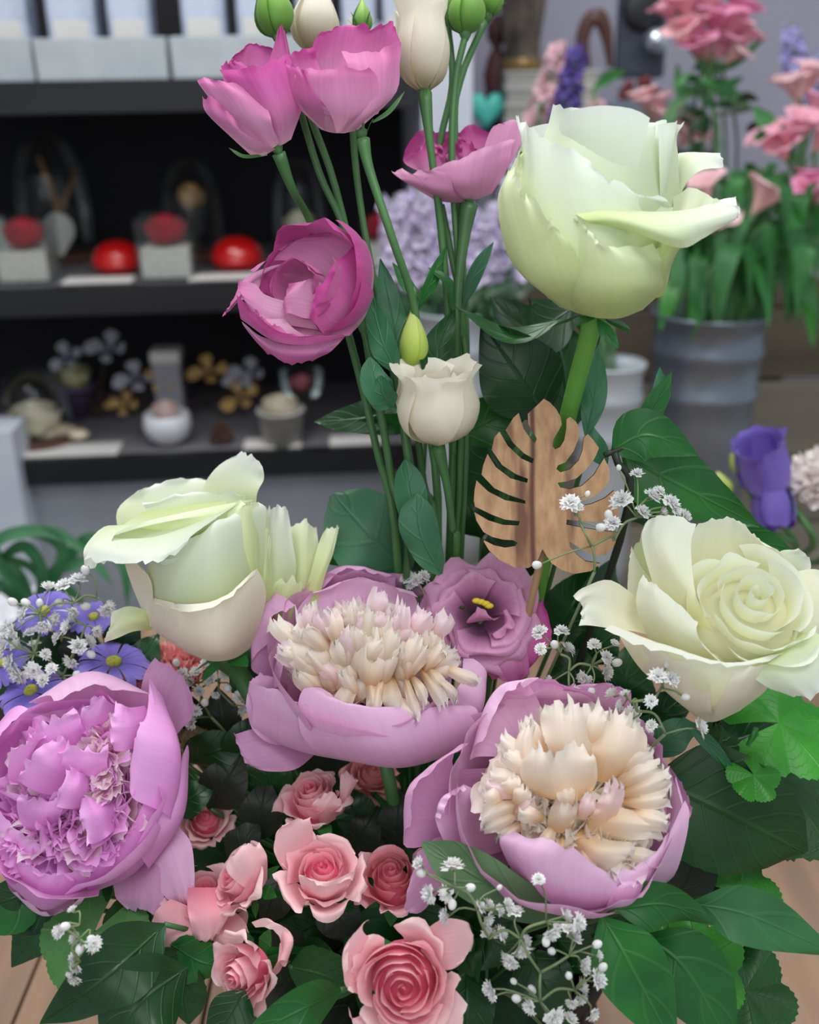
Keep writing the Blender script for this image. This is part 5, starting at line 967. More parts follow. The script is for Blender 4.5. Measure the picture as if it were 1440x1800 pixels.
# ================================================================ 8. SPRAY ROSES
def spray(x, y, d, ax, R, label, rx, ry, n=12, outer=5, seed=0, flop=.25, z=-20, heart=.62, m1=None, m2=None, m3=None, hgt=1.15):
    t = flower('spray_rose', label, 'rose', rx, ry, 'small pink spray roses'); fr = Frame(x, y, d, ax, z)
    m1, m2, m3 = m1 or SRh, m2 or SRp, m3 or SRo
    core(t, fr, R*heart*.95, R*(hgt-.3), m1)
    for i in range(n):
        q = i/(n-1); r = R*(.05+heart*q**.9); h = R*(hgt-.25*q*q+random.uniform(-.03, .03))
        rpetal(t, fr, i*2.2+seed+random.uniform(-.3, .3), [(r*.6, h*.1), (r*.98, h*.45), (r*1.02, h*.8), (r*(.98+.12*q), h)], 1.5-.4*q, m1 if q < .35 else m2, .15, .12, ruf=.025, seed=seed*50+i, nu=15, nv=9)
    for k in range(3):
        rpetal(t, fr, k*2.09+seed*1.3, [(R*.2, -R*.1), (R*.68, h*.3), (R*.8, h*.72), (R*.98, h*.92)], 1.0, m2, .08, .26, tipw=2, ruf=.04, seed=seed*60+k, nu=15, nv=11)
    for k in range(outer):
        rpetal(t, fr, k*2*math.pi/outer+seed+.4, [(R*.2, -R*.15), (R*.72, h*.15), (R*.95, h*.5), (R*1.18, h*.72), (R*1.26, h*(.72-flop))], .78, m3, .05, .42, tipw=2.2, ruf=.06, seed=seed*70+k, nu=15, nv=12)
    sepals(t, fr, 5, R*.8, R*.24, LM, -R*.12, .5, seed)
    o = Vector(fr.w([(0, 0, -R*.1)])[0]); e = o-fr.Z*R*fr.s*.5
    lathe('hip', tuple(o-fr.Z*R*fr.s*.22), [(.0003, -R*fr.s*.15), (R*fr.s*.16, 0), (R*fr.s*.2, R*fr.s*.12), (R*fr.s*.14, R*fr.s*.25)], LM, t, 12, axis=tuple(fr.Z))
    tube(t, [o, e, (e+t.location)/2+Vector((0, 0, .01)), t.location], .0019, LM, 'stem'); return t, fr
t, fr = spray(556, 1428, .53, (-.18, .86, .46), 56, 'pink spray rose tucked directly under the centre peony', -.01, -.02, seed=1, flop=.2, outer=4)
d = .53
patch(t, [[(575, 1440, -20), (600, 1430, -10), (610, 1410, -10)], [(590, 1420, 10), (610, 1400, 15), (622, 1385, 10)], [(597, 1400, 15), (615, 1375, 18), (630, 1372, 12)], [(598, 1362, 10), (612, 1356, 12), (628, 1372, 10)]], d, SRo, seed=401)
patch(t, [[(550, 1440, 0), (570, 1450, 10), (590, 1440, 5)], [(545, 1420, 30), (570, 1420, 42), (595, 1420, 30)], [(560, 1400, 35), (585, 1395, 40), (605, 1412, 30)]], d, SRo, seed=402)
t, fr = spray(566, 1556, .48, (.05, .74, .66), 64, 'pale pink spray rose with deep pink heart, middle of the small roses', .0, -.04, seed=2, flop=.2)
d = .48
patch(t, [[(540, 1560, -20), (530, 1530, -25), (550, 1500, -30)], [(500, 1530, 0), (505, 1490, 0), (550, 1460, -20)], [(483, 1500, 5), (490, 1460, 5), (545, 1440, -15)], [(480, 1480, 5), (505, 1445, 5), (550, 1437, -12)]], d, SRo, seed=403)
patch(t, [[(540, 1580, 0), (570, 1585, 10), (600, 1575, 0)], [(530, 1560, 35), (570, 1575, 55), (615, 1555, 30)], [(525, 1540, 45), (575, 1550, 66), (625, 1530, 35)], [(530, 1535, 50), (570, 1558, 72), (620, 1545, 42)]], d, SRo, seed=404)
t, fr = spray(690, 1566, .50, (-.03, .8, .58), 58, 'deeper pink spray rose right of the middle one, beside the right peony', .01, -.03, seed=3, flop=.1, outer=4, m2=petal_mat('deep_pink_spray_petal', '#c9485c', '#e07a86', '#eb9aa0', .25, .06), m3=SRp)
t, fr = spray(446, 1556, .49, (-.72, .5, .46), 54, 'pink spray rose seen from the side with green base, left of the middle one', -.02, -.03, seed=4, flop=.15)
d = .49
patch(t, [[(455, 1568, 0), (462, 1560, 5), (470, 1545, 0)], [(430, 1560, 30), (450, 1530, 38), (470, 1510, 15)], [(405, 1540, 40), (430, 1500, 45), (465, 1495, 15)], [(395, 1525, 36), (425, 1490, 42), (455, 1482, 15)]], d, SRo, seed=405)
t, fr = spray(362, 1605, .51, (.1, .8, .45), 64, 'pink spray rose with drooping outer petals under the lilac peony', -.03, -.03, seed=5, flop=.5, outer=5)
d = .50
patch(t, [[(345, 1600, 0), (325, 1590, 5), (300, 1580, 0)], [(340, 1640, 30), (300, 1640, 35), (275, 1600, 15)], [(320, 1660, 25), (290, 1668, 28), (266, 1630, 15)], [(305, 1672, 18), (285, 1680, 20), (264, 1650, 10)]], d, SRo, seed=406)
patch(t, [[(360, 1610, 0), (385, 1620, 5), (410, 1600, 0)], [(375, 1650, 25), (400, 1650, 32), (430, 1620, 15)], [(375, 1672, 20), (410, 1672, 25), (438, 1640, 12)]], d, SRo, seed=407)
patch(t, [[(330, 1560, 10), (365, 1560, 20), (400, 1560, 10)], [(330, 1600, 40), (365, 1610, 50), (405, 1600, 40)], [(340, 1645, 40), (365, 1655, 44), (385, 1640, 40)]], d, SRp, seed=408)
t, fr = spray(452, 1690, .47, (-.55, -.18, .8), 60, 'pink spray rose at the bottom facing lower left with one curled petal', -.02, -.05, seed=6, flop=.1, outer=4, heart=.55)
d = .47
patch(t, [[(470, 1720, 0), (490, 1710, 0), (500, 1690, -10)], [(490, 1690, 30), (500, 1660, 25), (490, 1640, 0)], [(505, 1690, 30), (515, 1650, 22), (480, 1620, 0)], [(500, 1700, 20), (508, 1640, 15), (465, 1614, 5)], [(488, 1690, 10), (490, 1645, 8), (442, 1622, 0)]], d, SRo, seed=409)
t, fr = spray(712, 1712, .44, (-.03, .12, .99), 82, 'largest pale pink spray rose at the bottom centre with swirled heart', .0, -.06, n=16, seed=7, flop=.15, outer=4, z=-50, heart=.78)
d = .44
patch(t, [[(660, 1760, -20), (640, 1710, -30), (670, 1660, -30)], [(615, 1740, 10), (610, 1690, 5), (640, 1640, 0)], [(605, 1720, 14), (604, 1670, 10), (640, 1622, 5)], [(612, 1700, 10), (615, 1650, 8), (650, 1618, 4)]], d, SRo, seed=410)
patch(t, [[(740, 1700, -20), (740, 1670, -25), (740, 1640, -30)], [(790, 1705, -10), (795, 1660, -10), (780, 1615, -20)], [(815, 1690, -5), (828, 1655, -5), (820, 1620, -15)], [(800, 1700, -8), (832, 1660, -8), (826, 1632, -15)]], d, SRo, seed=411)
patch(t, [[(730, 1760, -20), (760, 1750, -20), (770, 1720, -20)], [(740, 1800, 0), (790, 1790, 0), (800, 1740, -5)], [(740, 1840, 0), (800, 1830, 0), (822, 1765, -5)]], d, SRo, seed=412)
patch(t, [[(660, 1770, -20), (690, 1780, -20), (720, 1780, -20)], [(620, 1790, 0), (660, 1820, 5), (720, 1820, 0)], [(612, 1770, 0), (640, 1850, 5), (720, 1860, 0)]], d, SRo, seed=413)
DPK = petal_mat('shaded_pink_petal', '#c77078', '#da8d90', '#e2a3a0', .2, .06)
spray(362, 1450, .56, (.1, .6, .75), 42, 'small pink rose half hidden between the lilac and centre peonies', -.03, -.01, seed=8, n=8, m2=SRo)
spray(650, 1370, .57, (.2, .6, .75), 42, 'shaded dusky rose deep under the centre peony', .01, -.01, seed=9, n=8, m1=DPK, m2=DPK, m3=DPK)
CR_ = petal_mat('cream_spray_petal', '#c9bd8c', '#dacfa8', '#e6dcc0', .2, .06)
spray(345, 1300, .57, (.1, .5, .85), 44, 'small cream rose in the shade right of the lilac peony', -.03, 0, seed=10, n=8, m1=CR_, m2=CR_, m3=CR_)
# coral carnation-like flower behind the left rose
t = flower('carnation', 'coral pink carnation partly hidden under the left white rose', 'carnation', -.06, .02)
fr = Frame(300, 1190, .57, (-.1, .8, .5)); PR_K = petaloid_protos('ruffle', petal_mat('coral_petal', '#c9566a', '#ee8f95', '#f4a9a6', .25, .08), 5, .12, 1.6, .5)
petaloids(t, fr, 90, 75, 30, 46, PR_K, lean=1.2, squash=.9, seed=5); tube(t, [tuple(fr.w([(0, 0, -30)])[0]), P(320, 1300, .6), t.location], .0025, ST, 'stem')
# ================================================================ 9. WOODEN MONSTERA PICK
OUT = [(700,50),(760,85),(820,150),(858,220),(868,290),(838,350),(795,420),(783,480),(800,508),(842,490),(880,430),(897,330),(900,240),(940,213),(1000,265),(1030,340),(1015,430),(975,530),(900,635),(832,662),(818,690),(850,715),(930,692),(1010,612),(1045,520),(1056,405),(1098,368),(1150,420),(1205,500),(1178,570),(1150,620),(1080,705),(1000,780),(900,810),(828,820),(850,852),(930,868),(1040,840),(1150,740),(1225,615),(1250,588),(1300,690),(1300,790),(1250,868),(1180,928),(1100,972),(1010,990),(1020,1022),(1130,1002),(1250,950),(1335,880),(1372,950),(1385,1060),(1365,1178),(1300,1180),(1100,1172),(910,1155),(905,1188),(1100,1225),(1378,1262),(1350,1370),(1268,1472),(1150,1478),(1050,1430),(930,1350),(940,1385),(1000,1460),(1080,1520),(1215,1545),(1130,1620),(980,1645),(860,1610),(770,1550),(720,1480),(690,1420),(660,1500),(620,1560),(560,1592),(450,1592),(300,1520),(200,1430),(152,1350),(162,1330),(250,1375),(350,1397),(440,1382),(458,1358),(420,1340),(330,1335),(230,1310),(150,1265),(85,1160),(65,1080),(78,1078),(200,1150),(330,1190),(470,1197),(482,1168),(350,1155),(230,1110),(75,1035),(62,980),(68,880),(92,788),(200,890),(350,967),(535,1000),(530,982),(380,930),(250,870),(132,745),(145,660),(192,548),(270,670),(400,770),(550,812),(555,785),(450,745),(320,660),(222,520),(250,400),(302,348),(380,480),(500,592),(597,636),(606,604),(520,555),(420,460),(350,340),(420,225),(478,180),(520,320),(580,410),(620,452),(632,420),(590,350),(556,290),(550,190),(640,108)]
t = thing('wooden_leaf_pick', 'flat wooden monstera leaf on a thin stick in the middle of the flowers', 'decoration', root(.03, .015))
def wood_pick():
    g = NT('pick_wood'); tc = g.n('ShaderNodeTexCoord').outputs['Object']
    n1 = g.noise(g.mapping(tc, (260, 260, 9)), 1.0, 5); n2 = g.noise(g.mapping(tc, (75, 30, 3), (3.1, 0, 0)), 1.0, 3)
    c = g.ramp(n1, [(.3, lin('#a37a55')), (.7, lin('#c49b73'))])
    c = g.mix(g.math('MULTIPLY', g.math('SUBTRACT', n2, .56, clamp=True), 9, clamp=True), c, lin('#6d4630'))
    sp_ = g.n('ShaderNodeSeparateXYZ'); g.l(tc, sp_.inputs[0]); xx = g.math('ADD', g.math('MULTIPLY_ADD', n2, .004, sp_.outputs[0]), -.0315); bnd = g.math('SUBTRACT', 1.0, g.math('DIVIDE', g.math('ABSOLUTE', xx), .0017), clamp=True)
    c = g.mix(g.math('MULTIPLY', bnd, 1.3, clamp=True), c, lin('#5f3524'))
    bs = g.n('ShaderNodeBsdfPrincipled'); g.l(c, bs.inputs[0]); bs.inputs['Roughness'].default_value = .6
    bp = g.n('ShaderNodeBump'); bp.inputs['Strength'].default_value = .2; bp.inputs['Distance'].default_value = .0004; g.l(n1, bp.inputs['Height']); g.l(bp.outputs[0], bs.inputs['Normal'])
    g.l(bs.outputs[0], g.out.inputs[0]); return g.m
MPK = wood_pick(); MCH = plain('charred_edge', '#1f150e', .7, tint='#150d08')
d = .50; bm = bmesh.new()
A = [(820+x/5.143, 690+y/5.143) for x, y in OUT]; NA = len(A); B_ = []
for i in range(NA):
    (x0, y0), (x1, y1), (x2, y2) = A[i-1], A[i], A[(i+1) % NA]; tx, ty = x2-x0, y2-y0; l_ = math.hypot(tx, ty)+1e-9; B_.append((x1-ty/l_*1.1, y1+tx/l_*1.1))
A = B_
fz = [bm.verts.new(Vector(p)) for p in pix([(x, y, 0) for x, y in A], d)]
bk_ = [bm.verts.new(v.co-TW*.0026+UP*.0003+RT*.0002) for v in fz]
from mathutils.geometry import tessellate_polygon
n = len(fz)
for a_, b_, c_ in tessellate_polygon([[Vector((x, y, 0)) for x, y in A]]):
    bm.faces.new((fz[a_], fz[b_], fz[c_])); bm.faces.new((bk_[a_], bk_[c_], bk_[b_]))
for i in range(n):
    f = bm.faces.new((fz[i], bk_[i], bk_[(i+1) % n], fz[(i+1) % n])); f.material_index = 1
bmesh.ops.recalc_face_normals(bm, faces=bm.faces)
me = bpy.data.meshes.new('leaf_blade'); bmesh.ops.translate(bm, verts=bm.verts, vec=-t.location); bm.to_mesh(me); me.materials.append(MPK); me.materials.append(MCH)
o = bpy.data.objects.new('leaf_blade', me); COL.objects.link(o); o.parent = t
p0 = Vector(pix([(955, 965, -16)], d)[0]); p1 = t.location
tube(t, [p0, (p0+p1)/2, p1], .0019, wood('stick_wood', '#8c6a4c', '#b08a66', 2, 1), 'stick', 8, 6)
# ================================================================ 10. ASTERS
AST = petal_mat('violet_aster_petal', '#5a48a8', '#7d6ccb', '#9a8be0', .25, .1); ASC = plain('aster_disc', '#b8b545', .8, tint='#8f9436', scale=300, bump=1)
def aster(x, y, d, ax, R, label, seed):
    t = flower('aster', label, 'aster', -.07, 0, 'violet asters'); fr = Frame(x, y, d, ax, 0)
    for k in range(20):
        rpetal(t, fr, k*.314+seed+random.uniform(-.06, .06), [(R*.1, 0), (R*.45, R*.08), (R*.8, R*.06), (R*random.uniform(.9, 1.05), -R*random.uniform(0, .2))], .16, AST, 0, .2, basew=.9, ruf=.02, seed=seed*3+k, nu=5, nv=7)
    lathe('disc', tuple(fr.O), [(R*.2*fr.s, 0), (R*.2*fr.s, R*.08*fr.s), (R*.12*fr.s, R*.15*fr.s), (.0003, R*.16*fr.s)], ASC, t, 14, axis=tuple(fr.Z))
    tube(t, [tuple(fr.O), P(x+30, y+80, d+.03), t.location], .0016, ST, 'stem', 6)
aster(78, 1075, .56, (-.1, .7, .7), 54, 'violet aster with yellow centre at the top of the left baby breath', 1)
aster(200, 1165, .55, (.2, .85, .45), 68, 'violet aster beside the coral carnation, above the lilac peony', 2)
aster(55, 1215, .55, (-.2, .8, .55), 62, 'violet aster lowest at the left edge above the lilac peony', 3)
aster(165, 1085, .57, (.1, .8, .6), 46, 'violet aster behind baby breath below the left white rose', 4)
aster(8, 1165, .56, (-.3, .6, .7), 50, 'violet aster cut off by the left edge', 5)
# ================================================================ 11. BABY'S BREATH
GY = petal_mat('baby_breath_petal', '#e3e6d8', '#f2f3f0', '#fbfbfa', .3, .03, .6)
GST = leaf_mat('thin_green_twig', '#6b7a52', '#6b7a52', .6, 0, tint='#7b8a62')
def floret_me(seed, openness):
    r_ = np.random.default_rng(seed); V = []; Fc = []; uv = []
    n = int(12+10*openness)
    for i in range(n):
        q = (i+.5)/n; a = i*2.4; el = q*1.45*openness+.05; nu, nv = 4, 4; o = len(V)
        for j in range(nv):
            v = j/(nv-1)
            for k in range(nu):
                u = k/(nu-1)*2-1; ww = .34*(.3+.7*math.sin(v*2.0)); rr = v*(1-.25*(k % 2)*(v > .9))
                e = el*(.35+.65*v); x = rr*math.sin(e); z = rr*math.cos(e)*.95; y = u*ww+.06*math.sin(9*u+i)*v
                x += .1*math.sin(5*u+i*2)*v
                V.append((x*math.cos(a)-y*math.sin(a), x*math.sin(a)+y*math.cos(a), z-.35)); uv.append(((u+1)/2, v))
        Fc += [tuple(c+o for c in f) for f in grid_faces(nu, nv)]
    return proto('flower_head', V, Fc, GY, uv)
GYM = [floret_me(k, op) for k, op in enumerate((1, .95, .8, 1.05, .6))]
def bud_me():
    V = []; n = 8
    for j in range(n+1):
        a = math.pi*j/n
        for i in range(10): V.append((.6*math.sin(a)*math.cos(i*.628)*(1+.08*(i % 2)), .6*math.sin(a)*math.sin(i*.628)*(1+.08*(i % 2)), -.8*math.cos(a)))
    return proto('flower_bud', V, grid_faces(10, n+1, True), GY, np.tile([[.5, .6]], (len(V), 1)))
GBM = bud_me()
def gyp(label, hubs, fl, d, rx, ry, seed=0, rs=1.0, grp="baby's breath sprays", axis=(0, .55, .75)):
    """hubs: (x,y,z) branch points, first is the lowest; fl: (x,y,r[,z]) heads, r<8 are buds"""
    t = flower('baby_breath_spray', label, "baby's breath", rx, ry, grp); r_ = np.random.default_rng(seed)
    H = [Vector(pix([h], d)[0]) for h in hubs]; J = ([], [])
    tube(None, [t.location, (t.location+H[0])/2+Vector((0, .004, .01)), H[0]], [.0011, .0009, .0008], GST, joined=J, n=5)
    for i in range(1, len(H)):
        j = min(range(i), key=lambda k: (H[k]-H[i]).length); mid = (H[j]+H[i])/2+Vector((r_.normal()*.002, r_.normal()*.002, .002)); tube(None, [H[j], mid, H[i]], .00065, GST, joined=J, n=5)
    for f in fl:
        x, y, r = f[:3]; z = f[3] if len(f) > 3 else r_.uniform(-15, 25); p = Vector(pix([(x, y, z)], d)[0])
        j = min(range(len(H)), key=lambda k: (H[k]-p).length); mid = (H[j]+p)/2+Vector((r_.normal()*.0015, r_.normal()*.0015, .0015))
        s = r*1.5*rs*d/F; ax = (p-H[j]).normalized()+TW*.6+UP*.3; ax.normalize()
        tube(None, [H[j], mid, p-ax*s*.4], .00042, GST, joined=J, n=5, seg=6)
        X = ax.orthogonal().normalized(); Y = ax.cross(X); a = r_.uniform(0, 6); X2 = X*math.cos(a)+Y*math.sin(a); Y2 = ax.cross(X2)
        if r < 8.5: place(GBM, 'flower_bud', t, basis(p, X2, Y2, ax, s))
        else: place(GYM[r_.integers(len(GYM))], 'flower_head', t, basis(p, X2, Y2, ax, s))
    mk('twigs', J[0], J[1], GST, t, np.zeros((len(J[0]), 2))+.3)
gyp('dense cluster of baby breath over the violet asters at the left', [(110, 1190, -20), (60, 1150, 0), (140, 1130, 0), (70, 1080, 10), (130, 1060, 10), (150, 1100, 0), (170, 1050, 0)],
    [(85,1033,13),(112,1028,13),(137,1018,13),(22,1058,8),(40,1080,13),(75,1098,15),(92,1088,15),(130,1088,13),(150,1066,8),(188,1072,13),(20,1110,11),(54,1112,11),(30,1135,14),(60,1135,12),(118,1102,13),(138,1135,15),(157,1128,12),(123,1163,12),(30,1185,16),(58,1180,14),(5,1140,11),(135,1186,8),(100,1120,10),(80,1150,9),(10,1100,9),(150,1002,8),(45,1060,8),(70,1060,7),(90,1175,9),(105,1060,8),(170,1110,9),(15,1165,12),(75,1195,10),(5,1120,9),(128,1075,10),(160,1150,8)], .54, -.08, 0, 1)
gyp('airy baby breath over the right edge of the wooden leaf', [(1045, 1005, 20), (1040, 960, 30), (1020, 920, 35), (1080, 950, 25), (1120, 910, 20), (1010, 905, 36)],
    [(1003,882,14,45),(1014,890,10,42),(1092,878,16,30),(1121,832,10,25),(1148,872,14,22),(1182,885,15,20),(1130,900,13,25),(1077,918,12,35),(1056,927,8,38),(1205,908,12,15),(944,993,8,30),(1033,868,5,30),(1160,862,9,20),(1088,822,5,20),(1165,900,10,20),(1190,900,9,20),(1070,905,8,30)], .49, .03, .01, 2)
gyp('three baby breath heads behind the centre peony beside the open pink flower', [(735, 1050, -40), (730, 1030, -35)], [(715,1015,11,-30),(732,1020,12,-30),(746,1012,10,-30),(722,1028,9,-30)], .53, .0, .02, 3)
gyp('shaded baby breath between the lilac and centre peonies', [(370, 1260, -20), (350, 1210, -10), (385, 1200, -10), (410, 1240, 0)], [(320,1185,11),(345,1182,12),(363,1165,11),(387,1160,12),(335,1200,10),(370,1192,12),(350,1215,9),(395,1185,9),(422,1225,12),(424,1248,11),(335,1270,11),(345,1250,9),(380,1220,9),(360,1235,8),(400,1210,8),(328,1225,9),(310,1165,7)], .55, -.03, 0, 4, rs=.95)
gyp('baby breath heads in the dark gap between the open pink flower and ivory rose', [(1010, 1240, -10), (1000, 1180, 0), (1040, 1170, 0), (985, 1150, 0)], [(948,1110,12),(988,1108,11),(975,1133,8),(1000,1140,12),(1045,1132,10),(1067,1155,10),(1066,1182,14),(1026,1192,12),(966,1200,10),(1080,1132,9),(1008,1215,9),(950,1140,9),(1040,1215,8),(1085,1165,8)], .50, .03, 0, 5)
gyp('baby breath twig crossing the underside of the ivory white rose', [(1170, 1290, 40), (1120, 1250, 45), (1150, 1230, 60), (1165, 1210, 60), (1110, 1235, 40)], [(1075,1220,12),(1100,1222,11),(1112,1255,14),(1157,1188,13,75),(1182,1192,12,75),(1145,1232,10,70),(1145,1275,9,50),(1232,1278,14,30),(1205,1225,7,60),(1172,1168,6,70),(1110,1268,9,40),(1090,1240,9)], .47, .05, -.01, 6)
gyp('large baby breath spray in front at the bottom right of the centre', [(980, 1830, 0), (950, 1760, 10), (950, 1710, 15), (915, 1650, 20), (860, 1650, 20), (840, 1600, 25), (800, 1560, 25), (1000, 1680, 15), (1010, 1740, 10), (960, 1620, 20)],
    [(737,1518,12),(797,1521,17),(753,1571,14),(785,1572,14),(783,1610,13),(827,1560,8),(857,1617,13),(846,1595,11),(860,1590,10),(893,1592,12),(908,1602,12),(947,1545,9,60),(878,1560,5),(972,1640,15),(995,1610,14),(1018,1622,14),(1010,1650,13),(1000,1632,12),(860,1641,12),(882,1640,12),(917,1670,17),(897,1692,13),(970,1672,7),(1027,1692,13),(1052,1722,15),(860,1737,13),(866,1750,9),(908,1755,8),(930,1770,12),(1022,1735,14),(1022,1755,12),(975,1790,16),(1003,1792,13),(1043,1785,11),(1053,1680,9),(903,1725,6),(1005,1765,9),(1000,1715,7),(925,1655,10),(890,1680,9),(1050,1660,8),(960,1655,8),(740,1535,8),(795,1590,8),(1030,1705,9),(935,1740,8),(880,1600,9),(1060,1700,8)], .435, .03, -.06, 7)
gyp('short column of tiny white bells on pale stem at the lower left', [(165, 1690, -120), (140, 1690, 5), (140, 1650, 15), (140, 1625, 15)], [(128,1600,9),(100,1636,10),(130,1650,10),(166,1660,12),(130,1682,11),(132,1700,11),(130,1722,11),(104,1640,9),(115,1628,8),(140,1668,8),(124,1712,9),(160,1650,7)], .44, -.06, -.05, 8)
# ================================================================ 12. FOLIAGE
def sprig(label, rx, ry, name='foliage_stem', cat='leaf', grp=None): return flower(name, label, cat, rx, ry, grp)
def pet(t, x, y, d, z=0, r=.0013, m=None): tube(t, [tuple(pix([(x, y, z)], d)[0]), tuple((np.array(pix([(x, y, z)], d)[0])*.5+np.array(t.location)*.5)+np.array([0, .0, .008])), t.location], r, m or ST, 'stem', 6)
t = sprig('grey green lisianthus leaves clasping the stems left of centre', .0, .04)
leaf(t, [(705, 650, 0), (690, 560, 10), (668, 455, 0)], 52, .525, LG, 'lance', 15, seed=1)
leaf(t, [(700, 660, 0), (672, 600, 15), (648, 505, 5)], 50, .515, LG, 'lance', -20, seed=2)
leaf(t, [(690, 715, 10), (662, 680, 30), (650, 628, 25)], 58, .51, LG, 'round', 25, seed=3)
leaf(t, [(690, 715, 14), (672, 690, 34), (670, 660, 38)], 46, .51, LG, 'round', -25, seed=4)
leaf(t, [(750, 970, 0), (725, 890, 15), (712, 808, 10)], 62, .52, LG, 'obl', 20, seed=5)
leaf(t, [(775, 1010, 0), (740, 940, 20), (732, 868, 20)], 70, .515, LG, 'obl', -15, seed=6)
leaf(t, [(700, 720, 0), (705, 620, 0), (735, 540, 0)], 36, .53, LG, 'lance', 30, seed=7)
tube(t, [P(700, 660, .525), P(725, 850, .53), P(760, 1000, .54), t.location], .0024, ST, 'stem')
t = sprig('thin lisianthus stem with small leaves and side buds under the wide pink flower', .01, .045)
tube(t, [P(776, 360, .55), P(792, 440, .55), P(812, 560, .55), P(815, 800, .56), t.location], .0018, ST, 'stem')
leaf(t, [(800, 560, 0), (790, 500, 10), (752, 470, 10)], 22, .54, LM, 'lance', 30); leaf(t, [(735, 545, 0), (760, 490, 10), (785, 432, 0)], 26, .54, LM, 'lance', 35, seed=3)
leaf(t, [(815, 540, 0), (835, 480, 10), (868, 425, 0)], 30, .545, LG, 'lance', 30, seed=4); leaf(t, [(740, 530, 0), (715, 500, 0), (690, 462, 0)], 26, .55, LM, 'lance', 20, seed=5)
t = sprig('large dark heart-shaped leaves behind the wooden leaf', .02, .04)
leaf(t, [(960, 735, -30), (905, 650, -10), (845, 565, -20)], 150, .54, LD, 'ovate', (10, -20), seed=11, wave=.05)
leaf(t, [(800, 770, -20), (870, 735, -10), (950, 700, -20)], 90, .55, LM, 'ovate', 10, seed=12)
leaf(t, [(790, 680, 10), (770, 620, 20), (800, 545, 10)], 70, .53, LD, 'ovate', (25, -10), seed=13, wave=.07)
leaf(t, [(990, 560, -20), (900, 590, -10), (800, 540, -15)], 40, .535, LM, 'lance', 40, seed=14); leaf(t, [(1010, 540, -40), (930, 580, -30), (860, 520, -35)], 110, .56, LD, 'ovate', 10, seed=15)
leaf(t, [(940, 900, -60), (880, 820, -50), (830, 740, -60)], 160, .56, LD, 'ovate', 5, seed=16); leaf(t, [(1000, 760, -60), (990, 640, -50), (960, 560, -60)], 130, .57, LD, 'ovate', 0, seed=17)
tube(t, [P(940, 760, .55), P(880, 900, .56), t.location], .003, ST, 'stem')
t = sprig('pale green rose leaf hanging right of the tall rose stem', .035, .02)
leaf(t, [(1030, 770, 0), (1046, 690, 10), (1052, 605, 0)], 44, .515, LG, 'lance', -20, seed=21); leaf(t, [(1010, 720, -5), (1025, 660, 0), (1062, 560, -5)], 30, .52, LD, 'lance', 30, seed=22)
leaf(t, [(1066, 820, 0), (1045, 780, 5), (1035, 740, 0)], 40, .52, LG, 'ovate', 10, seed=23); pet(t, 1035, 775, .52)
t = sprig('glossy rose leaves to the right of the wooden leaf', .05, .02)
leaf(t, [(1075, 792, 0), (1140, 765, 15), (1228, 800, 0)], 96, .50, LM, 'ovate', (15, -5), seed=24, serr=.03, nserr=12)
leaf(t, [(1105, 765, 0), (1145, 720, 10), (1182, 650, 0)], 58, .51, LM, 'lance', 45, seed=25, serr=.04, nserr=10); leaf(t, [(1120, 750, -5), (1160, 700, 5), (1160, 645, 0)], 36, .515, LG, 'lance', -30, seed=26)
leaf(t, [(1095, 800, -5), (1190, 850, 0), (1335, 925, -10)], 130, .51, LM, 'ovate', (5, 15), seed=27, serr=.03, nserr=14); leaf(t, [(1100, 850, -20), (1150, 880, -10), (1215, 960, -20)], 110, .52, LD, 'ovate', 0, seed=28)
leaf(t, [(1240, 905, -10), (1320, 945, -5), (1410, 985, -10)], 60, .53, LM, 'lance', 25, seed=29)
tube(t, [P(1062, 800, .50), P(1110, 782, .50), P(1140, 770, .5)], .0014, LO, 'stem', 6); tube(t, [P(1080, 795, .50), P(1090, 950, .52), t.location], .002, LO, 'stem', 6)
t = sprig('broad grey green leaves left of the lisianthus stems above the centre peony', -.01, .03)
leaf(t, [(715, 1010, -20), (650, 940, 5), (585, 868, -10)], 150, .55, LG, 'round', (10, -10), seed=31, wave=.05); leaf(t, [(560, 985, -20), (600, 950, 0), (600, 880, -10)], 70, .56, LM, 'ovate', 10, seed=32)
leaf(t, [(700, 720, -30), (640, 735, -10), (552, 742, -20)], 62, .56, LD, 'lance', 20, seed=33); leaf(t, [(760, 740, -30), (680, 745, -15), (590, 755, -20)], 40, .56, LM, 'lance', -25, seed=34); leaf(t, [(720, 735, -40), (690, 700, -30), (640, 695, -30)], 60, .57, LG, 'ovate', 0, seed=35)
pet(t, 700, 1000, .55); pet(t, 750, 745, .56)
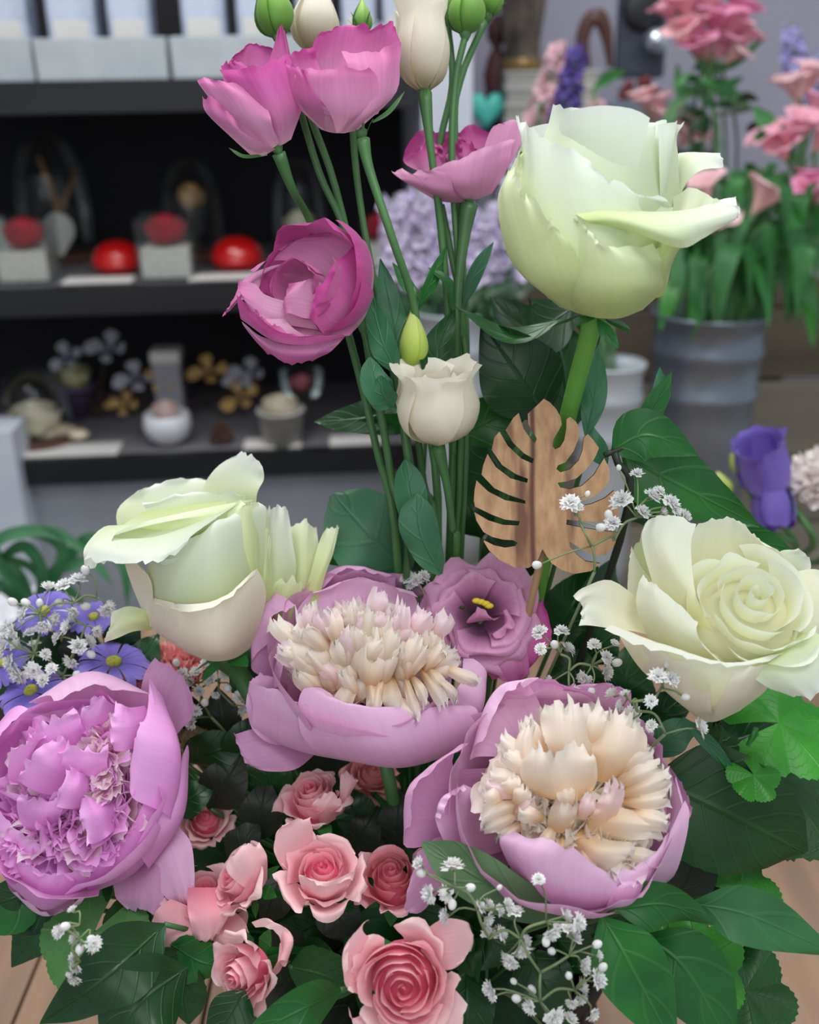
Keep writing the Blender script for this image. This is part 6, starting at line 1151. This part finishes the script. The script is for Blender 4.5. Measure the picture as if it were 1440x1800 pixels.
for k, (lab, items, rx, ry) in enumerate((
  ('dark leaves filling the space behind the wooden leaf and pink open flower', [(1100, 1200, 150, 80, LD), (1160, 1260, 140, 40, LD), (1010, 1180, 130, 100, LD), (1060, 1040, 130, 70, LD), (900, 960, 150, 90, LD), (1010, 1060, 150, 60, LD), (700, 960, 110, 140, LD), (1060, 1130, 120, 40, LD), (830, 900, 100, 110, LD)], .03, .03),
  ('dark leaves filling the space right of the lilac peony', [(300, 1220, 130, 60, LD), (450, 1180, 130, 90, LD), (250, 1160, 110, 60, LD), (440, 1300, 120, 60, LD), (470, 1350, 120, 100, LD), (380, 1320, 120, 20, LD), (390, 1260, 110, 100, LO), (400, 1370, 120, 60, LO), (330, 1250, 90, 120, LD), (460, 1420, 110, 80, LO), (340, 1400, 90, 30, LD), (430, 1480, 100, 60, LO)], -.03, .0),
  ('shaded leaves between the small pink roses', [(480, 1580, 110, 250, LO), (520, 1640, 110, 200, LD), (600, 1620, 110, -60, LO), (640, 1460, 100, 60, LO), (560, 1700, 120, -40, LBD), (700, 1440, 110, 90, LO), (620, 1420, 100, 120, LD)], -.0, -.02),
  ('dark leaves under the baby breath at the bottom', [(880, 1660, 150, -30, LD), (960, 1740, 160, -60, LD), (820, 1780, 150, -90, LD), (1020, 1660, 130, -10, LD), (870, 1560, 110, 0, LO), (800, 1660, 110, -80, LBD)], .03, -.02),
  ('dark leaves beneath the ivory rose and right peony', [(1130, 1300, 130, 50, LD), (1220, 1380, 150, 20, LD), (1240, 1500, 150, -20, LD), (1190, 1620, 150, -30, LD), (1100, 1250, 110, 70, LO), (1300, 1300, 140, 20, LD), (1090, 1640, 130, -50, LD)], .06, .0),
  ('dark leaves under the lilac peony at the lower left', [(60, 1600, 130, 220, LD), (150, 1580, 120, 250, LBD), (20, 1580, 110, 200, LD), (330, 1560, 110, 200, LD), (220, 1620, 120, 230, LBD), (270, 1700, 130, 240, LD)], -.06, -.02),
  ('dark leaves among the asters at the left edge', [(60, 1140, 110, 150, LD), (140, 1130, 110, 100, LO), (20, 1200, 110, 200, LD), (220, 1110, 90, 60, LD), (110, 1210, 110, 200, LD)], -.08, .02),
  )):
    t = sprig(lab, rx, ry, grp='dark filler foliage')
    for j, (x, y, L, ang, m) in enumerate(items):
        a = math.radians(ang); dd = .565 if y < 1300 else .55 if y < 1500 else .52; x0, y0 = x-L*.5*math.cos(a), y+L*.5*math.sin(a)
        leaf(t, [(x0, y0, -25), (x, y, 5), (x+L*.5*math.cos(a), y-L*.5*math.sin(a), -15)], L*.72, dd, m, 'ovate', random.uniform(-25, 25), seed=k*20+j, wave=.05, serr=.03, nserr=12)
        pet(t, x0, y0, dd, -25)
# bottom right
t = sprig('long smooth peony leaf reaching to the right edge over the table', .05, -.03)
leaf(t, [(1215, 1588, 10), (1320, 1610, 20), (1475, 1680, 0)], 100, .46, leaf_mat('soft_green_leaf', '#2f6e3a', '#5d9a62', .4, .15, 2.5, '#3f8348', vein=.3), 'lance', (10, -15), seed=41, serr=0); pet(t, 1215, 1588, .46, 10)
t = sprig('olive peony leaf with pointed tip right below the right peony', .045, -.03)
leaf(t, [(1085, 1600, 20), (1170, 1590, 25), (1255, 1625, 15)], 90, .455, LM, 'ovate', (-10, 30), seed=42); pet(t, 1085, 1600, .455, 20)
t = sprig('two big glossy pointed leaves at the bottom right', .04, -.05)
leaf(t, [(1058, 1610, 0), (1110, 1700, 20), (1190, 1850, 0)], 130, .45, LM, 'lance', (20, 0), seed=43, wave=.03); leaf(t, [(1130, 1640, -15), (1210, 1710, 5), (1290, 1850, -10)], 140, .46, LM, 'lance', (10, -10), seed=44, wave=.05); pet(t, 1060, 1612, .45)
t = sprig('bright scalloped lobed leaf at the bottom right corner', .06, -.05)
lobed(t, 1230, 1690, -20, 100, .47, LB, -40, (.2, .55, .75), 5, .2, .04, seed=1); lobed(t, 1170, 1660, -25, 70, .48, LB, 20, (.1, .6, .7), 5, .2, .04, seed=2); pet(t, 1200, 1680, .48, -20)
t = sprig('dark scalloped lobed leaf beside the table at the bottom right', .06, -.04)
lobed(t, 1310, 1740, -30, 100, .49, LBD, -20, (.1, .6, .8), 5, .2, .05, seed=3); pet(t, 1300, 1740, .49, -30)
t = sprig('bright crinkled leaf between the right peony and the table edge', .06, -.02)
lobed(t, 1300, 1570, -20, 90, .50, LB, 0, (.2, .6, .7), 5, .18, .05, seed=4); lobed(t, 1240, 1300+240, -20, 70, .51, LBD, 60, (.2, .6, .7), 5, .18, .05, seed=5); pet(t, 1290, 1570, .5, -20)
t = sprig('large dark veined leaf right of the right peony', .07, -.01)
leaf(t, [(1150, 1370, -10), (1280, 1430, 10), (1415, 1500, -15)], 210, .50, LBD, 'round', (-5, 10), seed=45, serr=.03, nserr=9, wave=.04); pet(t, 1150, 1370, .5, -10)
t = sprig('wide fan of pale veined leaf below the ivory rose at the right edge', .08, .0)
lobed(t, 1370, 1370, -25, 150, .53, LBD, -10, (.2, .6, .75), 7, .12, .04, seed=6, wave=.03); pet(t, 1370, 1370, .53, -25)
t = sprig('bright green crinkled leaf directly under the ivory rose at the right', .08, .01)
lobed(t, 1370, 1270, -15, 120, .51, LB, 10, (.1, .7, .65), 5, .2, .05, seed=7); lobed(t, 1325, 1362, 15, 52, .49, LB, -60, (.1, .6, .7), 5, .2, .05, seed=8); tube(t, [P(1225, 1285, .49), P(1275, 1345, .49), P(1290, 1360, .5), P(1330, 1280, .51)], .0014, LM, 'stem', 6); pet(t, 1290, 1355, .5)
t = sprig('small smooth leaf beside the cream centre of the right peony', .05, .0)
leaf(t, [(1150, 1330, -10), (1190, 1290, 5), (1235, 1275, 0)], 60, .50, LG, 'ovate', -20, seed=46); leaf(t, [(1085, 1300, -10), (1110, 1310, 0), (1165, 1300, 0)], 26, .50, LG, 'lance', 20, seed=47); leaf(t, [(1200, 1260, 5), (1250, 1310, 10), (1300, 1370, 0)], 26, .49, LG, 'lance', 20, seed=52); pet(t, 1150, 1330, .5, -10)
t = sprig('dull violet green leaf behind the right rim of the right peony', .05, -.01)
leaf(t, [(1170, 1600, -30), (1220, 1520, -10), (1230, 1430, -20)], 100, .50, LO, 'ovate', 10, seed=48); pet(t, 1170, 1600, .5, -30)
t = sprig('dull green leaf lying over the lower edge of the right peony', .02, -.05)
leaf(t, [(985, 1615, 60), (870, 1560, 90), (742, 1482, 70)], 84, .47, leaf_mat('olive_leaf', '#4a6b42', '#5f7f52', .5, .12, 4, '#567a4c', vein=.2), 'obl', (-10, 15), seed=49); pet(t, 985, 1615, .47, 60)
# bottom left
t = sprig('big smooth dark leaf crossing the lower left corner', -.05, -.05)
leaf(t, [(290, 1625, -80), (190, 1715, 15), (70, 1800, -5)], 130, .46, LD, 'ovate', (10, -10), seed=50, wave=.03); leaf(t, [(330, 1700, -60), (240, 1770, 5), (190, 1860, 0)], 150, .46, LD, 'ovate', 0, seed=51); pet(t, 290, 1625, .46, -80)
t = sprig('pale green soft leaf behind the tiny white bells at the lower left', -.06, -.04)
lobed(t, 165, 1640, -20, 105, .50, leaf_mat('pale_soft_leaf', '#4e8c48', '#7fae6c', .55, .25, 6, '#5f9a55'), 240, (-.1, .5, .8), 5, .08, .03, seed=9); pet(t, 165, 1640, .5, -20)
t = sprig('bright serrated leaf at the bottom left below the drooping pink rose', -.03, -.06)
leaf(t, [(300, 1660, 0), (350, 1690, 10), (400, 1700, 0)], 84, .49, LM, 'round', 10, seed=60, serr=.08, nserr=10, wave=.08); leaf(t, [(300, 1670, -5), (320, 1730, 10), (330, 1800, 0)], 90, .495, LBD, 'round', 10, seed=61, serr=.08, nserr=10, wave=.08); leaf(t, [(320, 1670, 0), (280, 1700, 8), (262, 1740, 0)], 70, .49, LBD, 'ovate', -10, seed=62, serr=.08, nserr=10); pet(t, 320, 1690, .49)
t = sprig('smooth bright leaf under the curled pink rose at the bottom', -.01, -.06)
leaf(t, [(600, 1740, -60), (520, 1780, 10), (420, 1830, 0)], 90, .45, LM, 'ovate', 0, seed=53); leaf(t, [(430, 1740, -10), (400, 1790, 0), (360, 1850, 0)], 80, .46, LD, 'ovate', 0, seed=55); pet(t, 600, 1740, .45, -60)
t = sprig('shaded serrated leaf between the curled rose and the largest spray rose', .0, -.05)
leaf(t, [(510, 1700, -20), (570, 1715, -10), (625, 1740, -20)], 100, .48, LBD, 'round', 0, seed=54, serr=.05, nserr=14); pet(t, 510, 1700, .48, -20)
t = sprig('dark green leaves spilling left over the table', -.07, -.03)
leaf(t, [(60, 1560, -10), (20, 1600, 0), (-50, 1640, -10)], 90, .52, LM, 'ovate', 10, seed=56, serr=.04, nserr=10); leaf(t, [(90, 1590, -20), (60, 1640, -10), (20, 1700, -20)], 90, .53, LD, 'ovate', 0, seed=57, serr=.04, nserr=10); pet(t, 90, 1590, .53, -20)

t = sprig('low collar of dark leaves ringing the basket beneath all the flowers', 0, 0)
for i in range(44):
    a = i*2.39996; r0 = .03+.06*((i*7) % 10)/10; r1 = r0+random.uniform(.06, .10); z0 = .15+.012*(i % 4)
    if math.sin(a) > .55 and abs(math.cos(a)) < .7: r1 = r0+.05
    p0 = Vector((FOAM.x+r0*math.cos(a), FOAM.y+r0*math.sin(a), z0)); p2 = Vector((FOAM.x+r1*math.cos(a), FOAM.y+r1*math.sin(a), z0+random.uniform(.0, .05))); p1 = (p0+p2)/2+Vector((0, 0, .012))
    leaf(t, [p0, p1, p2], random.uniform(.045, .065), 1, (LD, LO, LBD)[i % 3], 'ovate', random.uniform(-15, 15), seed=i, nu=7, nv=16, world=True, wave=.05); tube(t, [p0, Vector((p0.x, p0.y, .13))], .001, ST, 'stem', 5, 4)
# ================================================================ BACKGROUND FLOWERS
AL = petal_mat('alstroemeria_petal', '#efc0b0', '#eea6bc', '#f2b6ca', .2, .15); AL2 = petal_mat('alstroemeria_pale_petal', '#f0ccb4', '#efbcc2', '#f2cacf', .2, .1); AL3 = petal_mat('alstroemeria_deep_petal', '#e79ab0', '#e388ae', '#e99cc0', .2, .12)
VI = petal_mat('violet_floret_petal', '#3a2a6a', '#4d3a8c', '#61509f', .2, .1); LV = petal_mat('lavender_floret_petal', '#8f84c4', '#a59ad8', '#b9afe6', .2, .1); LI = petal_mat('lilac_stock_petal', '#b3a4c4', '#cdc1de', '#ddd3ea', .25, .1)
PKL = petal_mat('soft_pink_floret_petal', '#c88a98', '#dba6b2', '#e6bcc4', .2, .1)
def bloom_me(name, mat, n, prof, wa, seed, R=1.0):
    """a small flower head of n petals, axis +Z, unit radius"""
    fr = Frame(720, 900, 1, (0, 1, 0)); fr.O = np.zeros(3); fr.M = np.eye(3); V = []; Fc = []; UV = []
    for k in range(n):
        o = rpetal(None, fr, k*2*math.pi/n*1.0+(.5 if k % 2 else 0)*.2, [(a*(1 if k % 2 else .88), b) for a, b in prof], wa, mat, .05, .25, ruf=.06, seed=seed+k, nu=7, nv=7, basew=.4)
        m = o.data; off = o.location; b0 = len(V)
        V += [tuple(v.co+off) for v in m.vertices]; Fc += [tuple(i+b0 for i in p.vertices) for p in m.polygons]
        u = np.meshgrid(np.linspace(0, 1, 7), np.linspace(0, 1, 7)); UV += np.stack(u, -1).reshape(-1, 2).tolist(); bpy.data.objects.remove(o)
    return proto(name, V, Fc, mat, UV)
PT = [(.06, -.9), (.25, -.4), (.55, .1), (.95, .45), (1.1, .4)]
AM = {k: bloom_me('blossom', m, 6, PT, .78, 3) for k, m in (('a', AL), ('b', AL2), ('c', AL3))}
FM = {k: bloom_me('floret', m, 5, [(.05, -.25), (.5, .0), (1, .12)], .62, 5) for k, m in (('v', VI), ('l', LV), ('s', LI), ('p', PKL))}
FM['s2'] = bloom_me('floret', LI, 9, [(.05, -.3), (.45, .1), (.8, .35)], .55, 8)
def orient(p, ax, s, a=0):
    ax = Vector(ax).normalized(); X = ax.orthogonal().normalized(); Y = ax.cross(X); X2 = X*math.cos(a)+Y*math.sin(a); return basis(p, X2, ax.cross(X2), ax, s)
def astem(label, base, d, heads, kind, leaves=(), via=None, grp='pink alstroemeria in the ribbed bucket', name='alstroemeria', cat='flower', r=30, smat=None):
    t = thing(name, label, cat, base, grp); hub = P(sum(h[0] for h in heads)/len(heads), max(h[1] for h in heads)+48, d)
    pts = [base]+([P(*v) for v in via] if via else [(base+hub)/2])+[hub]; tube(t, pts, .0032, smat or ST, 'stem', 6)
    for i, h in enumerate(heads):
        p = P(h[0], h[1], d-.012*(i % 3)); rr = 1.25*(h[2] if len(h) > 2 else r)*d/F; ax = (p-hub).normalized()+TW*.4
        tube(t, [hub, (hub+p)/2, p-Vector(ax).normalized()*rr*.7], .0016, smat or ST, 'pedicel', 5); place(AM[h[3] if len(h) > 3 else kind], 'blossom', t, orient(p, ax, rr, i))
    for i, (sp, wd) in enumerate(leaves): leaf(t, sp, wd, d, leaf_mat('alstroemeria_leaf', '#2a6b30', '#4a9044', .45, .2, 3, '#387f3a'), 'lance', random.uniform(-30, 30), nv=16, nu=7, seed=i)
    return t
b, r, h = BK1; ins = lambda dx, dy: Vector((b.x+dx, b.y+dy, b.z+h*.62))
astem('tallest alstroemeria with deep pink blooms cut by the top edge', ins(-.02, 0), 1.40, [(1185, 20, 34), (1220, 45, 34), (1262, 32, 36, 'c'), (1300, 20, 32, 'c'), (1242, 78, 30), (1180, -12, 30, 'c'), (1310, 62, 28), (1270, 72, 30, 'c'), (1205, 2, 32), (1235, 12, 34, 'b'), (1282, 45, 32), (1200, 58, 28, 'b'), (1255, 96, 26), (1292, 92, 26, 'b'), (1225, 78, 26, 'c')], 'a',
      (([(1240, 130, 0), (1290, 110, 0), (1350, 62, 0)], 20), ([(1230, 140, 0), (1180, 200, 0), (1170, 260, 0)], 22), ([(1240, 150, 0), (1200, 160, 0), (1190, 110, 0)], 24), ([(1250, 300, 0), (1215, 380, 0), (1190, 330, 0)], 26), ([(1240, 150, 0), (1290, 170, 0), (1320, 190, 0)], 24)), [(1250, 420, 1.40), (1262, 250, 1.40)])
astem('alstroemeria with long pink cluster at the right edge', ins(.03, .01), 1.36, [(1350, 245, 30), (1385, 235, 30), (1415, 215, 30), (1440, 185, 30), (1375, 262, 26), (1450, 240, 30)], 'a',
      (([(1400, 290, 0), (1360, 230, 0), (1322, 185, 0)], 40), ([(1400, 300, 0), (1440, 400, 0), (1430, 500, 0)], 34), ([(1390, 300, 0), (1330, 340, 0), (1300, 430, 0)], 36)), [(1300, 470, 1.38), (1380, 350, 1.36)])
astem('alstroemeria with pale salmon bloom above the long pink cluster', ins(.05, -.02), 1.42, [(1400, 150, 36, 'b'), (1430, 130, 30, 'b')], 'b', (([(1410, 210, 0), (1380, 240, 0), (1390, 290, 0)], 20),), [(1330, 480, 1.4), (1405, 320, 1.42)])
astem('alstroemeria with drooping salmon bloom lowest at the right edge', ins(.055, .03), 1.36, [(1430, 315, 32, 'c'), (1442, 335, 26), (1420, 330, 22, 'c')], 'a', (([(1440, 380, 0), (1400, 460, 0), (1440, 560, 0)], 38), ([(1420, 380, 0), (1380, 440, 0), (1340, 540, 0)], 34)), [(1330, 500, 1.37), (1440, 420, 1.36)])
astem('alstroemeria with two pale blooms right of the tall white rose', ins(-.04, -.03), 1.33, [(1345, 345, 36, 'b'), (1265, 395, 32, 'b'), (1240, 325, 26, 'b')], 'b', (([(1280, 450, 0), (1230, 480, 0), (1225, 580, 0)], 36), ([(1290, 440, 0), (1340, 480, 0), (1350, 580, 0)], 36)), [(1240, 500, 1.33), (1290, 440, 1.33)])
astem('pale pink alstroemeria cluster peeking above the tall white rose', ins(-.06, .03), 1.46, [(1150, 185, 32, 'b'), (1185, 215, 34, 'b'), (1210, 235, 30, 'b'), (1130, 170, 22, 'b')], 'b', (([(1190, 290, 0), (1230, 250, 0), (1240, 180, 0)], 22),), [(1215, 500, 1.45), (1205, 380, 1.46)])
fol = thing('alstroemeria_foliage', 'mass of long green leaves hanging over the ribbed bucket', 'leaf', ins(.0, .02))
LAL = MATS['alstroemeria_leaf']
tube(fol, [fol.location, P(1290, 480, 1.38), P(1330, 320, 1.38)], .003, ST, 'stem', 6)
for i in range(64):
    x = random.uniform(1195, 1450); y = random.uniform(285, 450); dd = random.uniform(1.28, 1.48); dx = random.uniform(-60, 60); L = random.uniform(80, 150)
    if random.random() < .35: sp = [(x, y+50, 0), (x+dx*.6, y, 5), (x+dx*1.5, y+20, 0)]
    else: sp = [(x, y, 0), (x+dx*.5, y+L*.2, 10), (x+dx*.7, y+L, 0)]
    leaf(fol, sp, random.uniform(22, 40), dd, LAL if i % 3 else LM, 'lance', random.uniform(-50, 50), nv=14, nu=5, seed=i, wave=.08)
for i, (x, y0, x1, y1) in enumerate(((1190, 420, 1180, 560), (1225, 430, 1215, 600), (1275, 420, 1285, 575), (1310, 430, 1300, 570), (1205, 460, 1235, 590), (1400, 440, 1430, 600), (1290, 480, 1320, 570), (1180, 480, 1160, 570), (1250, 450, 1262, 590), (1335, 440, 1345, 560))):
    leaf(fol, [(x, y0, 0), ((x+x1)/2+6, (y0+y1)/2, 14), (x1, y1+12, 10)], 30, 1.40, leaf_mat('backlit_strap_leaf', '#348f2a', '#5cb040', .4, .3, 3, '#45a035') if i % 2 else LAL, 'lance', 20, nv=14, nu=5, seed=i)
for i in range(26):
    x = 1245+random.gauss(0, 30); y = 120+random.random()*130; L = random.uniform(50, 100); a = random.choice((-1, 1))*random.uniform(.2, 1.2)
    leaf(fol, [(x, y, 0), (x+L*.4*a, y-L*.1, 6), (x+L*a*.8, y-L*.35+L*.5*random.random(), 0)], random.uniform(14, 24), random.uniform(1.36, 1.46), (LD, LO, LAL)[i % 3], 'lance', random.uniform(-50, 50), nv=12, nu=5, seed=i)
for i in range(5):
    tube(fol, [fol.location, P(1225+i*14, 420, 1.4), P(1215+i*20, 240, 1.4), P(1235+i*8, 110, 1.4)], .0022, LD, 'stem', 5)
# spikes
def spike(label, base, d, x0, y0, x1, y1, n, r, kinds, name, grp, wid=20, seed=0, cat='flower', tap=.5, via=None):
    t = thing(name, label, cat, base, grp); r_ = random.Random(seed); A = P(x0, y0, d); B = P(x1, y1, d)
    tube(t, [base]+([P(*v) for v in via] if via else [])+[A, B], [.003, .003]+([.003]*len(via) if via else [])+[.0015], ST, 'stem', 6)
    for i in range(n):
        q = (i+.5)/n; c = A+(B-A)*q; a = i*2.4; out = RT*math.cos(a)+TW*math.sin(a)*.8+UP*.2; w_ = wid*(1-tap*q)*d/F
        p = c+out*w_; s = r*(1-.35*tap*q)*r_.uniform(.85, 1.15)*d/F; k = kinds[r_.randrange(len(kinds))]; place(FM[k], 'floret', t, orient(p, out+UP*.2, s, a))
        if i % 4 == 0: tube(t, [c, p], .001, ST, 'pedicel', 4, 4)
    return t
b2, r2, h2 = BK2; ins2 = Vector((b2.x, b2.y, b2.z+h2*.62))
spike('deep violet delphinium spike above the left side of the tall white rose', ins2, 1.44, 985, 240, 1015, 88, 30, 22, ['v'], 'delphinium', None, 22, 1, via=[(1060, 560, 1.38), (1010, 380, 1.42)])
spike('short violet delphinium beside the deep violet spike', ins2+Vector((.012, .01, 0)), 1.46, 1035, 230, 1055, 185, 8, 20, ['v', 'p'], 'delphinium', None, 18, 2, via=[(1075, 560, 1.38), (1050, 380, 1.42)])
spike('soft pink stock behind the violet delphinium', ins2+Vector((-.014, .012, 0)), 1.48, 945, 230, 985, 85, 16, 24, ['p'], 'stock_flower', None, 26, 3, via=[(1055, 560, 1.38), (980, 380, 1.42)])
spike('lavender delphinium spike at the top right corner', ins(.06, .045), 1.50, 1405, 165, 1390, 45, 18, 20, ['l'], 'delphinium', None, 22, 4, via=[(1330, 480, 1.42), (1395, 320, 1.46)])
spike('lavender delphinium cut off by the right edge', ins(.045, .05), 1.50, 1435, 190, 1440, 90, 14, 20, ['l'], 'delphinium', None, 22, 5, via=[(1330, 480, 1.42), (1425, 320, 1.46)])
b3, r3, h3 = BK3
for k, (x0, y0, x1, y1, lab) in enumerate(((700, 520, 690, 350, 'leftmost lilac stock spike behind the green stems'), (745, 530, 738, 330, 'second lilac stock spike from the left'), (800, 520, 790, 350, 'lilac stock spike directly under the wide pink flower'), (850, 520, 850, 370, 'lilac stock spike right of the thick stem'), (890, 520, 905, 245, 'lilac stock spike touching the tall white rose'), (770, 530, 765, 400, 'short lilac stock spike in front of the bucket'))):
    a = k*1.05; spike(lab, Vector((b3.x+.02*math.cos(a), b3.y+.02*math.sin(a), b3.z+h3*.62)), 1.44+.02*(k % 3), x0, y0, x1, y1, 40, 21, ['s', 's2', 's'], 'stock_flower', 'lilac stock in the white bucket', 26, 10+k, tap=.35)
t = thing('stock_foliage', 'dark green stock leaves in the white bucket under the lilac blooms', 'leaf', Vector((b3.x, b3.y, b3.z+h3*.62)))
tube(t, [t.location, P(800, 540, 1.46)], .003, ST, 'stem', 6)
for i in range(22):
    x = random.uniform(690, 930); y = random.uniform(500, 560); leaf(t, [(x, y+30, 0), (x+random.uniform(-30, 30), y, 10), (x+random.uniform(-70, 70), y+random.uniform(-50, 20), 0)], 26, random.uniform(1.38, 1.5), LD, 'lance', random.uniform(-40, 40), nv=10, nu=5, seed=i)
t = thing('foliage_stem', 'green leaf standing between violet delphinium and grey box', 'leaf', ins2+Vector((.0, -.02, 0))); tube(t, [t.location, P(1060, 350, 1.42), P(1045, 160, 1.44)], .002, ST, 'stem', 6)
leaf(t, [(1040, 160, 0), (1070, 135, 5), (1100, 125, 0)], 20, 1.44, LM, 'lance', 20, nv=12)
t = thing('berry_sprig', 'sprig of dark red berries on the grey box behind the rose', 'berries', Vector((LP(1120, 180, 1.93).x, 1.93, zl+.056)))
for i, (x, y) in enumerate(((1100, 158), (1106, 150), (1128, 146), (1138, 142), (1150, 160), (1115, 168), (1142, 158), (1158, 168), (1095, 172))):
    p = LP(x, y, 1.92); tube(t, [t.location, p], .0012, LO, 'twig', 5); blob('berry', p, .009, plain('dark_red_berry', '#5c0f1c', .3, tint='#7a1626'), t, 6)
for i in range(6): leaf(t, [(1120, 190, 0), (1105+i*10, 175, 5), (1085+i*16, 158+8*(i % 2), 0)], 16, 1.93, LD, 'lance', 0, nv=10, nu=5)
# ---- right, mid distance: violet lisianthus and white carnation in a jar behind the basket
VL = petal_mat('violet_lisianthus_petal', '#9a86d6', '#8873cc', '#7a64c0', .25, .1)
jb = P(1440, 1180, .86); jb.z = 0
JC = Vector((jb.x+.02, .92, 0)); jt = thing('glass_jar_vase', 'jar behind the ivory rose holding the violet and white flowers', 'vase', JC)
lathe('body', JC, [(.0005, .002), (.04, .002), (.045, .02), (.045, .12), (.036, .14), (.038, .15), (.034, .15), (.032, .138), (.041, .118), (.041, .01), (.0005, .008)], M_galvw, jt, 30)
d = .84
t = thing('lisianthus', 'violet lisianthus bud drooping at the right edge', 'lisianthus', JC+Vector((0, 0, .02)))
fr = Frame(1348, 850, d, (-.35, .75, .5)); 
for k in range(5): rpetal(t, fr, k*1.257, [(5, -30), (36, 0), (44, 40), (40, 78), (46, 92)], .95, VL, .09, .1, ruf=.05, seed=k+500, point=.05)
fr = Frame(1352, 850, d, (.1, -1, .2)); 
for k in range(4): rpetal(t, fr, k*1.57, [(5, -10), (28, 10), (36, 45), (30, 82)], .95, VL, .09, .1, ruf=.04, seed=k+510)
tube(t, [P(1355, 850, d), P(1385, 880, d), P(1430, 960, d), Vector((JC.x, JC.y, .16)), t.location], .003, ST, 'stem')
t = thing('carnation', 'pale pink white carnation cut off by the right edge', 'carnation', JC+Vector((.012, 0, .02)))
PR_W = petaloid_protos('ruffle', petal_mat('white_carnation_petal', '#e6cfc6', '#f1e4de', '#f6efeb', .25, .05), 5, .1, 1.6, .5); fr = Frame(1450, 850, .84, (-.3, .6, .7)); petaloids(t, fr, 90, 62, 34, 44, PR_W, lean=1.3, seed=6)
tube(t, [tuple(fr.w([(0, 0, -20)])[0]), P(1450, 980, .86), Vector((JC.x+.01, JC.y, .16)), t.location], .003, ST, 'stem')
for k, (x, y, H, lab) in enumerate(((1305, 832, 42, 'yellow green bud left of the violet lisianthus'), (1282, 870, 48, 'pale green bud lowest left of the violet lisianthus'))):
    t = thing('flower_bud', lab, 'flower bud', JC+Vector((-.012, .01*k, .02))); fr = Frame(x, y, d, (-.5, .8, .2))
    for q in range(4): rpetal(t, fr, q*1.571, [(2, 0), (11, 8), (13, 20), (7, H*.8), (2, H)], 1.05, GB, .14, 0, seed=q, basew=.8)
    tube(t, [tuple(fr.O), P(x+25, y+50, d), P(1400, 960, d+.01), Vector((JC.x-.01, JC.y, .16)), t.location], .0025, ST, 'stem')
# ---- left: arching houseplant behind the table edge
pc = P(60, 1090, 1.02); pc.z = 0
t = thing('potted_plant', 'dark green arching plant in a low brown bowl behind the left flowers', 'plant', pc)
lathe('bowl', pc, [(.0005, .002), (.06, .002), (.085, .05), (.09, .06), (.083, .06), (.075, .045), (.0005, .045)], plain('brown_bowl', '#5a4030', .5, tint='#6b4d3a'), t, 30)
so = lathe('soil', pc, [(.0005, .046), (.073, .045)], plain('dark_soil', '#1c1510', .95, tint='#2b2018', scale=200, bump=1), t, 24)
GV = leaf_mat('dark_strap_leaf', '#1f5a35', '#2f7a48', .45, .12, 3, '#2a6a3e')
for i, sp in enumerate(([(60, 1060, 0), (-10, 960, 20), (90, 935, 0), (190, 1000, 0)], [(70, 1060, 0), (150, 950, 0), (215, 990, 0), (225, 1070, 0)], [(60, 1060, 0), (20, 1000, 10), (-60, 960, 0)], [(70, 1060, 0), (60, 1000, 20), (-20, 975, 0)], [(70, 1070, 0), (90, 1010, 10), (160, 990, 0), (200, 1030, 0)], [(50, 1075, 0), (0, 1030, 20), (-40, 1080, 0)], [(70, 1060, 0), (110, 970, 0), (60, 935, 0), (-30, 950, 0)], [(60, 1070, 0), (100, 1030, 20), (150, 1060, 0)], [(60, 1070, 0), (20, 1020, 30), (-20, 940, 10)], [(60, 1070, 0), (75, 1010, 30), (40, 960, 10), (-30, 1010, 0)])):
    leaf(t, sp, 24, 1.0+.02*(i % 3), GV, 'strap', random.uniform(-40, 40), nv=30, nu=5, seed=i)
p = P(20, 1010, 1.25); t = thing('pebble_dish', 'pale stones in a dish behind the arching plant', 'stones', Vector((p.x, 1.12, 0)))
lathe('dish', (p.x, 1.12, 0), [(.0005, .001), (.04, .001), (.07, .03), (.067, .03), (.0005, .006)], M_wcer, t, 30)
for i in range(9): blob('pebble', (p.x+.035*math.cos(i*2.4)*(i/9)**.5, 1.12+.035*math.sin(i*2.4)*(i/9)**.5, .022+.004*(i % 3)), .012, M_wcer, t, 6, .03, i, sc=(1.2, 1, .7))
